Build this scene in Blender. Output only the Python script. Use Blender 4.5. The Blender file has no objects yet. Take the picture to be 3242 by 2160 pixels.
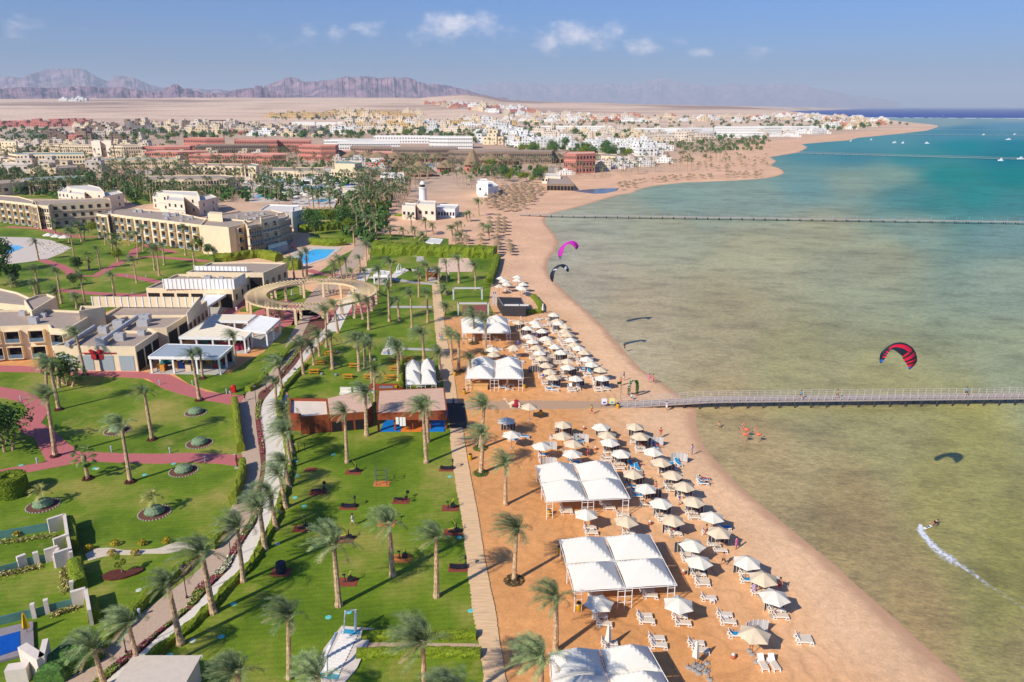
import bpy, math, random
import numpy as np
from mathutils import Vector, Matrix, noise
from mathutils.geometry import tessellate_polygon
random.seed(7); rng=np.random.default_rng(7)
PI=math.pi
S=bpy.context.scene
COL=S.collection
# ---------------------------------------------------------------- camera model (photo pixels 3242x2160)
F=2400.0; PITCH=math.atan(743/F); CH=50.0; SEA=-0.4
CP,SP=math.cos(PITCH),math.sin(PITCH)
def ray(u,v):
    a=(u-1621)/F; b=-(v-1080)/F
    return a, CP+b*SP, -SP+b*CP
def G(u,v,z=0.0):
    a,dy,dz=ray(u,v); t=(CH-z)/-dz
    return Vector((a*t,dy*t,z))
def AT(u,v,Y):
    a,dy,dz=ray(u,v); t=Y/dy
    return Vector((a*t,Y,CH+dz*t))
def px(x,y,z=0.0):
    dz=z-CH; d=y*CP-dz*SP; 
    return 1621+F*x/d, 1080-F*(y*SP+dz*CP)/d
def Wn(ox,oy,s,pts):
    return [(ox+p[0]/s,oy+p[1]/s)+tuple(p[2:]) for p in pts]
cam=bpy.data.cameras.new('camera'); co=bpy.data.objects.new('camera',cam); COL.objects.link(co)
cam.sensor_width=36; cam.lens=36*F/3242; cam.clip_start=1; cam.clip_end=120000
co.location=(0,0,CH); co.rotation_euler=(PI/2-PITCH,0,0); S.camera=co
# ---------------------------------------------------------------- light
SUN_AZ=math.radians(45); SUN_EL=math.radians(37)     # shadows fall towards +x +y
sl=bpy.data.lights.new('sun','SUN'); sl.energy=4.2; sl.angle=math.radians(.5); sl.color=(1,.92,.80)
so=bpy.data.objects.new('sun',sl); COL.objects.link(so)
sd=Vector((math.sin(SUN_AZ)*math.cos(SUN_EL),math.cos(SUN_AZ)*math.cos(SUN_EL),-math.sin(SUN_EL)))
so.rotation_euler=sd.to_track_quat('-Z','Y').to_euler(); so.location=(-50,-50,120)
w=bpy.data.worlds.new('World'); S.world=w; w.use_nodes=True
S.view_settings.view_transform='Standard'; S.view_settings.look='None'; S.view_settings.exposure=0.45
# ---------------------------------------------------------------- node helpers
def C(r,g,b,k=.82):
    f=lambda c:(c/255/12.92 if c/255<=.04045 else ((c/255+.055)/1.055)**2.4)*k
    return (f(r),f(g),f(b),1)
MATS={}
def mat(name,col,rough=.8,var=.12,scale=3.0,bump=0.0,spec=.3,col2=None,metal=0,rnd=0.0,stretch=None,detail=5,alpha=1,trans=0,emit=None):
    if name in MATS: return MATS[name]
    m=bpy.data.materials.new(name); m.use_nodes=True; nt=m.node_tree; N=nt.nodes; L=nt.links
    b=N['Principled BSDF']; b.inputs['Roughness'].default_value=rough; b.inputs['Specular IOR Level'].default_value=spec; b.inputs['Metallic'].default_value=metal
    c2=col2 or tuple(x*(1-var) for x in col[:3])+(1,); c1=col if col2 else tuple(min(1,x*(1+var)) for x in col[:3])+(1,)
    tc=N.new('ShaderNodeTexCoord'); src=tc.outputs['Object']
    if stretch:
        mp=N.new('ShaderNodeMapping'); mp.inputs['Scale'].default_value=stretch; L.new(src,mp.inputs['Vector']); src=mp.outputs['Vector']
    nz=N.new('ShaderNodeTexNoise'); nz.inputs['Scale'].default_value=scale; nz.inputs['Detail'].default_value=detail; L.new(src,nz.inputs['Vector'])
    rp=N.new('ShaderNodeValToRGB'); rp.color_ramp.elements[0].position=.33; rp.color_ramp.elements[1].position=.67
    rp.color_ramp.elements[0].color=c2; rp.color_ramp.elements[1].color=c1; L.new(nz.outputs['Fac'],rp.inputs['Fac'])
    out=rp.outputs['Color']
    if rnd:
        oi=N.new('ShaderNodeObjectInfo'); hs=N.new('ShaderNodeHueSaturation'); mr=N.new('ShaderNodeMapRange')
        mr.inputs['To Min'].default_value=1-rnd; mr.inputs['To Max'].default_value=1+rnd
        L.new(oi.outputs['Random'],mr.inputs['Value']); L.new(mr.outputs['Result'],hs.inputs['Value']); L.new(out,hs.inputs['Color']); out=hs.outputs['Color']
    L.new(out,b.inputs['Base Color'])
    if bump:
        bp=N.new('ShaderNodeBump'); bp.inputs['Strength'].default_value=bump; bp.inputs['Distance'].default_value=.1; L.new(nz.outputs['Fac'],bp.inputs['Height']); L.new(bp.outputs['Normal'],b.inputs['Normal'])
    if trans: b.inputs['Transmission Weight'].default_value=trans; b.inputs['IOR'].default_value=1.1
    if alpha<1: b.inputs['Alpha'].default_value=alpha
    MATS[name]=m; return m
# ---------------------------------------------------------------- mesh builder
class MB:
    def __init__(s): s.v=[];s.f=[];s.m=[]
    def face(s,pts,mi=0):
        n=len(s.v); s.v+=[tuple(p) for p in pts]; s.f.append(tuple(range(n,n+len(pts)))); s.m.append(mi)
    def box(s,x0,x1,y0,y1,z0,z1,mi=0,M=None,top=None):
        P=[(x0,y0,z0),(x1,y0,z0),(x1,y1,z0),(x0,y1,z0),(x0,y0,z1),(x1,y0,z1),(x1,y1,z1),(x0,y1,z1)]
        if M is not None: P=[tuple(M@Vector(p)) for p in P]
        n=len(s.v); s.v+=P
        for k,q in enumerate([(0,3,2,1),(4,5,6,7),(0,1,5,4),(1,2,6,5),(2,3,7,6),(3,0,4,7)]):
            s.f.append(tuple(n+i for i in q)); s.m.append(top if (top is not None and k==1) else mi)
        return s
    def prism(s,poly,z0,z1,mi=0,top=None,bottom=False):
        poly=[(p[0],p[1]) for p in poly]
        if sum(poly[i][0]*poly[(i+1)%len(poly)][1]-poly[(i+1)%len(poly)][0]*poly[i][1] for i in range(len(poly)))<0: poly=poly[::-1]
        n=len(s.v); k=len(poly)
        s.v+=[(x,y,z0) for x,y in poly]+[(x,y,z1) for x,y in poly]
        for i in range(k):
            j=(i+1)%k; s.f.append((n+i,n+j,n+k+j,n+k+i)); s.m.append(mi)
        for t in tessellate_polygon([[Vector((x,y,0)) for x,y in poly]]):
            a,b_,c=t
            ar=(poly[b_][0]-poly[a][0])*(poly[c][1]-poly[a][1])-(poly[c][0]-poly[a][0])*(poly[b_][1]-poly[a][1])
            if ar<0: b_,c=c,b_
            s.f.append((n+k+a,n+k+b_,n+k+c)); s.m.append(mi if top is None else top)
            if bottom: s.f.append((n+a,n+c,n+b_)); s.m.append(mi)
        return s
    def tube(s,path,rad,n=6,mi=0,cap=True):
        path=[Vector(p) for p in path]
        if not hasattr(rad,'__len__'): rad=[rad]*len(path)
        base=len(s.v)
        for i,p in enumerate(path):
            d=(path[min(i+1,len(path)-1)]-path[max(i-1,0)])
            d=d.normalized() if d.length>1e-9 else Vector((0,0,1))
            a=d.orthogonal().normalized(); 
            if abs(d.z)<.9: a=d.cross(Vector((0,0,1))).normalized()
            else: a=(Vector((1,0,0))-d*d.x).normalized()
            b=d.cross(a)
            for k in range(n):
                t=2*PI*k/n; s.v.append(tuple(p+(a*math.cos(t)+b*math.sin(t))*rad[i]))
        for i in range(len(path)-1):
            for k in range(n):
                q=(k+1)%n; s.f.append((base+i*n+k,base+i*n+q,base+(i+1)*n+q,base+(i+1)*n+k)); s.m.append(mi)
        if cap:
            s.f.append(tuple(base+k for k in range(n))[::-1]); s.m.append(mi)
            s.f.append(tuple(base+(len(path)-1)*n+k for k in range(n))); s.m.append(mi)
        return s
    def lathe(s,prof,n=12,mi=0,c=(0,0,0),sx=1,sy=1,ph=0):
        b=len(s.v)
        for r,z in prof:
            for k in range(n):
                t=2*PI*k/n+ph; s.v.append((c[0]+r*math.cos(t)*sx,c[1]+r*math.sin(t)*sy,c[2]+z))
        for i in range(len(prof)-1):
            for k in range(n):
                q=(k+1)%n; s.f.append((b+i*n+k,b+i*n+q,b+(i+1)*n+q,b+(i+1)*n+k)); s.m.append(mi)
        return s
    def mesh(s,name,mats,smooth=False):
        me=bpy.data.meshes.new(name); me.from_pydata(s.v,[],s.f)
        for m in mats: me.materials.append(m)
        if len(mats)>1: me.polygons.foreach_set('material_index',s.m)
        if smooth: me.polygons.foreach_set('use_smooth',[True]*len(me.polygons))
        me.update(); return me
    def build(s,name,mats,parent=None,smooth=False,loc=None,rot=None):
        if not isinstance(mats,(list,tuple)): mats=[mats]
        o=bpy.data.objects.new(name,s.mesh(name,mats,smooth)); COL.objects.link(o)
        if parent is not None: o.parent=parent
        if loc is not None: o.location=loc
        if rot is not None: o.rotation_euler=rot
        return o
def tag(o,label=None,cat=None,group=None,kind=None):
    if label: o['label']=label
    if cat: o['category']=cat
    if group: o['group']=group
    if kind: o['kind']=kind
    return o
def root(name,loc,label,cat,group=None,rz=0):
    o=bpy.data.objects.new(name,None); COL.objects.link(o); o.location=loc; o.rotation_euler=(0,0,rz); o.empty_display_size=.1
    return tag(o,label,cat,group)
def dup(o,loc=None,rz=None,label=None,sc=None,parent=None):
    c=o.copy(); COL.objects.link(c)
    if parent is not None: c.parent=parent
    if loc is not None: c.location=loc
    if rz is not None: c.rotation_euler=(0,0,rz)
    if sc is not None: c.scale=(sc,)*3 if not hasattr(sc,'__len__') else sc
    if label: c['label']=label
    for ch in list(o.children): dup(ch,parent=c)
    return c
ORD=['first','second','third','fourth','fifth','sixth','seventh','eighth','ninth','tenth','eleventh','twelfth','thirteenth','fourteenth','fifteenth','sixteenth','seventeenth','eighteenth','nineteenth','twentieth']
def nth(i):
    if i<20: return ORD[i]
    T={20:'twenty',30:'thirty',40:'forty',50:'fifty',60:'sixty',70:'seventy',80:'eighty',90:'ninety',100:'hundred'}
    k=i+1; t=(k//10)*10; u=k%10
    if k>=110: h=k//100; r=k%100; return ({1:'',2:'two-'}[h]+'hundred-'+(nth(r-1) if r else 'th')) if r else {100:'hundredth',200:'two-hundredth'}[k]
    if t==100: return 'hundred-'+nth(u-1) if u else 'hundredth'
    return T[t]+'-'+ORD[u-1] if u else T[t][:-1]+'ieth'
import re
def drop(t):
    for a,b in ((' all ',' '),(' standing ',' '),('small ',''),('tiny ',''),(' the ',' ')):
        if a in t: return t.replace(a,b,1)
    return ' '.join(t.split()[:16])
RANK=[]   # (object, text before ordinal, text after ordinal, landmark xy)
def rank(objs,pre,post,lm):
    objs=sorted(objs,key=lambda o:(o.location.x-lm[0])**2+(o.location.y-lm[1])**2)
    for i,o in enumerate(objs):
        t=pre+' '+nth(i)+' '+post
        while len(re.findall(r"[A-Za-z0-9][A-Za-z0-9'’-]*",t))>16: t=' '.join(w for k,w in enumerate(t.split()) if k!=len(pre.split())-2 or k<1) if False else drop(t)
        o['label']=t.strip()
def struct(o): o['kind']='structure'; return o
def sheet(name,pts,z,m,raw=False,kind='structure'):
    P=[(p[0],p[1]) for p in pts] if raw else [tuple(G(p[0],p[1],z))[:2] for p in pts]
    mb=MB(); mb.prism(P,z-.25,z)
    o=mb.build(name,m); o['kind']=kind; return o
def ribbon(name,pts,wd,z,m,raw=False):
    P=[Vector((p[0],p[1])) if raw else G(p[0],p[1],z).xy for p in pts]
    L=[];R=[]
    for i,p in enumerate(P):
        d=(P[min(i+1,len(P)-1)]-P[max(i-1,0)]).normalized(); n=Vector((-d.y,d.x)); ww=wd[i] if hasattr(wd,'__len__') else wd
        L.append(p+n*ww/2); R.append(p-n*ww/2)
    mb=MB()
    for i in range(len(P)-1):
        mb.face([(R[i].x,R[i].y,z),(R[i+1].x,R[i+1].y,z),(L[i+1].x,L[i+1].y,z),(L[i].x,L[i].y,z)][::-1][::-1])
    o=mb.build(name,m); o['kind']='structure'; return o
def smooth_line(P,n=4):
    P=[Vector(p) for p in P]; out=[]
    for i in range(len(P)-1):
        p0=P[max(i-1,0)];p1=P[i];p2=P[i+1];p3=P[min(i+2,len(P)-1)]
        for k in range(n):
            t=k/n; out.append(.5*((2*p1)+(-p0+p2)*t+(2*p0-5*p1+4*p2-p3)*t*t+(-p0+3*p1-3*p2+p3)*t**3))
    out.append(P[-1]); return out
# ================================================================ sky
def build_world():
    nt=w.node_tree; N=nt.nodes; L=nt.links; bg=N['Background']
    sk=N.new('ShaderNodeTexSky'); sk.sky_type='NISHITA'; sk.sun_disc=False; sk.sun_elevation=SUN_EL; sk.sun_rotation=PI+SUN_AZ
    sk.altitude=0; sk.air_density=1.0; sk.dust_density=1.6; sk.ozone_density=3.0
    tc=N.new('ShaderNodeTexCoord')
    # clouds: soft puffs low over the horizon, by direction
    sep=N.new('ShaderNodeSeparateXYZ'); L.new(tc.outputs['Generated'],sep.inputs[0])
    def dirp(u,v):
        a,dy,dz=ray(u,v); d=Vector((a,dy,dz)).normalized(); return d
    nz=N.new('ShaderNodeTexNoise'); nz.inputs['Scale'].default_value=34; nz.inputs['Detail'].default_value=8; nz.inputs['Roughness'].default_value=.62
    mp=N.new('ShaderNodeMapping'); mp.inputs['Scale'].default_value=(1,1,1.6); L.new(tc.outputs['Generated'],mp.inputs['Vector']); L.new(mp.outputs['Vector'],nz.inputs['Vector'])
    total=None
    def math_(op,a,b=None,clamp=False):
        n=N.new('ShaderNodeMath'); n.operation=op; n.use_clamp=clamp
        for i,x in enumerate((a,b)):
            if x is None: continue
            if isinstance(x,(int,float)): n.inputs[i].default_value=x
            else: L.new(x,n.inputs[i])
        return n.outputs[0]
    for u,v,su,sv,amp in [(1435,78,75,30,1.0),(1530,78,70,32,.8),(1370,115,90,25,.5),(1840,112,100,32,1.0),(1760,130,70,30,.85),(1900,95,70,24,.9),(2035,148,40,20,.95),(1990,110,110,22,.55),
                          (2222,167,36,13,.9),(2150,130,50,18,.55),(2400,172,50,20,.55),(1165,90,50,24,.6),(1040,104,60,26,.55),(40,92,90,26,.5),(15,55,30,14,.45),(1580,125,40,15,.6),(950,120,80,26,.35),(2600,220,120,22,.2)]:
        d=dirp(u,v)
        dx=math_('MULTIPLY',math_('SUBTRACT',sep.outputs[0],d.x),F/(su*1.3)); dz=math_('MULTIPLY',math_('SUBTRACT',sep.outputs[2],d.z),F/(sv*1.2))
        r=math_('ADD',math_('MULTIPLY',dx,dx),math_('MULTIPLY',dz,dz))
        g=math_('MULTIPLY',math_('SUBTRACT',1.0,math_('MULTIPLY',r,.42),True),amp)
        total=g if total is None else math_('MAXIMUM',total,g)
    nn=math_('MULTIPLY',math_('SUBTRACT',nz.outputs['Fac'],.5),2.2)
    dens=math_('MULTIPLY',math_('ADD',total,math_('SUBTRACT',nn,.42)),math_('GREATER_THAN',total,.001))
    ypos=math_('GREATER_THAN',sep.outputs[1],0)
    mr=N.new('ShaderNodeMapRange'); mr.interpolation_type='SMOOTHSTEP'; mr.inputs['From Min'].default_value=-.05; mr.inputs['From Max'].default_value=1.15; L.new(math_('MULTIPLY',dens,ypos),mr.inputs['Value'])
    hs=N.new('ShaderNodeHueSaturation'); hs.inputs['Saturation'].default_value=1.12; hs.inputs['Value'].default_value=1.0; L.new(sk.outputs[0],hs.inputs['Color'])
    tint=N.new('ShaderNodeMixRGB'); tint.blend_type='MULTIPLY'; tint.inputs[0].default_value=1; tint.inputs[2].default_value=SKYT; L.new(hs.outputs[0],tint.inputs[1])
    mx=N.new('ShaderNodeMixRGB'); mx.inputs[2].default_value=(6.3,6.0,6.5,1); L.new(mr.outputs[0],mx.inputs[0]); L.new(tint.outputs[0],mx.inputs[1])
    L.new(mx.outputs[0],bg.inputs['Color']); bg.inputs['Strength'].default_value=.118
SKYT=(.22,.45,.84,1)
build_world()
# ================================================================ shoreline
SHORE=[(3400,2470),(3060,2160),(2945,2058),(2838,1960),(2745,1878),(2700,1840),(2642,1784),(2608,1757),(2540,1702),(2480,1653),(2400,1587),(2328,1522),(2300,1490),(2262,1450),(2243,1428),(2222,1392),(2209,1354),(2207,1325),(2209,1300),(2190,1276),(2140,1240),(2090,1203),(2037,1172),(1999,1133),(1953,1080),(1910,1029),(1859,983),(1810,942),(1770,901),(1742,874),(1733,848),(1740,822),(1760,795),(1772,768),(1762,745),(1740,722),(1726,703),(1734,683),(1770,671),(1834,656),(1919,630),(1965,617),(2010,611),(2018,603),(2057,592),(2100,586),(2180,578),(2260,576),(2340,572),(2400,568),(2446,562),(2484,551),(2486,545),(2471,533),(2442,525),(2455,515),(2459,509),(2440,498),(2471,493),(2530,483),(2555,470),(2556,464),(2540,457),(2615,450),(2686,445),(2722,436),(2758,433),(2847,424),(2936,414),(2962,406),(2976,399),(2950,394),(2901,389),(2850,384),(2790,376),(2700,370),(2600,366),(2400,362),(2200,361),(2060,360)]
SH=np.array([tuple(G(u,v,SEA))[:2] for u,v in SHORE])
FARL=[(2060,360),(2090,357.5),(2300,355),(2500,352),(2620,349),(2750,344),(2830,341)]
poly=np.array([tuple(p) for p in SH]+[tuple(G(u,v,SEA))[:2] for u,v in FARL[1:]]+[(G(2830,341).x,16000),(G(2830,341).x,60000),(-60000,60000),(-60000,-50),(40,-50),(60,20)])
def pip(X,Y,poly):
    ins=np.zeros(X.shape,bool); n=len(poly); j=n-1
    for i in range(n):
        xi,yi=poly[i];xj,yj=poly[j]
        c=((yi>Y)!=(yj>Y))&(X<(xj-xi)*(Y-yi)/((yj-yi) if yj!=yi else 1e-9)+xi)
        ins^=c; j=i
    return ins
def pdist(X,Y,L):
    d=np.full(X.shape,1e9)
    for i in range(len(L)-1):
        ax,ay=L[i];bx,by=L[i+1]; ex,ey=bx-ax,by-ay; q=ex*ex+ey*ey
        t=np.clip(((X-ax)*ex+(Y-ay)*ey)/q,0,1)
        d=np.minimum(d,np.hypot(X-ax-t*ex,Y-ay-t*ey))
    return d
coast=[tuple(p) for p in poly[:len(SH)+len(FARL)]]
SKYL=[(-600,316),(0,316),(400,313),(800,312),(1200,311),(1340,312),(1430,304),(1480,299),(1530,304),(1600,318),(1700,323),(2000,328),(2400,332),(2700,335.5),(2850,337),(4000,338)]
def landh(X,Y):
    """terrain height: a flat coast rising into a desert plain"""
    u=1621+F*X/np.maximum(Y,1)*1.0*(1/CP)*CP
    tv=np.interp(u,[a for a,b in SKYL],[b for a,b in SKYL])
    el=np.tan(np.arctan((337-tv)/F/(1+ (743/F)**2)*1.0))
    z6=50+6000*el
    t=np.clip((Y-2600)/3400,0,1)
    h=z6*t*t*(3-2*t)*.9+z6*.1*t
    h=np.where(Y>6000,z6-(Y-6000)*.004,h)
    return h
def hgt(x,y):
    if y<2500: return 0.0
    X=np.array([x]);Y=np.array([y]); d=float(pdist(X,Y,coast)[0]); return float(landh(X,Y)[0])*min(1,d/300)
def march(u,v):
    a,dy,dz=ray(u,v); Y=300.0
    while Y<9000:
        z=CH+dz/dy*Y
        if z<=hgt(a/dy*Y,Y): break
        Y*=1.01
    return Vector((a/dy*Y,Y,hgt(a/dy*Y,Y)))
def grid_obj(name,X,Y,Z,m,extra=None,smooth=True):
    r,c=X.shape; V=np.stack([X,Y,Z],-1).reshape(-1,3)
    me=bpy.data.meshes.new(name); me.vertices.add(r*c); me.vertices.foreach_set('co',V.ravel())
    i=np.arange(r-1)[:,None]*c+np.arange(c-1)[None,:]; q=np.stack([i,i+1,i+c+1,i+c],-1).reshape(-1,4)
    n=len(q); me.loops.add(n*4); me.loops.foreach_set('vertex_index',q.ravel()); me.polygons.add(n)
    me.polygons.foreach_set('loop_start',np.arange(n)*4); me.polygons.foreach_set('loop_total',np.full(n,4))
    if smooth: me.polygons.foreach_set('use_smooth',np.ones(n,bool))
    me.update(calc_edges=True); me.validate()
    if extra:
        for k,a in extra.items():
            if a.ndim==3: at=me.color_attributes.new(k,'FLOAT_COLOR','POINT'); at.data.foreach_set('color',np.concatenate([a,np.ones(a.shape[:2]+(1,))],-1).ravel().astype(np.float32))
            else: at=me.attributes.new(k,'FLOAT','POINT'); at.data.foreach_set('value',a.ravel().astype(np.float32))
    me.materials.append(m); o=bpy.data.objects.new(name,me); COL.objects.link(o); return o
def fbm(X,Y,s,oct=4,seed=0):
    r=np.random.default_rng(seed); out=np.zeros(X.shape); amp=1;tot=0
    for o in range(oct):
        T=r.random((64,64)); x=X/s;y=Y/s; xi=np.floor(x).astype(int);yi=np.floor(y).astype(int); fx=x-xi;fy=y-yi; fx=fx*fx*(3-2*fx);fy=fy*fy*(3-2*fy)
        g=lambda a,b:T[a%64,b%64]
        out+=amp*((g(xi,yi)*(1-fx)+g(xi+1,yi)*fx)*(1-fy)+(g(xi,yi+1)*(1-fx)+g(xi+1,yi+1)*fx)*fy); tot+=amp; amp*=.5; s/=2.03
    return out/tot
# node shorthand for custom materials
def newmat(name):
    m=bpy.data.materials.new(name); m.use_nodes=True; return m,m.node_tree.nodes,m.node_tree.links,m.node_tree.nodes['Principled BSDF']
def ground_mat():
    m,N,L,b=newmat('sand_ground'); b.inputs['Roughness'].default_value=.9; b.inputs['Specular IOR Level'].default_value=.15
    ca=N.new('ShaderNodeAttribute'); ca.attribute_name='tone'; sdn=N.new('ShaderNodeAttribute'); sdn.attribute_name='sd'
    tc=N.new('ShaderNodeTexCoord')
    out=ca.outputs['Color']
    for sc,amt,dt in ((.06,.16,6),(.9,.12,5),(3.2,.12,6),(11.,.15,3)):
        n=N.new('ShaderNodeTexNoise'); n.inputs['Scale'].default_value=sc; n.inputs['Detail'].default_value=dt; L.new(tc.outputs['Object'],n.inputs['Vector'])
        mr=N.new('ShaderNodeMapRange'); mr.inputs['From Min'].default_value=.25; mr.inputs['From Max'].default_value=.75; mr.inputs['To Min'].default_value=1-amt; mr.inputs['To Max'].default_value=1+amt; L.new(n.outputs['Fac'],mr.inputs['Value'])
        vm=N.new('ShaderNodeVectorMath'); vm.operation='SCALE'; L.new(out,vm.inputs[0]); L.new(mr.outputs[0],vm.inputs['Scale']); out=vm.outputs[0]
    tn=N.new('ShaderNodeTexNoise'); tn.inputs['Scale'].default_value=.09; tn.inputs['Detail'].default_value=3; L.new(tc.outputs['Object'],tn.inputs['Vector'])
    M_=lambda op,a,b2: (lambda n:( [ (L.new(x,n.inputs[i]) if not isinstance(x,(int,float)) else setattr(n.inputs[i],'default_value',x)) for i,x in enumerate((a,b2)) if x is not None ], setattr(n,'operation',op), n.outputs[0])[-1])(N.new('ShaderNodeMath'))
    ph=M_('ADD',M_('MULTIPLY',sdn.outputs['Fac'],1.15),M_('MULTIPLY',tn.outputs['Fac'],26.0)); wv_=M_('POWER',M_('ABSOLUTE',M_('SINE',ph,None),None),9.0)
    bd=N.new('ShaderNodeMapRange'); bd.inputs['From Min'].default_value=5; bd.inputs['From Max'].default_value=12; L.new(sdn.outputs['Fac'],bd.inputs['Value'])
    b2=N.new('ShaderNodeMapRange'); b2.inputs['From Min'].default_value=46; b2.inputs['From Max'].default_value=30; L.new(sdn.outputs['Fac'],b2.inputs['Value'])
    tk=M_('MULTIPLY',M_('MULTIPLY',wv_,bd.outputs[0]),M_('MULTIPLY',b2.outputs[0],.13)); sc_=M_('SUBTRACT',1.0,tk)
    vm=N.new('ShaderNodeVectorMath'); vm.operation='SCALE'; L.new(out,vm.inputs[0]); L.new(sc_,vm.inputs['Scale']); out=vm.outputs[0]
    # wet band at the water's edge
    n=N.new('ShaderNodeTexNoise'); n.inputs['Scale'].default_value=.25; L.new(tc.outputs['Object'],n.inputs['Vector'])
    ad=N.new('ShaderNodeMath'); ad.operation='MULTIPLY_ADD'; L.new(n.outputs['Fac'],ad.inputs[0]); ad.inputs[1].default_value=-2.6; L.new(sdn.outputs['Fac'],ad.inputs[2])
    mr=N.new('ShaderNodeMapRange'); mr.interpolation_type='SMOOTHSTEP'; mr.inputs['From Min'].default_value=-.6; mr.inputs['From Max'].default_value=1.3; mr.inputs['To Min'].default_value=.85; mr.inputs['To Max'].default_value=0; L.new(ad.outputs[0],mr.inputs['Value'])
    mx=N.new('ShaderNodeMixRGB'); L.new(mr.outputs[0],mx.inputs[0]); L.new(out,mx.inputs[1]); mx.inputs[2].default_value=C(206,160,124)
    L.new(mx.outputs[0],b.inputs['Base Color'])
    bn=N.new('ShaderNodeTexNoise'); bn.inputs['Scale'].default_value=1.4; bn.inputs['Detail'].default_value=7; L.new(tc.outputs['Object'],bn.inputs['Vector'])
    bp=N.new('ShaderNodeBump'); bp.inputs['Strength'].default_value=.28; bp.inputs['Distance'].default_value=.15; L.new(bn.outputs['Fac'],bp.inputs['Height']); L.new(bp.outputs['Normal'],b.inputs['Normal'])
    return m
def build_ground():
    ys=np.concatenate([np.linspace(-40,28,10),28+ (np.geomspace(1,600-28+1,330)-1),np.geomspace(612,6000,260),np.geomspace(6100,45000,30)])
    ts=np.linspace(-1.05,.95,420)
    Y=np.repeat(ys[:,None],len(ts),1); X=ts[None,:]*np.maximum(Y,90)*1.0
    ins=pip(X,Y,poly); d=pdist(X,Y,coast); sdv=np.where(ins,d,-d)
    bank=np.interp(sdv,[-4,-1.2,0,3,9],[-1.6,-.75,SEA,-.12,0])
    Z=bank+np.where(ins,landh(X,Y)*np.clip(sdv/300,0,1),0)+np.where(ins&(Y>1500),(fbm(X,Y,700,4,3)-.5)*26*np.clip((Y-2700)/2000,0,1)*np.clip(sdv/1500,0,1),0)
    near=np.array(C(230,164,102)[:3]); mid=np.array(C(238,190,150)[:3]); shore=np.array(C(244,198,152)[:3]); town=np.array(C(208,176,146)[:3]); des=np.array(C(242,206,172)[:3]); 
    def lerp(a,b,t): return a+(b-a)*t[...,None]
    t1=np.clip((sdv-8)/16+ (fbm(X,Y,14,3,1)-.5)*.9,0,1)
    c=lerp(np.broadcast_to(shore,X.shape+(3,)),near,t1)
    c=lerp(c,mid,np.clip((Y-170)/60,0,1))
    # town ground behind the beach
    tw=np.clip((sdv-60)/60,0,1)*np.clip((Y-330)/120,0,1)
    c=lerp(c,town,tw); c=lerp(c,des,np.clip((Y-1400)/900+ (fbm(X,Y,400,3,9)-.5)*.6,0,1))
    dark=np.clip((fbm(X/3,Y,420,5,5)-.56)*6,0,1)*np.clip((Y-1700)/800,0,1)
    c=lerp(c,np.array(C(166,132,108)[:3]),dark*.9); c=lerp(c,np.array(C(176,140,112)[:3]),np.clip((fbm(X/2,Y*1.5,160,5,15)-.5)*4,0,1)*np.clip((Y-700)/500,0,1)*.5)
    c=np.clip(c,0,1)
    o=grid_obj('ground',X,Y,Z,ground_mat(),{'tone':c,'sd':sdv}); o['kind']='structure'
build_ground()
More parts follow.
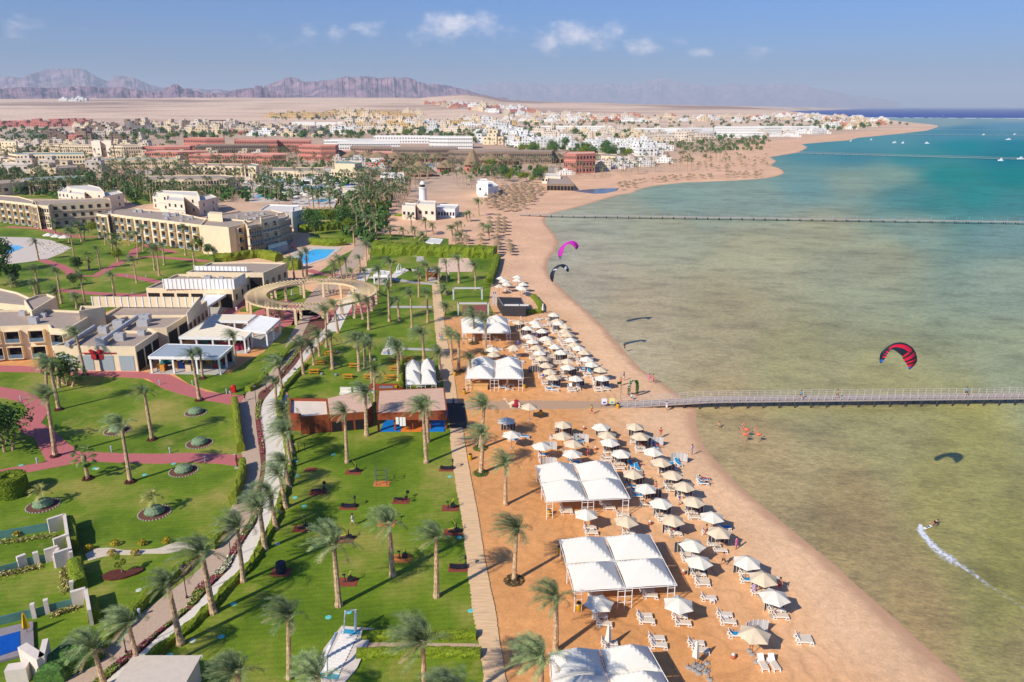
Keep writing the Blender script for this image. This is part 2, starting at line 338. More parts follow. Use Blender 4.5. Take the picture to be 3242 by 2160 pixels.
# ================================================================ sea
def sea_mat():
    m,N,L,b=newmat('sea_water'); b.inputs['Roughness'].default_value=.22; b.inputs['Specular IOR Level'].default_value=.35; b.inputs['IOR'].default_value=1.33
    ca=N.new('ShaderNodeAttribute'); ca.attribute_name='tone'; sp=N.new('ShaderNodeAttribute'); sp.attribute_name='shallow'
    tc=N.new('ShaderNodeTexCoord'); mp=N.new('ShaderNodeMapping'); mp.inputs['Rotation'].default_value=(0,0,math.radians(28)); mp.inputs['Scale'].default_value=(.75,1.2,1); L.new(tc.outputs['Object'],mp.inputs['Vector'])
    out=ca.outputs['Color']
    for sc,lo,hi,a0,a1,dt in ((.022,.36,.60,.82,1.06,6),(.12,.33,.52,.74,1.03,8),(1.1,.36,.60,.80,1.07,7),(3.4,.36,.64,.84,1.12,4)):
        n=N.new('ShaderNodeTexNoise'); n.inputs['Scale'].default_value=sc; n.inputs['Detail'].default_value=dt; n.inputs['Roughness'].default_value=.62; L.new(mp.outputs[0],n.inputs['Vector'])
        mr=N.new('ShaderNodeMapRange'); mr.inputs['From Min'].default_value=lo; mr.inputs['From Max'].default_value=hi; mr.inputs['To Min'].default_value=a0; mr.inputs['To Max'].default_value=a1; L.new(n.outputs['Fac'],mr.inputs['Value'])
        mm=N.new('ShaderNodeMix'); mm.inputs[2].default_value=1.0; L.new(sp.outputs['Fac'],mm.inputs[0]); L.new(mr.outputs[0],mm.inputs[3])
        vm=N.new('ShaderNodeVectorMath'); vm.operation='SCALE'; L.new(out,vm.inputs[0]); L.new(mm.outputs[0],vm.inputs['Scale']); out=vm.outputs[0]
    wv=N.new('ShaderNodeTexNoise'); wv.inputs['Scale'].default_value=1.6; wv.inputs['Detail'].default_value=6; L.new(mp.outputs[0],wv.inputs['Vector'])
    bp=N.new('ShaderNodeBump'); bp.inputs['Strength'].default_value=.7; bp.inputs['Distance'].default_value=.2; L.new(wv.outputs['Fac'],bp.inputs['Height'])
    N.remove(b); df=N.new('ShaderNodeBsdfDiffuse'); gl=N.new('ShaderNodeBsdfGlossy'); gl.inputs['Roughness'].default_value=.3; L.new(out,df.inputs['Color']); L.new(bp.outputs['Normal'],gl.inputs['Normal']); L.new(bp.outputs['Normal'],df.inputs['Normal'])
    lw=N.new('ShaderNodeLayerWeight'); lw.inputs['Blend'].default_value=.35; mr=N.new('ShaderNodeMapRange'); mr.inputs['From Min'].default_value=0; mr.inputs['From Max'].default_value=1; mr.inputs['To Min'].default_value=.02; mr.inputs['To Max'].default_value=.10; L.new(lw.outputs['Fresnel'],mr.inputs['Value'])
    mg=N.new('ShaderNodeMath'); mg.operation='MULTIPLY'; L.new(mr.outputs[0],mg.inputs[0]); L.new(sp.outputs['Fac'],mg.inputs[1]); ms=N.new('ShaderNodeMixShader'); L.new(mg.outputs[0],ms.inputs[0]); L.new(df.outputs[0],ms.inputs[1]); L.new(gl.outputs[0],ms.inputs[2]); L.new(ms.outputs[0],N['Material Output'].inputs['Surface'])
    return m
SEAC=[(2300,1000,158,148,116),(2000,1000,166,154,126),(1850,900,160,152,132),(1800,800,158,155,138),(2500,1200,150,146,104),(2800,1300,150,146,98),(3100,1400,150,146,86),(3000,1600,146,140,82),(2700,1700,152,134,92),(2900,2000,150,130,88),(3240,2150,140,130,84),(2400,1480,160,142,102),(2300,1380,164,146,106),(3200,1800,138,134,72),(3200,1150,140,148,118),
(2400,800,158,156,126),(2800,820,146,150,122),(3200,900,134,148,130),(3200,740,112,142,136),(2900,720,126,146,130),(2100,730,150,152,128),(2600,740,150,150,122),(1900,680,150,154,136),(2150,630,128,150,138),(2400,620,128,148,136),(2550,590,104,140,138),(2700,580,128,148,134),(2820,560,118,146,134),(2880,620,92,138,132),
(3000,560,30,132,126),(3200,560,14,126,124),(3100,620,44,134,128),(2950,640,66,134,126),(3200,640,70,132,128),(3200,500,4,116,128),(2900,500,56,132,136),(3050,460,8,128,136),(3200,455,10,120,134),(2700,490,72,128,138),(2600,480,88,134,142),(2700,460,84,136,146),(2800,445,88,138,148),(3000,430,76,132,148),(3200,430,84,132,150),(3050,410,64,124,150),(3200,395,92,134,158),(3000,390,116,142,150),(3200,380,116,142,152),(2800,385,120,146,150)]
def build_sea():
    vs=np.concatenate([[337.6,338,338.5,339,340,341.5,343,345,348,351,355,360,365,369,372.5,374.5],np.geomspace(1,1+2330-377,260)-1+377])
    us=np.linspace(1500,3500,230)
    U,Vv=np.meshgrid(us,vs)
    a=(U-1621)/F;bb=-(Vv-1080)/F; dy=CP+bb*SP;dz=-SP+bb*CP;t=(CH-SEA)/-dz; X=a*t;Y=dy*t
    P=np.array(SEAC,float); num=np.zeros(U.shape+(3,));den=np.zeros(U.shape)
    for u,v,r,g,b_ in SEAC:
        sx=190.;sy=22+.24*(np.maximum(Vv,v)-345)
        d2=((U-u)/sx)**2+((Vv-v)/sy)**2; wt=1/(d2+.05)**2.1
        kk=np.array([1.27,1.21,1.02]) if r>b_ else np.array([1.16,1.14,1.0]) if r>95 else np.array([.74,1.0,.94]); num+=wt[...,None]*np.array(C(r,g,b_,1)[:3])*kk; den+=wt
    c=num/den[...,None]
    deep=(Vv<373.5); dc=np.array([0,.045,.26]); dc2=np.array([0,.07,.30])
    tt=np.clip((2700-U)/600,0,1)[...,None]; c=np.where(deep[...,None],dc+(dc2-dc)*tt,c)
    sh=np.where(deep,.15,np.clip((Vv-380)/260,.25,1)*np.clip(1.25-np.clip((U-2850)/400,0,1)*np.clip((700-Vv)/200,0,1),.35,1))
    o=grid_obj('sea',X,Y,np.full(X.shape,SEA),sea_mat(),{'tone':c,'shallow':sh}); o['kind']='structure'
    # surf line on the reef edge
    mb=MB(); r=random.Random(3); u=2690
    while u<3420:
        wd=r.uniform(14,60); h=r.uniform(.5,1.5); v=371.5+(u-2690)*.0072
        mb.prism([tuple(G(u,v,SEA))[:2],tuple(G(u+wd,v+.3,SEA))[:2],tuple(G(u+wd*.9,v+h,SEA))[:2],tuple(G(u+wd*.2,v+h,SEA))[:2]],SEA-.1,SEA+.35); u+=wd*r.uniform(.8,1.5)
    o=mb.build('surf',mat('surf_foam',C(235,238,240),.6)); o['kind']='stuff'
build_sea()
# ================================================================ mountains
def mountains(name,sky,Y0,Y1,col1,col2,seed,rough,base=None,umin=None,umax=None):
    us=np.linspace(sky[0][0] if umin is None else umin,sky[-1][0] if umax is None else umax,900)
    n=90; k=np.linspace(0,1,n); Yc=(Y0+Y1)/2
    Ygr=np.repeat((Y0+(Y1-Y0)*k)[:,None],len(us),1); X=(us[None,:]-1621)/F*Ygr*1.0/CP*CP
    # image row -> elevation seen from the camera at distance Yc
    sv=np.interp(us,[a for a,_ in sky],[b for _,b in sky]); bb=-(sv-1080)/F; el=(-SP+bb*CP)/(CP+bb*SP)
    u_corr=1.0
    X=(us[None,:]-1621)/F*Ygr/(CP+bb[None,:]*SP)
    H=CH+el[None,:]*Yc; prof=np.clip(1.12*(1-abs(k-.62)/np.where(k<.62,.62,.38)),0,1)**.85
    rd=lambda s_,o,q:(1-abs(fbm(X+Ygr*.35,Ygr*.55-X*.2,s_,o,q)*2-1))**2*1.15; rg=rd(rough,6,seed); rg2=rd(rough*.3,5,seed+5); rg3=rd(rough*.1,4,seed+8)
    m=np.clip(1-abs(k-.5)[:,None]*2,0,1)
    Z=H*prof[:,None]*(m**.5*.0+(.30+.52*rg+.24*rg2+.08*rg3)/(1.0))
    Zt=Z.max(0); Z=Z*np.clip((H[0]/np.maximum(Zt*1.0,1)),.2,2.5)[None,:]
    Z=Z-30*(1-m)
    m_=mat(name+'_rock_hazed',col1,.95,col2=col2,scale=.004,detail=9,spec=.1)  # rock colours are tinted mauve to blue, painting in part of the haze
    o=grid_obj(name,X,Ygr,Z,m_,smooth=False); o['kind']='structure'; return o
def wA(p): return [(x/2.851,150+y/2.851) for x,y in p]
def wB(p): return [(800+x/2.851,150+y/2.851) for x,y in p]
def wC(p): return [(1600+x/2.851,150+y/2.851) for x,y in p]
near_ridge=[(-700,285)]+wA([(0,370),(200,352),(400,362),(560,350),(700,332),(900,350),(1100,350),(1300,385),(1400,400),(1500,360),(1570,300),(1640,340),(1750,370),(1900,400),(2000,392),(2150,360),(2260,345)])+wB([(0,345),(120,352),(200,400),(330,440),(400,465),(520,480)])
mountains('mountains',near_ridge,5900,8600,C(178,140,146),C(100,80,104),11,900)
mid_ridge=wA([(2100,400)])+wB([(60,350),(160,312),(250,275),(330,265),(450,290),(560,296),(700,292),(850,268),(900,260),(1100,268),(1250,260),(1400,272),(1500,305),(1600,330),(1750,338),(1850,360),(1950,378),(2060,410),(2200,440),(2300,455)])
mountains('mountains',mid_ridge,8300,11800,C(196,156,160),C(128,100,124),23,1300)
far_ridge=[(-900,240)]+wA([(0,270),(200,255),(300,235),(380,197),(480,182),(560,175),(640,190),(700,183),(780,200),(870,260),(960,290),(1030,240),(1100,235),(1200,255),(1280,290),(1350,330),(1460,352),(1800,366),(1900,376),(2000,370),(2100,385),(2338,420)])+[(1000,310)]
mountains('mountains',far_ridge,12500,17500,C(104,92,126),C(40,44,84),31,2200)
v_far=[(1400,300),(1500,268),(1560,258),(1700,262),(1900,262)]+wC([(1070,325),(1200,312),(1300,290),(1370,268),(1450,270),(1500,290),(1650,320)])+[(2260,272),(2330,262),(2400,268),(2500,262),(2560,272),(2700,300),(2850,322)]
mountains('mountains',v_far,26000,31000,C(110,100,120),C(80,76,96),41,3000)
# ================================================================ haze
def haze():
    m=bpy.data.materials.new('haze_air'); m.use_nodes=True; N=m.node_tree.nodes; L=m.node_tree.links; N.remove(N['Principled BSDF'])
    pv=N.new('ShaderNodeVolumePrincipled'); pv.inputs['Color'].default_value=HZC; pv.inputs['Density'].default_value=HZD; pv.inputs['Anisotropy'].default_value=0.0
    L.new(pv.outputs[0],N['Material Output'].inputs['Volume'])
    mb=MB(); mb.box(-30000,34000,-600,46000,-2.6,980); o=mb.build('haze',m); o['kind']='stuff'
HZD=6.6e-5; HZC=(.82,.91,1.0,1)
haze()
# ================================================================ lawns, paths, hedges
def grass_mat():
    m,N,L,b=newmat('lawn_grass'); b.inputs['Roughness'].default_value=.85; b.inputs['Specular IOR Level'].default_value=.2
    tc=N.new('ShaderNodeTexCoord'); out=None
    n=N.new('ShaderNodeTexNoise'); n.inputs['Scale'].default_value=.07; n.inputs['Detail'].default_value=9; n.inputs['Roughness'].default_value=.6; L.new(tc.outputs['Object'],n.inputs['Vector'])
    rp=N.new('ShaderNodeValToRGB'); e=rp.color_ramp.elements; e[0].position=.34; e[0].color=C(82,112,12,.8); e[1].position=.70; e[1].color=C(172,156,80,.84); k=e.new(.5); k.color=C(114,138,28,.8); L.new(n.outputs['Fac'],rp.inputs['Fac']); out=rp.outputs['Color']
    for sc,amt in ((1.1,.14),(7.,.22)):
        n=N.new('ShaderNodeTexNoise'); n.inputs['Scale'].default_value=sc; n.inputs['Detail'].default_value=4; L.new(tc.outputs['Object'],n.inputs['Vector'])
        mr=N.new('ShaderNodeMapRange'); mr.inputs['From Min'].default_value=.25; mr.inputs['From Max'].default_value=.75; mr.inputs['To Min'].default_value=1-amt; mr.inputs['To Max'].default_value=1+amt; L.new(n.outputs['Fac'],mr.inputs['Value'])
        vm=N.new('ShaderNodeVectorMath'); vm.operation='SCALE'; L.new(out,vm.inputs[0]); L.new(mr.outputs[0],vm.inputs['Scale']); out=vm.outputs[0]
    dn=N.new('ShaderNodeTexNoise'); dn.inputs['Scale'].default_value=.16; dn.inputs['Detail'].default_value=6; dn.inputs['Roughness'].default_value=.7; mp=N.new('ShaderNodeMapping'); mp.inputs['Location'].default_value=(40,7,3); L.new(tc.outputs['Object'],mp.inputs['Vector']); L.new(mp.outputs[0],dn.inputs['Vector'])
    dr=N.new('ShaderNodeMapRange'); dr.interpolation_type='SMOOTHSTEP'; dr.inputs['From Min'].default_value=.53; dr.inputs['From Max'].default_value=.72; dr.inputs['To Max'].default_value=.62; L.new(dn.outputs['Fac'],dr.inputs['Value'])
    mx=N.new('ShaderNodeMixRGB'); mx.inputs[2].default_value=C(176,160,84,.8); L.new(dr.outputs[0],mx.inputs[0]); L.new(out,mx.inputs[1]); out=mx.outputs[0]
    wv=N.new('ShaderNodeTexWave'); wv.inputs['Scale'].default_value=.42; wv.inputs['Distortion'].default_value=1.6; wv.inputs['Detail'].default_value=2; wm=N.new('ShaderNodeMapping'); wm.inputs['Rotation'].default_value=(0,0,1.45); L.new(tc.outputs['Object'],wm.inputs['Vector']); L.new(wm.outputs[0],wv.inputs['Vector'])
    wr=N.new('ShaderNodeMapRange'); wr.inputs['To Min'].default_value=.94; wr.inputs['To Max'].default_value=1.05; L.new(wv.outputs['Fac'],wr.inputs['Value']); vm=N.new('ShaderNodeVectorMath'); vm.operation='SCALE'; L.new(out,vm.inputs[0]); L.new(wr.outputs[0],vm.inputs['Scale']); out=vm.outputs[0]
    L.new(out,b.inputs['Base Color']); bp=N.new('ShaderNodeBump'); bp.inputs['Strength'].default_value=.6; bp.inputs['Distance'].default_value=.06; L.new(n.outputs['Fac'],bp.inputs['Height']); L.new(bp.outputs['Normal'],b.inputs['Normal'])
    return m
GRASS=grass_mat()
ROAD=mat('grey_paver',C(200,172,146),.85,.10,6,.2); WPATH=mat('white_paver',C(236,224,206),.8,.06,5,.15); PINK=mat('pink_paver',C(196,112,108),.85,.12,5,.2)
CONC=mat('pale_concrete',C(196,188,178),.85,.08,3,.15); POOLD=mat('pool_deck_stone',C(222,206,188),.8,.06,2)
POOL=mat('pool_water',C(50,186,238,1.0),.08,.10,.8,.3,.5); SOIL=mat('red_soil',C(120,74,58),.95,.25,9,.5)
HEDGE=mat('hedge_leaf',C(140,152,20,.9),.8,col2=C(78,104,10),scale=5,bump=.6,detail=6); HEDGEY=mat('hedge_leaf_yellow',C(150,156,30),.8,col2=C(92,110,12),scale=6,bump=.6)
BUSHD=mat('bush_leaf_dark',C(92,130,50),.8,col2=C(46,82,28),scale=4,bump=.6)
# lawns
sheet('lawn',[(906,1225),(925,1200),(960,1158),(1003,1106),(1050,1052),(1085,990),(1115,920),(1150,860),(1172,806),(1180,792),(1300,800),(1565,812),(1560,850),(1551,930),(1548,960),(1560,985),(1560,1000),(1374,1003),(1382,1076),(1392,1153),(1405,1217),(1412,1270),(1425,1357),(1427,1400),(1443,1527),(1461,1630),(1479,1783),(1499,1939),(1510,2002),(1524,2079),(1533,2160),(1560,2420),(60,2420),(385,2166),(434,2156),(500,2086),(600,1990),(690,1915),(778,1821),(794,1800),(830,1732),(862,1668),(890,1612),(905,1553),(925,1484),(908,1400),(905,1300)],.03,GRASS)
sheet('lawn',[(-40,1175),(130,1178),(430,1190),(560,1243),(745,1284),(752,1400),(768,1441),(770,1475),(748,1555),(704,1650),(655,1740),(590,1800),(474,1900),(384,2000),(300,2070),(200,2160),(20,2420),(-500,2420),(-400,1500)],.03,GRASS)
sheet('lawn',[(545,1180),(600,1181),(728,1182),(790,1140),(835,1115),(905,1030),(950,1035),(945,1080),(905,1125),(862,1180),(818,1225),(776,1252),(700,1247),(600,1217)],.03,GRASS)
sheet('lawn',[(-100,690),(150,705),(330,716),(560,725),(680,800),(700,840),(590,870),(520,905),(440,945),(330,990),(150,985),(-100,960)],.03,GRASS)
sheet('lawn',[(750,985),(752,950),(780,942),(880,890),(940,905),(1000,930),(960,985),(890,1000)],.03,GRASS)
sheet('lawn',[(975,880),(1020,855),(1080,810),(1120,790),(1150,810),(1120,850),(1085,890),(1040,900)],.03,GRASS)
sheet('lawn',[(1175,742),(1250,742),(1420,756),(1420,780),(1175,775)],.03,GRASS)
sheet('lawn',[(980,745),(1080,770),(1130,770),(1100,700),(1000,700)],.03,GRASS)
sheet('lawn',[(395,590),(500,596),(560,610),(520,640),(430,650),(390,625)],.03,GRASS)
sheet('lawn',[(20,600),(180,592),(250,610),(180,630),(40,628)],.03,GRASS)
# road | flowers | white path | hedge   (x at given rows)
ROWS=[(1000,955,988,990,1000,1062,1078),(1051,925,962,964,978,1018,1044),(1102,901,942,944,957,970,998),(1153,875,906,908,921,937,957),(1217,817,860,862,872,878,898),(1242,784,822,826,850,856,884),(1268,764,816,818,830,836,874),(1306,758,807,809,822,826,872),(1400,763,817,819,836,839,896),(1477,766,826,828,838,841,905),(1553,748,812,815,826,829,886),(1604,734,802,805,817,820,872),(1655,708,786,790,809,813,856),(1706,690,752,755,775,778,827),(1757,655,723,726,745,747,803),(1800,633,698,701,724,727,772),(1862,552,618,622,662,665,706),(1913,486,596,598,620,622,664),(1964,420,546,548,561,563,614),(2015,378,484,487,497,500,552),(2066,318,413,416,444,446,483),(2117,248,344,347,378,380,431),(2160,200,296,299,329,331,384),(2300,60,150,152,185,187,240)]
def strip(name,a,b,z,m,rows=ROWS,wob=0):
    Lf=[G(r[a],r[0],z) for r in rows]; Rt=[G(r[b],r[0],z) for r in rows]
    Lf=smooth_line([p.xy for p in Lf],3); Rt=smooth_line([p.xy for p in Rt],3)
    mb=MB()
    for i in range(len(Lf)-1): mb.face([(Lf[i+1].x,Lf[i+1].y,z),(Rt[i+1].x,Rt[i+1].y,z),(Rt[i].x,Rt[i].y,z),(Lf[i].x,Lf[i].y,z)][::-1])
    o=mb.build(name,m); o['kind']='structure'; return o
strip('verge',1,6,.045,SOIL); strip('verge',1,2,.05,GRASS,rows=[(r[0],r[1]-16,r[1]+4)+r[3:] for r in ROWS]) ; strip('road',1,2,.055,ROAD); strip('path',5,6,.06,WPATH); 
ribbon('road',[(972,1000),(1000,950),(1050,890),(1110,840),(1140,790),(1160,720),(1180,650),(1210,590),(1240,530)],[5.5,5.5,5.5,5,5,5,5,5,5],.05,ROAD)
ribbon('path',[(1052,1050),(1085,985),(1135,905),(1165,850)],[3.2]*4,.062,WPATH)
ribbon('path',[(1175,790),(1220,796),(1330,812),(1330,828)],[2.6,2.6,2.6,2.6],.06,CONC)
ribbon('path',[(1170,878),(1235,882),(1290,850),(1318,858)],[3,3,3,3],.065,WPATH)
ribbon('path',[(1235,882),(1300,893),(1375,900)],[2.4,2.4,2.4],.07,CONC)
ribbon('path',[(1236,972),(1367,972)],[2.2,2.2],.06,CONC); ribbon('path',[(1270,1104),(1392,1108)],[1.6,1.6],.06,CONC)
sheet('path',[(870,1255),(905,1225),(908,1385),(900,1400),(838,1400),(824,1330),(826,1290)],.066,WPATH)
# pink paths
sheet('path',[(-60,1499),(0,1487),(61,1476),(140,1464),(148,1462),(105,1383),(87,1378),(61,1365),(52,1337),(74,1321),(85,1301),(77,1281),(46,1268),(0,1257),(-60,1245),(-60,1212),(0,1224),(77,1238),(122,1256),(148,1281),(150,1309),(130,1339),(163,1357),(212,1400),(256,1432),(300,1431),(332,1433),(408,1436),(510,1437),(600,1434),(676,1436),(766,1441),(768,1477),(690,1468),(600,1463),(510,1468),(357,1464),(280,1460),(217,1471),(76,1498),(0,1506),(-60,1520)],.07,PINK)
sheet('path',[(-60,1157),(0,1157),(51,1158),(122,1161),(230,1168),(434,1176),(467,1179),(536,1186),(600,1218),(651,1240),(710,1247),(776,1253),(756,1285),(745,1284),(702,1275),(651,1268),(600,1255),(561,1245),(510,1227),(467,1199),(383,1194),(242,1189),(102,1179),(0,1177),(-60,1177)],.07,PINK)
for p in ([(128,822),(190,842),(215,855),(228,872),(300,875),(345,850),(390,826),(470,812),(600,822),(660,828)],[(365,868),(440,880),(520,898)],[(180,918),(280,928),(350,932),(440,936),(500,930)],[(20,718),(130,724),(180,738),(260,752),(340,748)],[(415,812),(430,790),(450,775),(560,800)],[(975,855),(1020,868),(1070,872)],[(700,1010),(735,985),(775,955),(800,930)],[(800,1010),(830,985),(900,975)]):
    ribbon('path',p,[3.2]*len(p),.06,PINK)
sheet('path',[(790,1030),(815,985),(905,945),(1040,1010),(1100,1000),(1180,985),(1200,940),(1170,920),(1090,960),(1000,1010),(905,1035)],.05,PINK)
# boardwalk of planks
BW=[(900,1368,1392),(1000,1374,1405),(1076,1382,1415),(1153,1392,1432),(1217,1405,1441),(1270,1412,1449),(1357,1425,1466),(1400,1427,1471),(1527,1443,1493),(1630,1461,1513),(1783,1479,1537),(1939,1499,1569),(2002,1510,1577),(2079,1524,1590),(2160,1533,1603),(2400,1560,1640)]
def boardwalk():
    m=mat('wood_plank',C(234,196,150),.8,.16,1.2,.2,stretch=(.4,6,1),rnd=0)
    md=mat('wood_gap',C(150,116,84),.9)
    mb=MB(); A=smooth_line([G(a,v,.1).xy for v,a,b in BW],6); B=smooth_line([G(b,v,.1).xy for v,a,b in BW],6)
    r=random.Random(1); acc=0
    for i in range(len(A)-1):
        n=max(1,int((A[i]-A[i+1]).length/.24)) if A[i].y<140 else max(1,int((A[i]-A[i+1]).length/.5))
        for k in range(n):
            t0=k/n;t1=(k+.86)/n; a0=A[i].lerp(A[i+1],t0);a1=A[i].lerp(A[i+1],t1);b0=B[i].lerp(B[i+1],t0);b1=B[i].lerp(B[i+1],t1)
            e=r.uniform(-.06,.1); d=(b0-a0).normalized()*e
            mb.prism([a0-d,b0+d*.5,b1+d*.5,a1-d],.02,.10+r.uniform(0,.012),0)
    pl=[*A,*B[::-1]]; mb2=MB(); mb2.prism(pl,-.1,.045)
    o=mb.build('boardwalk',m); o['kind']='structure'; o2=mb2.build('boardwalk_base',md); o2['kind']='structure'
boardwalk()
# small plank walk between the two low hedges near the camera
sheet('path',[(1150,2034),(1250,2034),(1380,2036),(1512,2038),(1522,2052),(1410,2050),(1250,2048),(1150,2056)],.07,mat('wood_plank2',C(200,170,138),.8,.2,3,.2,stretch=(5,.4,1)))
# stepping path lower left
def stones():
    m=mat('cream_slab',C(224,208,182),.8,.06,3,.1); T=[(270,1755),(300,1738),(350,1735),(395,1742),(450,1740),(500,1736),(540,1722),(575,1716),(612,1728)]; Bt=[(280,1776),(330,1762),(372,1756),(420,1756),(470,1752),(520,1752),(560,1746),(590,1736),(625,1742)]
    a=smooth_line([G(*p,.09).xy for p in T],5);b=smooth_line([G(*p,.09).xy for p in Bt],5); mb=MB()
    for i in range(len(a)-1):
        a0=a[i].lerp(a[i+1],.06);a1=a[i].lerp(a[i+1],.94);b0=b[i].lerp(b[i+1],.06);b1=b[i].lerp(b[i+1],.94); mb.prism([a0,a1,b1,b0],.0,.1)
    mb.build('path',m)['kind']='structure'
stones()
# hedges as long clipped walls of leaves
def leaf_quads(mb,pts,size,r,mi=0):
    for p,nrm in pts:
        a=Vector((r.gauss(0,1),r.gauss(0,1),r.gauss(0,1))).normalized(); n=(nrm*1.2+a).normalized(); t=n.orthogonal().normalized(); q=n.cross(t); s_=size*r.uniform(.6,1.3)
        mb.face([p-t*s_,p+q*s_*.5,p+t*s_,p-q*s_*.5],mi)
def hedge(label,pts,wd,h,m=HEDGE,name='hedge',raw=False,leaf=.11,dens=14,group=None,amp=.12,z0=0):
    P=[Vector((p[0],p[1])) if raw else G(p[0],p[1]).xy for p in pts]; P=smooth_line(P,4) if len(P)>2 else P
    Q=[P[0]]
    for a,b in zip(P[:-1],P[1:]):
        n=max(1,int((b-a).length/.8)); Q+=[a.lerp(b,(k+1)/n) for k in range(n)]
    r=random.Random(len(pts)*7+int(P[0].x)); mb=MB(); c=Q[len(Q)//2]
    sec=[(-.5,0),(-.52,.55),(-.42,.93),(-.15,1.02),(.15,1.02),(.42,.93),(.52,.55),(.5,0)]
    ring=[]
    for i,p in enumerate(Q):
        d=(Q[min(i+1,len(Q)-1)]-Q[max(i-1,0)]).normalized(); n=Vector((-d.y,d.x)); R=[]
        for sx,sz in sec:
            k=noise.noise(Vector((p.x*1.3,p.y*1.3,sz*3+sx*5)))*amp
            q=p+n*(sx*wd+k*1.2*(1 if sx>0 else -1)); R.append(Vector((q.x-c.x,q.y-c.y,z0+max(0,sz*h+(k if sz>0 else 0)))))
        ring.append(R)
    base=len(mb.v)
    for R in ring: mb.v+=[tuple(q) for q in R]
    k=len(sec)
    for i in range(len(ring)-1):
        for j in range(k-1): mb.f.append((base+i*k+j,base+(i+1)*k+j,base+(i+1)*k+j+1,base+i*k+j+1)); mb.m.append(0)
    mb.f.append(tuple(base+j for j in range(k))); mb.m.append(0); mb.f.append(tuple(base+(len(ring)-1)*k+j for j in range(k))[::-1]); mb.m.append(0)
    lq=[]
    for i in range(len(ring)-1):
        for _ in range(int(dens*wd*(Q[i+1]-Q[i]).length/.8)):
            j=r.randrange(k-1); t=r.random();s_=r.random(); a=ring[i][j].lerp(ring[i+1][j],t);b=ring[i][j+1].lerp(ring[i+1][j+1],t); p=a.lerp(b,s_); nn=(p-Vector((ring[i][0]+ring[i][-1])/2)-Vector((0,0,h*.4))).normalized(); lq.append((p+nn*.03,nn))
    leaf_quads(mb,lq,leaf,r)
    o=mb.build(name,m,loc=(c.x,c.y,0)); tag(o,label,'hedge',group); return o
hedge('low scalloped hedge along the inner edge of the white path, reaching the palms',[(r[6]+12,r[0]+4) for r in ROWS[3:]],.85,.65,HEDGE,amp=.22)
hedge('tall narrow yellow-green hedge on the lawn side of the grey road, below the pink path',[(768,1478),(770,1500),(758,1545),(742,1590),(738,1600)],1.0,1.5,HEDGEY)
hedge('short clipped hedge on the lawn side of the grey road, above the pink path',[(745,1282),(750,1320),(756,1380),(764,1432)],1.1,1.6,HEDGEY)
hedge('dark hedge lining the grey road as it bends, beside the stepping-stone walk',[(712,1660),(690,1710),(662,1740)],1.6,1.2,HEDGE)
hedge('long low hedge lining the grey road down past the street lamps',[(640,1758),(590,1795),(540,1838),(474,1893),(430,1940),(384,1990),(340,2030),(310,2062)],1.2,1.0,HEDGE)
hedge('bulky dark hedge beside the road where the white terrace wall stands',[(300,2070),(250,2105),(190,2130),(160,2165)],2.6,1.5,BUSHD,amp=.3)
hedge('hedge curving along the road in front of the shop pavilions',[(840,1195),(812,1225),(785,1240)],1.3,1.0,HEDGE)
hedge('dark hedge following the road beside the striped pavilions',[(930,1095),(900,1130),(875,1160)],1.3,1.0,HEDGE)
hedge('thick clipped hedge above the small plank walk, nearer the gym lawn',[(1148,2020),(1250,2020),(1380,2019),(1508,2017)],1.0,.75,HEDGE,amp=.1)
hedge('thick clipped hedge below the small plank walk, at the foot of the lawn',[(1130,2080),(1240,2075),(1340,2073),(1430,2075),(1522,2078)],1.0,.75,HEDGE,amp=.1)
hedge('huge dense hedge wall dividing the lawns from the sandy beach garden',[(1178,800),(1250,803),(1330,806),(1450,810),(1568,814)],7,3.6,HEDGE,leaf=.3,dens=5,amp=.7)
hedge('hedge along the end of the lawn facing the beach, running from the huge hedge',[(1574,822),(1566,855),(1556,880),(1550,900)],2.2,1.9,HEDGE,leaf=.2)
hedge('low square hedge in front of the black beach bar',[(1602,995),(1650,995)],2,1.3,HEDGE)
hedge('low hedge under the terrace of the black beach bar',[(1664,993),(1712,990)],1.6,1.0,HEDGE)
hedge('curved hedge round the seaward end of the black beach bar terrace',[(1688,942),(1700,955),(1712,975),(1712,990)],1.4,1.0,HEDGE)
hedge('rounded yellow-green hedge at the foot of the three-storey hotel block',[(680,828),(730,826),(770,820),(830,816),(885,828)],3,2.6,HEDGEY,leaf=.25,dens=6,amp=.5)
hedge('clipped hedge standing by the private pool terrace',[(905,852),(950,852)],4,3.5,HEDGE,leaf=.25,dens=6,amp=.4)
hedge('long hedge above the white-walled pool terrace',[(985,772),(1050,778),(1090,775)],3.5,2.4,HEDGE,leaf=.25,dens=6,amp=.5)
hedge('dense green hedge behind the white villa, furthest along its garden',[(975,690),(1040,694),(1090,700)],7,3.8,BUSHD,leaf=.3,dens=4,amp=1)
hedge('leafy hedge round the garden pergola posts above the pool terrace',[(950,735),(1000,730),(1060,725),(1100,705),(1112,690)],5,3,HEDGE,leaf=.3,dens=4,amp=1)
hedge('low hedge in front of the white beach restaurant',[(1250,684),(1330,686)],1.6,1,HEDGE,leaf=.2)
hedge('green hedge beside the walkway under the lighthouse tower',[(1180,720),(1190,690),(1215,655)],3,1.6,HEDGE,leaf=.3,dens=4)
hedge('narrow hedge on the lawn side of the glass terrace wall',[(222,1670),(230,1720),(232,1745)],1.2,1.6,HEDGEY)
hedge('yellow-green hedge outside the terrace, below the first one',[(242,1800),(252,1860),(258,1872)],1.5,1.5,HEDGE)
hedge('small hedge at the lower corner of the glass terrace',[(290,1920),(300,1970)],1.2,1.3,HEDGEY)
hedge('thin upright hedge beside the white canopy next to the picnic benches',[(1273,1160),(1270,1190),(1270,1232)],.8,1.6,HEDGEY)
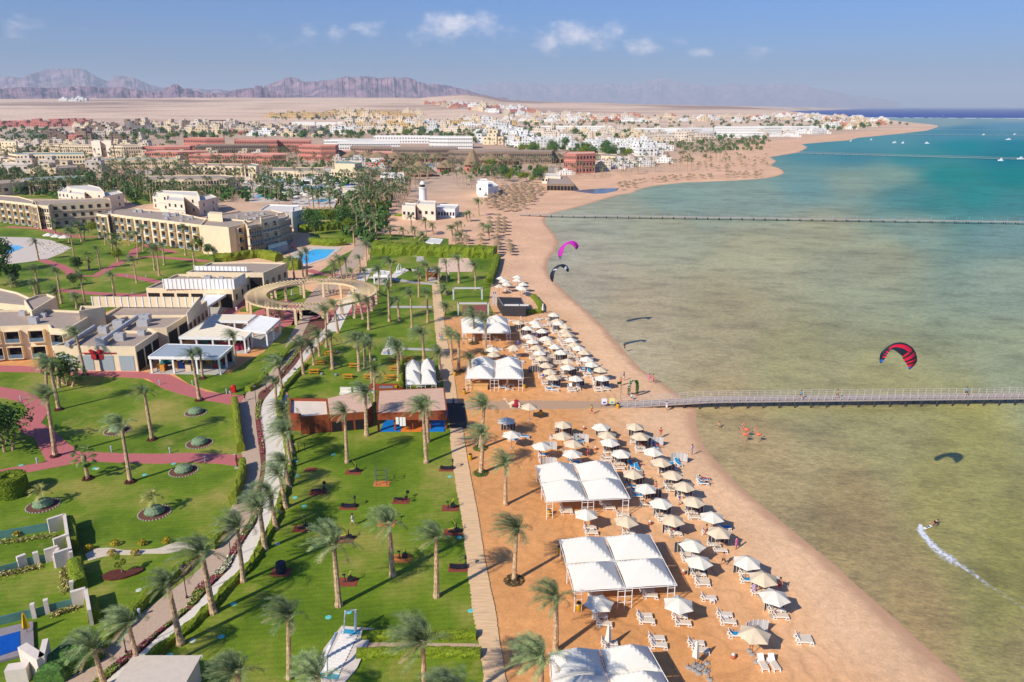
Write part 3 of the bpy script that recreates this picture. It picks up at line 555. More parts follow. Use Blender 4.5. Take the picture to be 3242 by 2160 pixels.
# flower strip between road and path
def flower_strip():
    cols=[C(150,160,60),C(196,60,110),C(230,226,200),C(160,50,90),C(90,120,30),C(210,190,120)]
    ms=[mat('petal_%s'%n,c,.7,.15,8) for n,c in zip(['olive','pink','white','red','green','cream'],cols)]
    r=random.Random(5); segs=[(1100,1160),(1160,1245),(1268,1330),(1330,1440),(1600,1640),(1640,1700),(1700,1760),(1765,1820),(1830,1870),(1870,1920),(1935,1990),(1990,2050),(2050,2110),(2110,2200)]
    dom=[0,3,0,1,1,4,1,2,1,0,0,3,1,0]
    ys=[q[0] for q in ROWS]; f=lambda v,k:np.interp(v,ys,[q[k] for q in ROWS]); objs=[]
    for (v0,v1),dm in zip(segs,dom):
        mb=MB(); c=G(float(f((v0+v1)/2,3)),(v0+v1)/2); n=int(260)
        for _ in range(n*4):
            v=r.uniform(v0,v1); t=r.uniform(.0,1.0); u=f(v,3)*(1-t)+f(v,4)*t; p=G(float(u),v)-c; p.z=r.uniform(.05,.34)
            mi=dm if r.random()<.5 else (4 if r.random()<.5 else r.randrange(6)); leaf_quads(mb,[(p,Vector((0,0,1)))],.13,r,mi)
        o=mb.build('flower_bed',ms,loc=(c.x,c.y,0)); tag(o,'x','flower bed','flower beds between the road and the white path'); objs.append(o)
    rank(objs,'strip of small mixed flowers between grey road and white path,','bed up from the terrace wall',G(200,2160))
flower_strip()
# plain pools (set in their decks)
def pool(label,pts,deck=None,group=None):
    if deck: sheet('pool_deck',deck,.1,POOLD)
    c=G(*pts[0]); P=[(G(u,v,.15)-c) for u,v in pts]; mb=MB(); mb.prism([(p.x,p.y) for p in P],0,.15); o=mb.build('swimming_pool',POOL,loc=(c.x,c.y,0)); tag(o,label,'pool',group); return o
pool('bright blue rectangular pool below the hotel block with the tall hedges',[(931,822),(968,836),(1032,815),(1060,790),(1000,788),(965,800)],[(920,825),(968,842),(1040,818),(1070,795),(1085,782),(980,780),(925,800)])
pool('round blue pool seen at the edge beside the sunny poolside terrace',[(-60,775),(-20,778),(0,776),(15,805),(35,800),(60,790),(76,783),(60,777),(0,775),(-30,770)],[(-80,760),(0,750),(90,752),(160,760),(228,785),(200,800),(150,820),(85,830),(40,835),(-80,830)])
pool('long blue pool in the water park, before the sand coloured slides',wB([(0,1345),(120,1360),(220,1345),(180,1335),(60,1335)]),[(790,640),(900,640),(900,600),(790,612)])
pool('free-form blue pool in the water park with the striped bridge',wB([(360,1290),(530,1290),(720,1262),(650,1245),(560,1240),(470,1245),(420,1265)]),[(900,590),(1160,600),(1170,560),(1050,545),(900,560)])
pool('small blue pool at the top of the water park',wB([(340,1225),(450,1235),(450,1215),(380,1212)]),None)
pool('blue pool with a shade sail in front of the water park',wB([(480,1390),(700,1395),(715,1370),(620,1368)]),[(920,650),(1060,655),(1070,610),(930,610)])
pool('pale pool far back between the thatched villas',wB([(1560,1060),(1700,1100),(1700,1078),(1600,1052)]),wB([(1540,1110),(1760,1110),(1740,1040),(1540,1045)]))
pool('second pale pool far back, seaward of the thatched villas',wB([(2070,1095),(2240,1120),(2250,1108),(2100,1085)]),wB([(2050,1130),(2300,1130),(2300,1080),(2040,1080)]))
pool('narrow pool gleaming among the palms behind the hotel gardens',wA([(1140,1130),(1250,1135),(1240,1120),(1150,1118)]),wA([(1130,1140),(1440,1140),(1440,1110),(1140,1112)]))
pool('long pool gleaming among the palms before the red hotel',wA([(1180,1070),(1420,1078),(1480,1058),(1240,1055)]),wA([(1160,1085),(1560,1085),(1560,1045),(1180,1050)]))
sheet('pool_deck',[(700,600),(860,610),(1060,625),(1180,640),(1180,560),(1060,530),(860,545),(760,560)],.05,POOLD)
# football posts, sand court, red court
sheet('sand_court',[(1385,862),(1495,860),(1502,840),(1480,815),(1390,818)],.06,mat('court_sand',C(236,200,172),.9,.05))
sheet('court',[(1462,1000),(1545,1000),(1540,965),(1465,968)],.06,mat('court_red',C(150,84,74),.9,.08))
sheet('path',[(1414,1276),(1470,1277),(1478,1352),(1425,1357)],.14,mat('dark_mat',C(66,60,58),.8,.1,4))
sheet('path',[(1455,1272),(1700,1268),(1960,1272),(1962,1292),(1700,1296),(1478,1298)],.05,mat('sand_path',C(196,160,126),.9,.08,3,.2))
# ================================================================ palms
LEAF=mat('palm_leaf',C(160,172,110,.88),.6,col2=C(76,102,66,.8),scale=1.6,spec=.15,rnd=.25); LEAFG=mat('fan_palm_leaf',C(128,146,60),.6,col2=C(60,84,28),scale=2,rnd=.15)
LEAFD=mat('palm_leaf_dry',C(170,150,112),.8,.2,3); TRUNK=mat('palm_bark',C(222,186,144,.9),.95,col2=C(150,120,92),scale=5,bump=.8,stretch=(1,1,2.2)); FRUIT=mat('palm_fruit',C(190,130,60),.8,.2,6)
def frond(mb,r,d0,L,wind,ns=11,leaf=.62,w=.05,mi=0,dn=1.25):
    p=Vector((0,0,0)); d=Vector(d0); P=[p.copy()];D=[d.normalized()]
    for i in range(ns):
        s_=(i+1)/ns; dd=(d+wind*s_*1.5+Vector((0,0,-1))*dn*s_*s_).normalized(); p=p+dd*L/ns; P.append(p.copy()); D.append(dd)
    for i in range(ns):
        d=D[i+1]; sd_=d.cross(Vector((0,0,1))); sd_=sd_.normalized() if sd_.length>.05 else Vector((0,1,0)); up=sd_.cross(d)
        a,b=P[i],P[i+1]; t=.035*(1-i/ns)+.008
        mb.face([a-sd_*t,a+sd_*t,b+sd_*t*.8,b-sd_*t*.8],mi)
        if i<1: continue
        prof=math.sin(min(1,(i+1.5)/ns)*PI*.82)**.5
        for half in (0,.5):
            q=a.lerp(b,half)
            for sg in (-1,1):
                l=leaf*prof*r.uniform(.8,1.15); dirv=(sd_*sg*1.0+d*.75+up*r.uniform(.05,.5)+wind*.35).normalized(); tip=q+dirv*l+Vector((0,0,-l*.18))+wind*l*.15
                e=d*w; mb.face([q-e,q+e,tip+e*.35,tip-e*.35],mi)
def palm_crown(seed,n=40,L=3.45,wind=1.05,fine=True):
    r=random.Random(seed); mb=MB(); W=Vector((-.95,.2,.02))
    for k in range(n):
        az=k*2.39996+r.uniform(-.25,.25); el=math.radians(82-(k/n)**.8*84+r.uniform(-8,8)); d=Vector((math.cos(az)*math.cos(el),math.sin(az)*math.cos(el),math.sin(el)))
        ww=W*wind*r.choice([.25,.9,1.05,1.2])*(1.1 if k<n*.75 else .7); dry=k>n*.90
        frond(mb,r,d,L*r.uniform(.8,1.08)*(.8 if dry else 1),ww,ns=11 if fine else 7,leaf=.6 if fine else .8,w=.036 if fine else .09,mi=1 if dry else 0,dn=1.25 if not dry else 2.0)
    mb.lathe([(.28,-.5),(.36,-.15),(.26,.15),(0,.35)],8,1)
    return mb.mesh('palm_crown',[LEAF,LEAFD])
def palm_trunk(seed):
    mb=MB(); r=random.Random(seed); n=26; pr=[]
    for i in range(n+1):
        t=i/n; rad=.30-.11*t+(.10*(1-t*8) if t<.125 else 0); pr.append((rad+(.02 if i%2 else -.012)+r.uniform(-.008,.008),t*.995))
    mb.lathe(pr,9); return mb.mesh('trunk',[TRUNK],False)
CROWNS=[palm_crown(s_,n=37+s_%4) for s_ in (1,2,3,4)]; CROWNS_F=[palm_crown(s_,n=24,fine=False) for s_ in (11,12,13)]; TRUNKM=[palm_trunk(1),palm_trunk(2)]
def fan_crown(seed,n=26,R=1.9):
    r=random.Random(seed); mb=MB()
    for k in range(n):
        az=k*2.4+r.uniform(-.2,.2); el=math.radians(75-(k/n)*120); d=Vector((math.cos(az)*math.cos(el),math.sin(az)*math.cos(el),math.sin(el))); q=d*R*r.uniform(.6,.8); sd_=d.cross(Vector((0,0,1))).normalized(); up=sd_.cross(d)
        mb.face([-sd_*.03,sd_*.03,q+sd_*.02,q-sd_*.02],0)
        for j in range(11):
            a=(j-5)*.27; e=(d*math.cos(a)+sd_*math.sin(a)); t=q+e*.85*r.uniform(.85,1.1)+Vector((0,0,-.28)); s2=e.cross(up).normalized()*.07; m_=q.lerp(t,.55); mb.face([q,m_+s2,t,m_-s2],0)
    mb.lathe([(.3,-1.0),(.42,-.4),(.3,.1),(0,.3)],8,1); return mb.mesh('crown',[LEAFG,LEAFD])
FANS=[fan_crown(1),fan_crown(2)]
PALMS={}
_pi=0
def palm(x,y,h,zone,fan=False,fine=True,tx=None,scale=1):
    global _pi; _pi+=1; r=random.Random(_pi*13)
    o=bpy.data.objects.new('fan_palm' if fan else 'date_palm',None); COL.objects.link(o); o.location=(x,y,0)
    t=bpy.data.objects.new('trunk',TRUNKM[_pi%2]); COL.objects.link(t); t.parent=o; t.scale=(scale,scale,h); t.rotation_euler=(0,0,r.uniform(0,6))
    me=FANS[_pi%2] if fan else (CROWNS if fine else CROWNS_F)[_pi%(4 if fine else 3)]
    c=bpy.data.objects.new('crown',me); COL.objects.link(c); c.parent=o; c.location=(0,0,h); c.rotation_euler=(r.uniform(-.16,.16),r.uniform(-.18,.12),r.uniform(-.45,.45) if not fan else r.uniform(0,6)); k=scale*r.uniform(.72,1.06); c.scale=(k,k,k*r.uniform(.85,1.15)); t.scale.x=t.scale.y=scale*r.uniform(.82,1.2)
    if tx is not None: o.rotation_euler=(0,math.atan2(tx-x,h),0); 
    tag(o,'x','palm tree',None); PALMS.setdefault(zone,[]).append(o); return o
def zone_of(u,v,p):
    if v>1380 and u>1495: return 'sand'
    if u>1495 and v>1180: return 'sand'
    if u>1410 and v>960: return 'mid'
    if v>1240 and u>1040: return 'gym'
    if v>1400 and 780<u<960 or (v>1740 and u<800 and u>380): return 'road'
    if v>1140 and u<560: return 'west'
    if v>1000 and u>940: return 'bench'
    if u<620 and v<1140: return 'garden'
    if u>1150 and v<800: return 'beachgarden'
    if u>1170: return 'lawnmid'
    return 'ring'
def palmpx(bx,by,tx,ty,fan=False):
    b=G(bx,by); t=AT(tx,ty,b.y); h=max(1.6,t.z); fine=b.y<260
    return palm(b.x,b.y,h,zone_of(bx,by,b),fan,fine,tx=t.x)
def palmtop(tx,ty,h):
    a=G(tx,ty,h); q=palm(a.x,a.y,h,'gym' if tx>560 else 'road'); return q
for p in Wn(0,1760,3.92,[(1760,1530),(2245,1100),(1300,1620)]): pass
near=[]
near+=[(449,2150,406,1972),(573,2041,531,1849),(332,2175,296,2056),(676,1942,640,1757),(771,1842,751,1673),(916,2150,912,1951),(1073,1919,1057,1726),
(1243,1824,1232,1655),(1382,1891,1381,1703),(1627,1839,1636,1675),(1759,2063,1761,1893),(1522,1499,1530,1374),(1521,1420,1533,1287),(1600,1599,1601,1469),(1350,1466,1339,1296),(1354,1400,1351,1278),
(1099,1465,1091,1306),(1161,1380,1156,1245),(1187,1281,1184,1176),(921,1482,906,1372),(915,1544,901,1466),(905,1609,886,1502),(874,1676,856,1566),(839,1741,822,1612),(925,1438,906,1345),(915,1400,900,1300),(893,1240,883,1158),(874,1290,872,1212),
(961,1185,951,1099),(994,1157,986,1097),(1012,1128,1006,1064),(1034,1100,1030,985),(1053,1170,1046,1069),(1071,1055,1057,965),(1138,1176,1131,1077),(1157,1168,1152,1077),(1178,1225,1170,1097),(1150,1012,1136,944),(1168,1045,1164,957),
(632,1268,608,1128),(642,1199,634,1122),(750,1160,738,1066),(270,1189,240,1056),(187,1298,158,1158),(148,1250,145,1150),(176,1446,148,1255),(413,1527,383,1344),(482,1393,457,1245)]
near+=[(a/3.92,600+b/3.92,c/3.92,600+d/3.92) for a,b,c,d in [(480,880,440,660),(920,850,870,520),(370,450,340,330),(500,450,490,380),(690,560,670,430),(1050,640,1040,520),(1015,650,960,440),(1290,520,1280,430),(1610,690,1600,570),(1710,840,1700,560),(1780,770,1770,480),(1835,600,1830,540),(2305,820,2280,490),(1920,1005,1890,740),(1980,1075,1940,750),(2040,940,2020,700),(1470,900,1430,680),(1245,990,1200,740),(1700,1165,1650,880),(1425,1340,1385,1080),(1060,1430,1000,1100),(765,1420,700,1020),(720,1480,690,1280),(955,1480,940,1350),(490,1300,430,1000),(440,1310,420,1180),(200,1210,180,1150),(860,660,840,520)]]
near+=[(600+a/3.92,600+b/3.92,600+c/3.92,600+d/3.92) for a,b,c,d in [(65,950,30,720),(1105,1160,1080,1010),(1175,1150,1160,1010),(1305,1120,1270,880),(1410,1090,1390,840),(1455,1070,1450,780),(1800,1100,1790,960),(1890,1110,1850,880),(1950,1100,1935,880),(2020,1120,2010,1020),(2120,1040,2110,850),(2180,1150,2170,1020),(2200,960,2190,690),(2240,880,2235,720),(1130,1610,1100,1510),(1780,1130,1765,1050)]]
near+=[(1150+a/3.92,600+b/3.92,1150+c/3.92,600+d/3.92) for a,b,c,d in [(605,550,590,350),(780,580,770,400),(865,545,860,450),(1110,640,1100,490),(1225,530,1215,430),(1170,520,1165,440),(1290,400,1280,310),(1325,400,1320,300),(1435,330,1430,150),(1560,620,1550,480),(1485,540,1490,450),(1220,640,1215,570),(340,585,330,500),(500,600,490,510),(645,610,635,500),(170,560,150,490),(745,640,740,580),(195,1300,190,1010),(350,1200,330,900),(690,1340,690,1060),(710,1110,700,1020),(790,1140,775,950),(1040,1150,1025,910),(1190,1165,1180,870),(1395,1250,1385,950),(940,1165,935,1020),(325,1640,310,1200),(450,1628,425,1390),(605,1718,585,1300),(800,1655,795,1290),(1030,1310,1020,1250),(1000,1560,1035,1450),(1350,1700,1360,1520)]]
near+=[(1150+a/3.92,1000+b/3.92,1150+c/3.92,1000+d/3.92) for a,b,c,d in [(440,810,425,400),(480,590,465,390),(755,560,735,220),(955,780,945,470),(1100,550,1085,240),(1185,690,1185,290),(1330,830,1325,540),(1380,330,1370,20),(1520,470,1515,50)]]
for p in near: palmpx(*p)
for p in ((1006,2140,8.6),(752,2128,8.4),(1338,2030,8.6),(1448,2195,8.2),(1716,2088,8.4)): palmtop(*p)
for p in ((279,1517,264,1445),(200,1215,196,1140),(188,1228,180,1165),(215,1220,222,1150),(230,1225,240,1175),(283,855,278,815),(357,812,352,755),(367,812,370,752),(334,776,331,735),(-10,1420,-10,1330),(20,1400,30,1320),(40,1425,45,1370),(130,700,128,660),(287,705,285,680)): palmpx(*p,True)
# background groves: scattered over their real ground areas
def inpoly(x,y,P):
    ins=False;j=len(P)-1
    for i in range(len(P)):
        if ((P[i][1]>y)!=(P[j][1]>y)) and x<(P[j][0]-P[i][0])*(y-P[i][1])/(P[j][1]-P[i][1])+P[i][0]: ins=not ins
        j=i
    return ins
def scatter(polypx,n,seed,mind=4,occ=None):
    r=random.Random(seed); us=[p[0] for p in polypx];vs=[p[1] for p in polypx]; out=[];t=0
    bb=[(min(q[0] for q in o),max(q[0] for q in o),min(q[1] for q in o),max(q[1] for q in o),o) for o in (occ or [])]
    while len(out)<n and t<n*60:
        t+=1; u=r.uniform(min(us),max(us)); v=r.uniform(min(vs),max(vs))
        if not inpoly(u,v,polypx): continue
        p=G(u,v) if v>388 else march(u,v)
        if any((p.x-q.x)**2+(p.y-q.y)**2<mind*mind for q in out): continue
        if any(b[0]<p.x<b[1] and b[2]<p.y<b[3] and inpoly(p.x,p.y,b[4]) for b in bb): continue
        out.append(p)
    return out
FOOT=[]   # building footprints in metres, so that palms stay out of them
# ================================================================ beach furniture
CANV=mat('white_canvas',C(250,244,228,.70),.7,.012,1.5); CANB=mat('beige_canvas',C(228,206,172,.8),.75,.05,1.5); FRAME=mat('white_paint_metal',C(244,240,232,.88),.5,.03,2)
PLW=mat('white_plastic',C(245,240,228,.88),.45,.03,3); MESHB=mat('sling_fabric',C(226,208,182,.85),.8,.05,6); WOODP=mat('umbrella_pole_wood',C(168,110,62),.7,.15,3)
GREYF=mat('grey_stripe_fabric',C(104,96,98),.85,col2=C(74,68,72),scale=3.2,stretch=(3,3,.05)); PALEF=mat('pale_stripe_fabric',C(216,212,206),.85,col2=C(182,178,176),scale=3.2,stretch=(3,3,.05))
BLUET=mat('blue_towel',C(20,150,205),.9,.15,5,.3); YEL=mat('yellow_bin_plastic',C(210,160,20),.5,.1,3); STONE=mat('concrete_base',C(176,166,154),.9,.12,5,.2); DARKM=mat('dark_metal',C(52,48,48),.5,.2,4)
REDF=mat('red_cloth',C(176,36,44),.8,.12,4); THATCH=mat('thatch',C(176,148,112),.95,col2=C(128,104,78),scale=6,bump=.8)
def tent(label,BL,BR,FR,FL,z=2.5,n=(2,2),frontlegs=True):
    P=[G(*q,z) for q in (FL,FR,BR,BL)]; c=(P[0]+P[1]+P[2]+P[3])/4; o=root('shade_canopy',(c.x,c.y,0),label,'canopy','white shade canopies on the sand')
    def at(s_,t): return (P[0].lerp(P[1],s_)).lerp(P[3].lerp(P[2],s_),t)-Vector((c.x,c.y,0))
    NX,NY=n
    for i in range(NX):
        for j in range(NY):
            mb=MB(); K=14; s0,s1=i/NX+.006,(i+1)/NX-.006; t0,t1=j/NY+.006,(j+1)/NY-.006
            for b in range(K+1):
                for a in range(K+1):
                    u=a/K*2-1;v=b/K*2-1; e=max(abs(u),abs(v)); hh=1.05*(1-e)**1.0; hh=1.75*(.9*(1-e)+.10*(1-u*u)*(1-v*v)); pin=.035*(1-u*u)*(v if abs(v)>.99 else 0); pin2=.035*(1-v*v)*(u if abs(u)>.99 else 0)
                    q=at(s0+(s1-s0)*(u-pin2+1)/2,t0+(t1-t0)*(v-pin+1)/2); mb.v.append((q.x,q.y,z+hh))
            for b in range(K):
                for a in range(K): k=b*(K+1)+a; mb.f.append((k,k+1,k+K+2,k+K+1)); mb.m.append(0)
            # valance
            mb.build('canopy_panel',CANV,o)
    for i in range(NX+1):
        for j in range(NY+1):
            if (j not in (0,NY)) and (i not in (0,NX)): pass
            mb=MB(); q=at(min(.985,max(.015,i/NX)),min(.985,max(.015,j/NY))); w_=.75
            dirs=[]
            if i<NX: dirs.append((P[1]-P[0]).normalized()*w_)
            if i>0: dirs.append((P[0]-P[1]).normalized()*w_)
            mb.tube([(q.x,q.y,0),(q.x,q.y,z)],.05,6)
            for dv in dirs:
                mb.tube([(q.x+dv.x,q.y+dv.y,0),(q.x+dv.x,q.y+dv.y,z+.1)],.04,6)
                for zz in (.75,1.45,2.1): mb.tube([(q.x,q.y,zz),(q.x+dv.x,q.y+dv.y,zz)],.03,5)
            mb.build('leg_frame',FRAME,o)
    mb=MB()
    for j in range(NY+1):
        a,b=at(0,j/NY),at(1,j/NY); mb.tube([(a.x,a.y,z-.04),(b.x,b.y,z-.04)],.04,5)
    for i in range(NX+1):
        a,b=at(i/NX,0),at(i/NX,1); mb.tube([(a.x,a.y,z-.04),(b.x,b.y,z-.04)],.04,5)
    mb.build('roof_frame',FRAME,o); return o
tent('large white four-panel canopy beside the lawn corner, near the black bar',(1459,1010),(1607,1008),(1618,1055),(1463,1055))
tent('large white four-panel canopy with the palm shadow above the camel and the wooden hut',(1484,1139),(1652,1143),(1658,1200),(1472,1199))
tent('white four-panel canopy in mid sand, shaded by a palm at its back corner',(1695,1473),(1936,1466),(1996,1578),(1728,1590))
tent('biggest white four-panel canopy, standing below the two parasols between the canopies',(1770,1708),(2058,1691),(2144,1853),(1816,1875))
tent('white canopy cut by the bottom of the photo with a large palm shadow on it',(1738,2066),(2053,2046),(2148,2215),(1752,2245))
tent('small white canopy on the grass beside the picnic benches and boardwalk',(1285,1150),(1375,1143),(1382,1217),(1285,1219))
# ---- parasol
def make_parasol(m,name='beach_umbrella'):
    o=root(name,(0,0,0),'x','umbrella','parasols on the sand'); mb=MB(); n=6; R=1.58; z=2.2; h=.72
    for k in range(n):
        a0=2*PI*k/n;a1=2*PI*(k+1)/n; K=5
        for i in range(K):
            t0=i/K;t1=(i+1)/K
            def pt(t,a,mid=False): 
                rr=R*t*(1-(.19*t if mid else 0)); return Vector((rr*math.cos(a),rr*math.sin(a),z+h*(1-t**1.15)-(.03*t if mid else 0)))
            am=(a0+a1)/2
            if i==0: mb.face([pt(0,a0),pt(t1,a0),pt(t1,am,True)]); mb.face([pt(0,a0),pt(t1,am,True),pt(t1,a1)])
            else: mb.face([pt(t0,a0),pt(t1,a0),pt(t1,am,True),pt(t0,am,True)]); mb.face([pt(t0,am,True),pt(t1,am,True),pt(t1,a1),pt(t0,a1)])
    mb.build('canopy',m,o)
    p=MB(); p.tube([(0,0,0),(0,0,z+h+.12)],.035,6); p.build('pole',WOODP,o)
    r_=MB()
    for k in range(n): a=2*PI*k/n; r_.tube([(0,0,z+h-.08),(R*.97*math.cos(a),R*.97*math.sin(a),z-.02)],.012,3)
    r_.build('ribs',WOODP,o)
    b=MB(); b.lathe([(0,.0),(.3,0),(.3,.1),(.12,.14),(.0,.14)],10); b.build('base',STONE,o); return o
PW=make_parasol(mat('parasol_white',C(244,234,212,.76),.75,.02,2)); PB=make_parasol(CANB)
UMB=[]; used={'w':False,'b':False}
def parasol(u,v,c,zone,sc=1.0):
    p=G(u,v,2.35*sc); src=PW if c=='w' else PB
    if not used[c]: o=src; used[c]=True; o.location=(p.x,p.y,0); 
    else: o=dup(src,(p.x,p.y,0))
    o.rotation_euler=(0,0,random.uniform(0,.8)); o.scale=(sc,)*3; o['zone']=zone; o['col']=c; UMB.append(o); return o
mid_rows={'A':[(510,780,'w'),(525,885,'w'),(570,945,'w'),(625,1020,'b'),(660,1085,'w'),(690,1155,'b'),(740,1240,'b'),(785,1320,'b'),(830,1390,'b')],
'B':[(600,710,'w'),(630,750,'w'),(690,815,'w'),(735,910,'w'),(785,960,'b'),(850,1010,'w'),(925,1080,'w'),(1010,1190,'b'),(1010,1265,'w'),(1110,1405,'w')],
'C':[(835,615,'w'),(880,690,'b'),(895,720,'w'),(980,760,'b'),(970,815,'b'),(1010,860,'b'),(1045,925,'w'),(1090,985,'b'),(1145,1030,'w'),(1215,1080,'b'),(1245,1165,'w'),(1305,1230,'w'),(1415,1295,'b'),(1440,1400,'w')]}
for k,L_ in mid_rows.items():
    for (x,y,c) in L_: parasol(1540+x/3.92,840+y/3.92,c,k,.98)
for x,y,c in [(180,160,'w'),(385,145,'w'),(385,185,'w'),(225,195,'w'),(250,235,'w'),(160,260,'b'),(455,235,'w'),(420,275,'w'),(450,292,'w')]: parasol(1540+x/3.92,840+y/3.92,c,'bar')
for x,y,c in [(400,710,'b'),(75,1045,'w'),(340,1020,'b'),(90,1105,'b')]: parasol(1540+x/3.92,840+y/3.92,c,'between')
for x,y,c in [(325,720,'b'),(315,860,'b'),(450,955,'b'),(440,1080,'w'),(60,985,'w'),(795,750,'w'),(870,850,'b'),(905,940,'w'),(1045,1080,'w'),(1215,745,'b'),(1285,865,'b'),(1440,1055,'w'),(1540,1185,'b'),(1195,1330,'b'),(1685,1345,'b'),(1355,1510,'w'),(1830,1485,'b')]: parasol(1700+x/3.92,1160+y/3.92,c,'near')
for x,y,c in [(2060,1125,'b'),(1775,1300,'w'),(1840,1470,'w')]: parasol(1150+x/3.92,1000+y/3.92,c,'near')
for x,y,c in [(1945,340,'b'),(1540,360,'w'),(2175,530,'w'),(1685,570,'b'),(2260,720,'b'),(1110,580,'b'),(610,495,'w'),(1930,880,'w'),(2010,1085,'w')]: parasol(1700+x/3.92,1500+y/3.92,c,'near')
for x,y,c in [(1040,70,'w'),(1240,270,'b'),(1380,500,'w'),(1130,960,'b'),(190,590,'w')]: parasol(2100+x/3.92,1760+y/3.92,c,'near',1.04)
parasol(1700+770/3.92,1760+580/3.92,'w','near')
nm={'A':'in the inland slanting row','B':'in the middle slanting row','C':'in the seaward slanting row','bar':'beyond the black beach bar','between':'between the two far canopies','near':'on the sand below the jetty'}
lmk={'A':G(1752,1200),'B':G(1824,1200),'C':G(1907,1200),'bar':G(1630,960),'between':G(1600,1120),'near':G(1955,1283)}
for z_ in nm:
    for c in 'wb':
        S_=[o for o in UMB if o['zone']==z_ and o['col']==c]
        rank(S_,'white parasol' if c=='w' else 'beige parasol',nm[z_]+(', from the jetty end' if z_ in 'ABC' else ', counted from the jetty' if z_=='near' else ', counted from the bar' if z_=='bar' else ''),lmk[z_])
        for o in S_: o['label']=o['label'].replace('parasol','parasol,',1)
for o in UMB: del o['zone']; del o['col']
# closed parasols
def closed_parasol(u,v,label,m=CANV,h=2.7,w_=.38,name='closed_umbrella'):
    p=G(u,v); o=root(name,(p.x,p.y,0),label,'umbrella'); mb=MB(); mb.lathe([(w_*.55,.8),(w_,.9),(w_*.75,1.5),(.16,h-.25),(.04,h)],8)
    for i in range(len(mb.v)):
        k=i%8; 
        if k%2: x,y,z_=mb.v[i]; mb.v[i]=(x*.6,y*.6,z_)
    mb.build('canopy',m,o); q=MB(); q.tube([(0,0,0),(0,0,h+.08)],.035,6); q.build('pole',WOODP,o); b=MB(); b.lathe([(0,0),(.28,0),(.28,.1),(0,.12)],10); b.build('base',STONE,o)
closed_parasol(1925,2052,'closed white parasol over loungers above the bottom canopy')
closed_parasol(2201,2105,'closed white parasol beside the cluster of concrete umbrella bases')
closed_parasol(1719,993,'closed white parasol at the end of the black bar hedge')
closed_parasol(88,2010,'closed yellow parasol beside the small blue pool in the terrace',mat('yellow_canvas',C(232,180,10),.8,.06,3),2.6,.42)
closed_parasol(886,824,'closed white parasol on the grass beside the hotel block pool')
closed_parasol(928,795,'closed red parasol by the pool of the hotel block',REDF)
closed_parasol(926,945,'closed white parasol on the grass inside the round pergola')
# ---- lounger
def make_lounger(towel=None):
    o=root('sun_lounger',(0,0,0),'x','sun lounger','white sun loungers on the sand')
    L_=1.28; f=MB()   # head is at -x
    for s_ in (-1,1):
        y=s_*.31
        f.box(-.62,L_-.3,y-.03,y+.03,.27,.35)
    f.box(-.62,-.54,-.31,.31,.27,.34); f.box(L_-.38,L_-.3,-.31,.31,.27,.34); f.build('frame',PLW,o)
    s1=MB(); s1.box(-.16,L_-.32,-.275,.275,.34,.375); s1.build('seat',MESHB,o)
    b=MB(); M=Matrix.Translation((-.16,0,.36))@Matrix.Rotation(math.radians(48),4,'Y')
    b.box(-.62,0,-.29,-.24,-.02,.03,M=M); b.box(-.62,0,.24,.29,-.02,.03,M=M); b.box(-.66,-.58,-.29,.29,-.02,.035,M=M); b.box(-.58,0,-.24,.24,0,.02,M=M); bo=b.build('backrest',PLW,o)
    pr=MB(); pr.tube([(-.5,-.2,.32),(-.38,-.2,.62)],.02,4); pr.tube([(-.5,.2,.32),(-.38,.2,.62)],.02,4); pr.build('back_strut',PLW,bo)
    for x0 in (-.5,L_-.55):
        for s_ in (-1,1):
            l=MB(); y=s_*.31
            for dx in (-.16,.16):
                M=Matrix.Translation((x0+.1+dx*.4,y,.28))@Matrix.Rotation(math.atan2(dx*1.1,.28)*-1,4,'Y'); l.box(-.03,.03,-.03,.03,-.32,0,M=M)
            l.box(x0-.06,x0+.26,y-.03,y+.03,.0,.03); l.build('leg',PLW,o)
    if towel: 
        t=MB(); t.box(-.1,L_-.4,-.25,.25,.38,.41); t.build('towel',towel,o)
        t=MB(); t.box(-.6,-.02,-.25,.25,.02,.045,M=Matrix.Translation((-.16,0,.37))@Matrix.Rotation(math.radians(48),4,'Y')); t.build('towel',towel,o)
    return o
LO=make_lounger(); LB=make_lounger(BLUET); lused=[False,False]; LOUNG=[]
def lounger(x,y,rz=0,blue=False,zone='near'):
    k=1 if blue else 0; src=(LO,LB)[k]; rz+=random.uniform(-.07,.07)
    if not lused[k]: lused[k]=True; o=src; o.location=(x,y,0); o.rotation_euler=(0,0,rz)
    else: o=dup(src,(x,y,0),rz)
    o['z']=zone; o['b']=k; LOUNG.append(o); return o
def lpx(ox,oy,L_,rz=0,blue=False,zone='near'):
    for x,y in L_: p=G(ox+x/3.92,oy+y/3.92,.35); lounger(p.x-.3,p.y,rz,blue,zone)
T0=math.radians(-4)
lpx(1700,1760,[(795,735),(850,830),(1350,730),(1380,795),(1785,735),(1830,820),(1500,1010),(1530,1095),(1990,1070),(2045,1160),(2145,510),(915,1070),(960,1145),(1420,480),(740,470),(2065,290),(2070,335),(2020,220),(1380,410)],T0)
lpx(2100,1760,[(775,715),(820,805),(1410,655),(1470,735),(1750,1000),(1770,1045),(1370,270),(1040,200),(1200,440)],T0)
lpx(2100,1760,[(1265,1315),(1400,1315)],math.radians(-86))
lpx(2100,1760,[(920,965),(1060,290)],T0,True)
lpx(1700,1500,[(670,655),(690,720),(1150,715),(380,460),(910,415),(1550,500),(1670,690),(1880,990),(1900,1050),(1930,470),(1965,530),(1820,260),(1690,190),(1650,130),(2210,870),(2290,940),(1365,370),(2140,720),(1080,500),(370,420),(860,360),(1590,560),(1730,730)],T0)
lpx(1700,1500,[(1250,265),(1240,210),(1190,150),(2340,660)],T0,True)
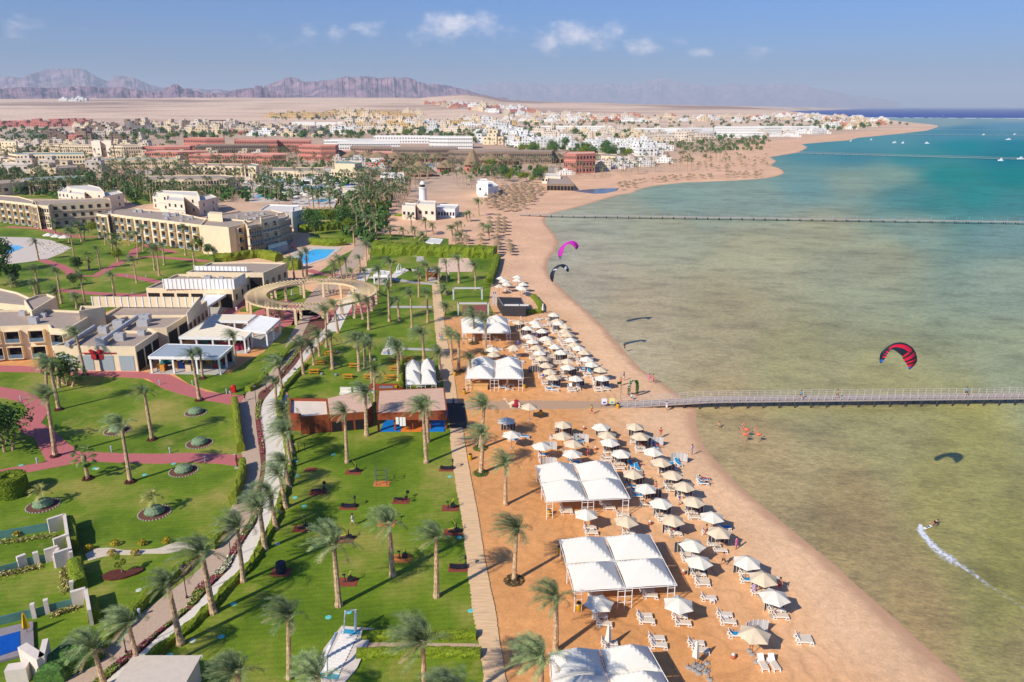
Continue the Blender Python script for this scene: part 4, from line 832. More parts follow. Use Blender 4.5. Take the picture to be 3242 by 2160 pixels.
lpx(1700,1160,[(850,280),(230,285),(1030,1255),(500,1165),(870,1160),(880,1120),(1300,1040),(1290,1000),(230,880),(300,800),(400,880),(900,1060),(1040,1200),(1230,930),(1620,1160),(1580,1290),(100,1160),(1650,1470),(1690,1520),(2080,1380)],T0)
lpx(1700,1160,[(2060,1400),(2070,1440),(90,1090),(480,1190),(240,240),(870,250),(500,930)],T0,True)
lpx(1700,1160,[(440,255),(535,260)],math.radians(-85)); lpx(1700,1160,[(1190,1215),(1270,1255),(1770,1190),(1715,1240),(1480,985),(550,910),(670,60)],math.radians(-75),True)
lpx(1150,1000,[(1360,290),(1670,290),(1570,370),(1700,410),(1860,430),(1920,480),(1960,560),(1590,520),(1620,560),(1830,850),(1400,280)],T0); lpx(1150,1000,[(1740,880),(1820,900),(1800,510),(1890,520),(2010,1490),(1870,1530)],T0,True)
lpx(1540,840,[(330,680),(370,700),(520,710),(640,670),(670,660),(720,745),(760,740),(780,660),(410,810)],0); 
for k,L_ in mid_rows.items():
    for i,(x,y,c) in enumerate(L_):
        p=G(1540+x/3.92,840+y/3.92,2.3); b=random.random()<.16
        lounger(p.x-.9,p.y-.9,T0,b,k); lounger(p.x-.9,p.y+.5,T0,b and random.random()<.5,k)
for x,y in [(250,310),(270,330),(480,340),(500,380),(490,360)]: p=G(1540+x/3.92,840+y/3.92); lounger(p.x,p.y,T0,False,'bar')
znm={'near':'on the open sand','A':'in the inland slanting row','B':'in the middle slanting row','C':'in the seaward slanting row','bar':'past the black bar'}
for z_ in znm:
    for k in (0,1):
        S_=[o for o in LOUNG if o['z']==z_ and o['b']==k]
        if S_: rank(S_,('lounger with a blue towel,' if k else 'bare white sun lounger,'),znm[z_]+', from the jetty foot',G(1955,1283))
for o in LOUNG: del o['z']; del o['b']
# ---- windbreaks
WB=[]
def make_wind(m,name='windbreak'):
    o=root(name,(0,0,0),'x','windbreak','curved fabric windbreaks'); mb=MB(); K=14
    for i in range(K):
        a0=math.radians(-52+104*i/K);a1=math.radians(-52+104*(i+1)/K); R=1.5
        f=lambda a,rr:(rr*math.sin(a),rr*math.cos(a)*.62-R*.5)
        (x0,y0),(x1,y1)=f(a0,R),f(a1,R); (x2,y2),(x3,y3)=f(a1,R+.02),f(a0,R+.02)
        mb.prism([(x0,y0),(x1,y1),(x2,y2),(x3,y3)],.05,1.35)
    mb.build('fabric_panel',m,o)
    for i in range(6):
        a=math.radians(-52+104*i/5); q=MB(); x,y=1.48*math.sin(a),1.48*math.cos(a)*.62-.75; q.tube([(x,y-.01,0),(x,y-.01,1.5)],.022,5); q.build('stake',PLW,o)
    return o
WD=make_wind(GREYF); WW=make_wind(PALEF); wu=[False,False]
def wind(ox,oy,L_,pale=False):
    for x,y in L_:
        k=int(pale); p=G(ox+x/3.92,oy+y/3.92,.7); src=(WD,WW)[k]
        if not wu[k]: wu[k]=True; o=src; o.location=(p.x,p.y,0)
        else: o=dup(src,(p.x,p.y,0))
        o.rotation_euler=(0,0,random.uniform(-.2,.25)); o['p']=k; WB.append(o)
wind(1700,1160,[(215,200),(420,60),(510,200),(815,205),(340,790),(820,800),(1230,810),(925,1010),(1060,1160),(1610,1270),(1205,1400),(1700,1400),(1320,935)]); wind(1700,1160,[(550,890),(1470,930),(150,985),(145,1185),(1765,1130)],True)
wind(1700,1500,[(1440,250),(1550,450),(1660,660),(1820,230),(1950,420),(1830,920),(1990,1180),(2250,800)]); wind(2100,1760,[(1000,150),(1220,340),(1370,590)]); wind(2100,1760,[(1150,880)],True)
wind(1540,840,[(410,760),(490,840),(700,870),(840,660),(890,780),(720,1190),(740,1270),(930,1140),(1040,1320),(1300,1290),(590,1350 and 1290)]); wind(1150,1000,[(1800,1370)])
for k in (0,1): rank([o for o in WB if o['p']==k],('pale striped' if k else 'dark grey striped')+' curved windbreak,','counting out from the jetty across the sand',G(1955,1283))
for o in WB: del o['p']
# ---- bins, bases, small tables, signs
def bin_(u,v,label):
    p=G(u,v); o=root('litter_bin',(p.x,p.y,0),label,'bin'); mb=MB(); mb.lathe([(0,0),(.26,0),(.3,.12),(.3,.75),(.24,.85)],12); mb.build('drum',YEL,o); q=MB(); q.lathe([(.26,.85),(.22,.98),(.08,1.02),(0,1.02)],12); q.build('lid',DARKM,o)
for u,v,l in [(1832,1932,'yellow litter bin at the front leg of the biggest canopy'),(1772,1752,'yellow litter bin at the rear corner of the biggest canopy'),(1737,1632,'yellow litter bin at the front leg of the middle canopy'),(1489,1456,'yellow litter bin on the sand beside the boardwalk'),(1956,1293,'yellow litter bin at the foot of the jetty ramp'),(1712,1316,'yellow litter bin under the parasol beside the camel'),(1418,1072,'yellow litter bin beside the far end of the boardwalk'),(1440,1190,'yellow litter bin by the shrub next to the boardwalk'),(1470,1248,'yellow litter bin at the sandy corner before the canopy'),(1660,1229,'yellow litter bin at the front leg of the far canopy')]: bin_(u,v,l)
bb=[]
for x,y in [(1880,1390),(1960,1375),(1945,1425),(2040,1375),(2020,1405),(2105,1340),(2110,1430),(2005,1465),(2095,1465),(2140,1540)]:
    p=G(1700+x/3.92,1760+y/3.92); o=root('umbrella_base',(p.x,p.y,0),'x','umbrella base','spare concrete umbrella bases'); mb=MB(); mb.lathe([(0,0),(.3,0),(.32,.08),(.22,.14),(.06,.17),(0,.17)],12); mb.build('disc',STONE,o); q=MB(); q.tube([(0,0,.15),(0,0,.5)],.03,6); q.build('socket',DARKM,o); bb.append(o)
rank(bb,'round concrete umbrella base in the cluster,','out from the closed parasol',G(2201,2105))
for (x,y),l in [((1070,1185),'concrete umbrella base by the lone beige parasol near the bottom'),((1155,1325),'concrete umbrella base beside the two upright loungers')]:
    p=G(2100+x/3.92,1760+y/3.92); o=root('umbrella_base',(p.x,p.y,0),l,'umbrella base'); mb=MB(); mb.lathe([(0,0),(.3,0),(.32,.08),(.22,.14),(.06,.17),(0,.17)],12); mb.build('disc',STONE,o); q=MB(); q.tube([(0,0,.15),(0,0,.5)],.03,6); q.build('socket',DARKM,o)
tt=[]
for x,y in [(1780,750-0),(2180,550),(1700,1450),(1320,1290),(775,750),(1490,680)]:
    pass
def side_table(u,v):
    p=G(u,v,.4); o=root('side_table',(p.x,p.y,0),'x','side table','white plastic side tables'); mb=MB(); mb.box(-.24,.24,-.2,.2,.38,.42); mb.build('top',PLW,o)
    for sx in (-1,1):
        for sy in (-1,1): l=MB(); l.box(sx*.2-.03,sx*.2+.03,sy*.16-.03,sy*.16+.03,0,.38); l.build('leg',PLW,o)
    tt.append(o)
for u,v in [(2297,1952),(2255,1900),(2298,1952),(2437,2090),(2480,1932),(1874,1674),(2226,1815),(2141,1686)][1:]: side_table(u,v)
side_table(2255-1,1900+0) if False else None
rank(tt,'small white plastic side table,','out from the jetty among the loungers',G(1955,1283))
# drink urns (red pots with white lids)
uu=[]
for u,v in [(2057,1661),(2163,1818),(2320,2085),(1848,1360),(1885,1425)]:
    p=G(u,v); o=root('clay_pot',(p.x,p.y,0),'x','ashtray pot','clay ashtray pots on the sand'); mb=MB(); mb.lathe([(0,0),(.18,0),(.26,.2),(.24,.42),(.18,.45)],12); mb.build('pot',mat('clay',C(196,120,84),.85,.12,4),o); q=MB(); q.lathe([(.17,.45),(.14,.55),(0,.58)],10); q.build('lid',PLW,o); uu.append(o)
rank(uu,'terracotta ashtray pot with pale lid,','out from the jetty on open sand',G(1955,1283))
def sign(u,v,m,label,m2=None):
    p=G(u,v); o=root('notice_board',(p.x,p.y,0),label,'sign')
    b=MB(); b.box(-.45,.45,-.03,.03,.55,1.6); b.build('board',m,o)
    for s_ in (-1,1): l=MB(); l.tube([(s_*.42,0.02,0),(s_*.42,.02,1.65)],.03,6); l.build('post',DARKM,o)
    if m2: q=MB(); q.prism([(-.2,-.04),(.3,-.04),(.3,-.036),(-.2,-.036)],.7,1.0); q.build('printed_panel',m2,o)
sign(1912,1289,mat('white_sign',C(240,240,246),.5,.03,3),'white notice board at the foot of the jetty',mat('blue_print',C(50,80,190),.6)); sign(1937,1288,mat('yellow_sign',C(238,230,150),.5,.06,3),'pale yellow notice board with a blue mark, next to the jetty ramp',mat('sky_print',C(60,170,220),.6))
# thatched umbrellas of the neighbouring beaches
def make_thatch():
    mb=MB(); mb.lathe([(1.65,1.95),(1.5,2.1),(.5,2.7),(0,2.95)],10,0); mb.lathe([(1.55,1.95),(0,2.6)],10,0); mb.tube([(0,0,0),(0,0,2.4)],.09,6,1); return mb.mesh('thatched_umbrella',[THATCH,TRUNK])
TM=make_thatch(); TH=[]
def thatch(x,y,z):
    o=bpy.data.objects.new('thatched_umbrella',TM); COL.objects.link(o); o.location=(x,y,0); o['z']=z; s_=random.uniform(.9,1.1); o.scale=(s_,)*3; TH.append(o)
for rowpx in [[(1556,690),(1556,700),(1557,710),(1556,720),(1557,731)],[(1584,680),(1584,690),(1583,700),(1583,711),(1583,721),(1583,731)],[(1603,690),(1604,700),(1604,709),(1604,718),(1602,728)],[(1580,744),(1582,756),(1582,765),(1582,774),(1582,783)],[(1618,762),(1622,772),(1624,781),(1624,790)],[(1484,747),(1484,755),(1484,763)],[(1450,745),(1450,754),(1450,761)],[(1530,745),(1530,755)]]:
    for u,v in rowpx: p=G(u,v,2.2); thatch(p.x-.9,p.y,0)
for p in scatter([(1535,620),(1560,606),(1640,590),(1700,592),(1722,606),(1690,640),(1650,670),(1600,672),(1545,668),(1530,640)],118,4,3.6): thatch(p.x,p.y,1)
for p in scatter([(1950,590),(2060,570),(2160,560),(2300,552),(2420,545),(2440,560),(2330,567),(2180,572),(2080,580),(1990,602),(1960,605)],52,5,4.5): thatch(p.x,p.y,2)
for p in scatter([(2180,520),(2400,500),(2440,488),(2420,510),(2440,530),(2250,545)],40,6,5): thatch(p.x,p.y,3)
for z_,t,l in [(0,'in the short straight rows past the huge hedge',G(1600,800)),(1,'in the dense field behind the second jetty',G(1640,676)),(2,'along the shore of the curved bay',G(1940,610)),(3,'on the farthest sand spit',G(2180,540))]:
    for o in TH:
        if o['z']==z_: o['label']='thatched beach umbrella '+t; o['category']='umbrella'; o['group']='thatched umbrellas '+t
    # things nothing tells apart share a label within their field
for o in TH: del o['z']
# ================================================================ jetties
RAIL=mat('rail_grey',C(206,194,186),.6,.08,3); JW=mat('grey_timber',C(178,162,150),.85,.12,1.5,.2,stretch=(6,.4,1)); JP=mat('dark_pile',C(70,60,56),.9,.2,3)
def jetty(label,a,b,wd,zd,post,rail_h,pile,ext=0,fine=True,m=JW,lamp=None,ramp=0,group=None):
    A=G(*a,zd if not ramp else 0.05);B=G(*b,zd); d=(B-A); d.z=0; L_=d.length; d.normalize(); n=Vector((-d.y,d.x,0)); L_+=ext
    o=root('jetty',(A.x,A.y,0),label,'jetty',group)
    M=Matrix(((d.x,n.x,0,0),(d.y,n.y,0,0),(0,0,1,0),(0,0,0,1)))
    T=lambda x,y,z:tuple(M@Vector((x,y,z)))
    zz=lambda x: zd if not ramp else .08+(zd-.08)*min(1,x/ramp)
    K=max(2,int(L_/3)); mb=MB()
    for i in range(K):
        x0,x1=L_*i/K,L_*(i+1)/K
        P=[T(x0,-wd/2,zz(x0)),T(x1,-wd/2,zz(x1)),T(x1,wd/2,zz(x1)),T(x0,wd/2,zz(x0))]; Q=[(p[0],p[1],p[2]-.18) for p in P]
        mb.face(P); mb.face(Q[::-1]); mb.face([P[0],Q[0],Q[1],P[1]]); mb.face([P[2],Q[2],Q[3],P[3]])
    mb.build('deck',m,o)
    for s_ in (-1,1):
        y=s_*(wd/2-.05); r_=MB(); n_=int(L_/post)
        if rail_h:
            for hh in ([rail_h,rail_h*.66,rail_h*.33] if fine else [rail_h]):
                pts=[T(x,y,zz(x)+hh) for x in (np.linspace(0,L_,40))]; r_.tube(pts,.03 if fine else .05,4)
            r_.build('handrail',RAIL if fine else m,o)
            if fine:
                for i in range(min(n_,98)): q=MB(); x=i*post; q.box(x-.035,x+.035,y-.035,y+.035,zz(x)-.1,zz(x)+rail_h+.02,M=M); q.build('post',RAIL,o)
            else:
                q=MB()
                for i in range(n_): x=i*post; q.box(x-.04,x+.04,y-.04,y+.04,zz(x),zz(x)+rail_h,M=M)
                q.build('rail_posts',m,o)['kind']='stuff'
    q=0; x=pile
    pm=MB() if not fine else None
    while x<L_:
        for s_ in (-1,1):
            t=pm or MB(); y=s_*(wd/2-.15); t.tube([T(x,y,zz(x)-.1),T(x,y,-1.0)],.12 if fine else .16,6)
            if fine and s_==1 and int(x/pile)%2==0: t.tube([T(x,-wd/2+.1,-.2),T(x+pile*.9,-wd/2+.1,zz(x)-.2)],.05,4)
            if fine: t.build('pile',JP,o)
        x+=pile
    if pm: pm.build('piles',JP,o)['kind']='stuff'
    if lamp:
        x=4;k=0
        while x<L_ and k<60: t=MB(); t.box(x-.06,x+.06,wd/2-.12,wd/2,zz(x),zz(x)+1.6,M=M); t.build('lamp_post',mat('lamp_blue',C(120,170,220),.6),o); x+=lamp;k+=1
    return o
jetty('long grey timber jetty with white railings crossing from the sand, closest to the camera',(1958,1283),(3242,1253),2.6,.95,1.38,1.05,2.8,ext=25,ramp=16)
jetty('second jetty with small blue lamp posts along its whole length',(1642,678),(3242,702),2.2,.9,3,0,5.2,ext=40,fine=False,lamp=5.4,m=mat('pale_timber',C(182,170,156),.85,.1,1))
jetty('third thin jetty crossing the turquoise bay, far off',(2525,484),(3242,504),2.4,1.0,4,1.2,9,ext=120,fine=False)
jetty('fourth jetty, a dotted dark line with boats beyond the turquoise bay',(2847,425),(3242,428),3,1.6,12,0,14,ext=400,fine=False)
jetty('farthest jetty, a pale line off the tip of the sand spit',(2960,410.5),(3242,412.5),3.5,1.2,16,0,18,ext=500,fine=False,m=mat('pale_timber',C(182,170,156),.85,.1,1))
# ================================================================ boats, kites, flamingos
HULL=mat('white_hull',C(244,244,244),.35,.03,2)
def boat(u,v,L_,label,rz=0,cabin=True,m2=None):
    p=G(u,v,SEA); o=root('motor_boat',(p.x,p.y,SEA),label,'boat','boats moored on the water',rz); mb=MB(); K=8
    ring=[]
    for i in range(K+1):
        t=i/K; w_=L_*.17*(1-max(0,t-.45)**2*3.1); x=-L_/2+L_*t; s_=.15*t*t*L_*.4
        ring.append([(x,-w_,.9+s_),(x,-w_*.7,-.2),(x,w_*.7,-.2),(x,w_,.9+s_)])
    b=len(mb.v)
    for R in ring: mb.v+=R
    for i in range(K):
        for j in range(3): mb.f.append((b+i*4+j,b+(i+1)*4+j,b+(i+1)*4+j+1,b+i*4+j+1)); mb.m.append(0)
        mb.f.append((b+i*4+3,b+(i+1)*4+3,b+(i+1)*4,b+i*4)); mb.m.append(0)
    mb.f.append((b,b+1,b+2,b+3)); mb.m.append(0); mb.build('hull',HULL,o)
    if cabin:
        c=MB(); c.box(-L_*.25,L_*.1,-L_*.11,L_*.11,.9,2.0); c.build('cabin',HULL,o); c=MB(); c.box(-L_*.3,L_*.05,-L_*.12,L_*.12,2.6,2.75)
        c.build('sunroof',m2 or HULL,o)
        for sx in (-.28,.03):
            for sy in (-.11,.11): q=MB(); q.tube([(L_*sx,L_*sy,.9),(L_*sx,L_*sy,2.6)],.06,4); q.build('post',HULL,o)
for x,y,l,s_ in [(820,835,'white boat moored just off the bay shore, alone by the beach',10),(1000,822,'smallest pale boat off the bay shore',6),(1205,848,'white boat in the trio in mid bay, on the shore side',12),(1280,850,'thin white boat in the middle of the trio',7),(1495,853,'white boat in the trio in mid bay, on the sea side',12),(1995,778,'white boat moored at the dotted far jetty',12),(2275,775,'white boat further out along the dotted far jetty',14),(2215,820,'long white boat on the turquoise water below the dotted jetty',16),(2145,1005,'white boat just below the third jetty',9),(2320,992,'white boat at the outer end of the third jetty',12),(1245,555,'tiny boat on the deep blue sea under the horizon',24),(1315,562,'second tiny boat on the deep blue sea',20),(1635,608,'tiny sailing boat by the surf line',16)]:
    boat(2400+x/2.796,150+y/2.796,s_*.5,l,random.uniform(-.5,.5)+(PI if random.random()<.5 else 0))
def kite(label,ctr,shadow,outer,inner,cols,mats,edge,W):
    """a curved inflatable kite; its height is where the line to its shadow meets the line of sight"""
    Sg=G(*shadow,SEA); rd=Vector(ray(*ctr)).normalized(); best=None
    for k in range(1,400):
        t=k*.25; P=Sg-sd*t; v=(P-Vector((0,0,CH))); e=v.cross(rd).length/v.length
        if best is None or e<best[0]: best=(e,t,P)
    P=best[2]; Yk=(Vector((0,0,CH))+rd*(P-Vector((0,0,CH))).length).y; Pk=AT(ctr[0],ctr[1],Yk)
    o=root('kite',tuple(Pk),label,'kite','kitesurfing kites in the air')
    f=lambda L_,dy:smooth_line([AT(W[0]+x/W[2],W[1]+y/W[2],Yk+dy)-Pk for x,y in L_],5)
    A=f(outer,0);Bq=f(inner,-.9); n=min(len(A),len(Bq)); mb=MB(); K=6
    def pt(i,s_):
        q=A[i].lerp(Bq[i],s_); c=(A[i]-Bq[i]).length; nn=Vector((A[i].x,0,A[i].z)).normalized(); return q+Vector((0,-.9,.35))*math.sin(s_*PI)*c*.22
    for i in range(n-1):
        c=cols(i/(n-1))
        for j in range(K):
            P4=[pt(i,j/K),pt(i+1,j/K),pt(i+1,(j+1)/K),pt(i,(j+1)/K)]; ci=c(j/K) if callable(c) else c
            mb.face(P4,ci); mb.face([p+Vector((0,.05,-.02)) for p in P4][::-1],ci)
    mb.build('canopy',mats,o); q=MB(); q.tube(A,[.04+.11*math.sin(PI*i/(len(A)-1)) for i in range(len(A))],6); q.build('leading_edge',edge,o)
    for i in (1,n//3,2*n//3,n-2): q=MB(); q.tube([A[i],pt(i,.5),Bq[i]],.04,4); q.build('strut',edge,o)
kr=mat('kite_red',C(224,30,62),.6,.06,3); kb=mat('kite_black',C(34,40,50),.6,.1,3); kbl=mat('kite_blue',C(20,120,215),.6,.06,3); kp=mat('kite_magenta',C(196,44,168),.6,.06,3); kw=mat('kite_white',C(220,222,230),.6,.05,3); kg=mat('kite_slate',C(84,96,112),.6,.05,3)
def c1(t):
    if t<.07 or t>.93: return 2
    if t<.34: return lambda s_:(0 if (int(t*30)%2 and s_>.3) else 1)
    if t<.64: return lambda s_:(0 if s_<.5 else 1)
    return 0 if int((t-.64)*24)%2==0 else 1
kite('red and black striped kite with blue tips flying over the jetty',(2845,1130),(2948,1455),[(530,1010),(520,850),(560,680),(680,560),(850,430),(1080,330),(1350,330),(1580,440),(1720,600),(1800,820),(1780,1000),(1570,1230)],[(560,1010),(690,860),(760,730),(830,620),(920,530),(1060,560),(1180,650),(1290,740),(1350,870),(1430,990),(1500,1100),(1540,1220)],c1,[kr,kb,kbl],kb,(2740,1060,11.2))
kite('magenta kite with grey tips flying above the shoreline',(1797,795),(1990,1016),[(550,740),(505,640),(510,500),(580,370),(680,260),(830,180),(960,150),(1080,190),(1150,290),(1140,370),(1090,420)],[(580,740),(620,650),(650,530),(690,400),(740,300),(830,240),(900,250),(960,280),(1020,340),(1060,400),(1085,420)],lambda t:(1 if t<.1 or t>.86 else 0),[kp,kg],kp,(1720,750,10.45))
kite('black and white kite flying low over the beach, under the magenta one',(1770,870),(1972,1091),[(310,1500),(250,1400),(240,1280),(290,1150),(370,1040),(490,960),(640,925),(760,960),(820,1040),(835,1120),(820,1165)],[(320,1490),(350,1340),(370,1210),(420,1120),(500,1030),(560,980),(640,1020),(700,1050),(740,1090),(780,1140),(810,1165)],lambda t:(1 if (.66<t<.8 or .3<t<.36) else 0),[kb,kw],kb,(1720,750,10.45))
PINKF=mat('flamingo_coral',C(236,120,90),.7,.1,4)
def flamingo(u,v,label,h=1.9,sc=1.35):
    p=G(u,v,SEA); o=root('flamingo',(p.x,p.y,SEA),label,'flamingo'); mb=MB()
    mb.lathe([(0,-.3),(.13,-.26),(.2,-.12),(.21,.05),(.15,.2),(.05,.33),(0,.36)],10)
    mb.v=[(z_*1.15,y,x*.9+1.0-(z_*.18)) for x,y,z_ in mb.v]
    neck=[(-.3,0,1.06),(-.42,0,1.15),(-.46,0,1.32),(-.38,0,1.5),(-.32,0,1.68),(-.38,0,1.82),(-.47,0,1.82),(-.54,0,1.74)]
    mb.tube(smooth_line(neck,3),.045,6)
    mb.v=[(x*sc,y*sc,z_*sc) for x,y,z_ in mb.v]; mb.build('body',PINKF,o,True); q=MB(); q.lathe([(0,0),(.05,.04),(.02,.13),(0,.16)],6,c=(-.6*sc,0,1.6*sc)); q.build('beak',PLW,o)
    for s_ in (-.07,.07): l=MB(); l.tube([(0,s_*sc,1.0*sc),(.03*sc,s_*sc,.5*sc),(0,s_*sc,-.2)],.022*sc,5); l.build('leg',mat('leg_pink',C(200,140,130),.7),o)
flamingo(2250+1330/11.77,1330+650/11.77,'coral flamingo standing in the shallows, rear one of the close pair'); flamingo(2250+1270/11.77,1330+830/11.77,'coral flamingo standing in the shallows, front one of the close pair'); flamingo(2250+1770/11.77,1330+830/11.77,'coral flamingo standing apart from the pair, in the shallows')
# wake of the kitesurfer
def wake():
    m,N,L,b=newmat('wake_foam'); b.inputs['Base Color'].default_value=C(236,238,240,.85); b.inputs['Roughness'].default_value=.6
    tc=N.new('ShaderNodeTexCoord'); n=N.new('ShaderNodeTexNoise'); n.inputs['Scale'].default_value=2.3; n.inputs['Detail'].default_value=8; n.inputs['Roughness'].default_value=.7; L.new(tc.outputs['Object'],n.inputs['Vector'])
    at=N.new('ShaderNodeAttribute'); at.attribute_name='dense'; ad=N.new('ShaderNodeMath'); ad.operation='ADD'; L.new(n.outputs['Fac'],ad.inputs[0]); L.new(at.outputs['Fac'],ad.inputs[1])
    mr=N.new('ShaderNodeMapRange'); mr.interpolation_type='SMOOTHSTEP'; mr.inputs['From Min'].default_value=.86; mr.inputs['From Max'].default_value=1.16; L.new(ad.outputs[0],mr.inputs['Value']); L.new(mr.outputs[0],b.inputs['Alpha'])
    L_=[(2915,1662,5),(2913,1676,9),(2922,1694,12),(2943,1718,14),(2965,1740,17),(2990,1760,22),(3020,1780,21),(3050,1798,14),(3080,1817,12),(3110,1840,11),(3140,1863,12),(3180,1887,11),(3220,1914,11),(3270,1950,11)]
    P=smooth_line([G(u,v,SEA).xy for u,v,w in L_],4); W_=np.interp(np.arange(len(P))/4,range(len(L_)),[w for *_,w in L_]); K=9; V=[];F_=[];Dn=[]
    for i,p in enumerate(P):
        d=(P[min(i+1,len(P)-1)]-P[max(i-1,0)]).normalized(); nn=Vector((-d.y,d.x)); w_=W_[i]*.065; t=i/len(P)
        for j in range(K): x=(j/(K-1)*2-1); q=p+nn*x*w_; V.append((q.x,q.y,SEA+.06)); Dn.append((1-x*x)*(.60-.34*t)+.10)
    for i in range(len(P)-1):
        for j in range(K-1): k=i*K+j; F_.append((k,k+1,k+K+1,k+K))
    me=bpy.data.meshes.new('foam'); me.from_pydata(V,[],F_); a_=me.attributes.new('dense','FLOAT','POINT'); a_.data.foreach_set('value',Dn); me.materials.append(m); o=bpy.data.objects.new('foam',me); COL.objects.link(o); o['kind']='stuff'
wake()
# ================================================================ buildings
CREAM=mat('cream_render',C(238,215,176,.86),.85,.05,.7,.05,detail=8); CREAMR=mat('tan_roof_gravel',C(178,158,140),.95,.10,1.2,.2); WHITE=mat('white_render',C(240,238,230,.88),.8,.04,.6); WHITER=mat('white_roof',C(230,220,206),.9,.07,1)
REDW=mat('red_render',C(200,122,104,.85),.85,.08,.5); REDR=mat('red_roof',C(236,186,158),.9,.08,1); TEAL=mat('teal_roof_edge',C(150,170,160),.7,.06,2); GLASS=mat('dark_glass',C(44,46,52),.25,.3,1.2,spec=.5); GLASSB=mat('blue_glass',C(96,124,140),.2,.2,1.2,spec=.5)
BROWNW=mat('brown_facade',C(150,126,104),.9,.1,.7); GREYW=mat('grey_concrete_wall',C(150,142,134),.9,.1,.7); ACM=mat('air_unit_metal',C(186,184,182),.5,.1,3); SHUT=mat('shutter_blue_grey',C(164,176,178),.6,.1,3,stretch=(1,1,6)); DARKV=mat('dark_opening',C(34,28,26),.9,.2,2)  # DARKV: near-black painted in for the shade inside openings and balconies
YELW=mat('yellow_render',C(222,186,120),.85,.06,.6); ORANW=mat('orange_render',C(214,140,104),.85,.08,.6); TIMB=mat('brown_cladding',C(150,74,40),.7,.14,1.5,stretch=(4,4,.5)); LATT=mat('lattice_timber',C(226,186,158),.8,.12,1,.2,stretch=(.5,8,1)); PALE=mat('pale_render',C(238,220,196),.85,.06,.6)
STY={'cream':(CREAM,CREAMR),'white':(WHITE,WHITER),'red':(REDW,REDR),'brown':(BROWNW,CREAMR),'grey':(GREYW,GREYW),'yellow':(YELW,CREAMR),'orange':(ORANW,REDR),'teal':(CREAM,TEAL),'pale':(PALE,WHITER),'timber':(TIMB,LATT)}
def inset(P,d):
    n=len(P); out=[]; A=sum(P[i].x*P[(i+1)%n].y-P[(i+1)%n].x*P[i].y for i in range(n)); s_=1 if A>0 else -1
    for i in range(n):
        a,b,c=P[i-1],P[i],P[(i+1)%n]; e1=(b-a).normalized();e2=(c-b).normalized(); n1=Vector((-e1.y,e1.x))*s_;n2=Vector((-e2.y,e2.x))*s_; m=(n1+n2); m=m/max(.4,m.length_squared)*2 if m.length>.01 else n1
        out.append(b+m*d)
    return out
def block(par,pts,h,style='cream',z0=0,par_h=.45,org=(0,0),raw=False,flat=False,edge=.3):
    P=[(Vector((p[0],p[1])) if raw else G(p[0],p[1],h).xy)-Vector(org) for p in pts]
    n=len(P)
    if sum(P[i].x*P[(i+1)%n].y-P[(i+1)%n].x*P[i].y for i in range(n))<0: P=P[::-1]
    W,R=STY[style]; mb=MB(); I=inset(P,edge)
    for i in range(n):
        j=(i+1)%n; a,b=P[i],P[j]; c,d=I[i],I[j]
        mb.face([(a.x,a.y,z0),(b.x,b.y,z0),(b.x,b.y,h),(a.x,a.y,h)])
        if not flat: mb.face([(a.x,a.y,h),(b.x,b.y,h),(d.x,d.y,h),(c.x,c.y,h)],1); mb.face([(c.x,c.y,h),(d.x,d.y,h),(d.x,d.y,h-par_h),(c.x,c.y,h-par_h)])
    w=mb.build('wall',[W,R if style in('red','brown','orange') else W],par); rb=MB(); Q=P if flat else I; zt=h if flat else h-par_h+.02
    rb.prism([(p.x,p.y) for p in Q],zt-.2,zt); rb.build('roof',R,par)
    if z0==0: FOOT.append([(p.x+org[0],p.y+org[1]) for p in P])
    return P
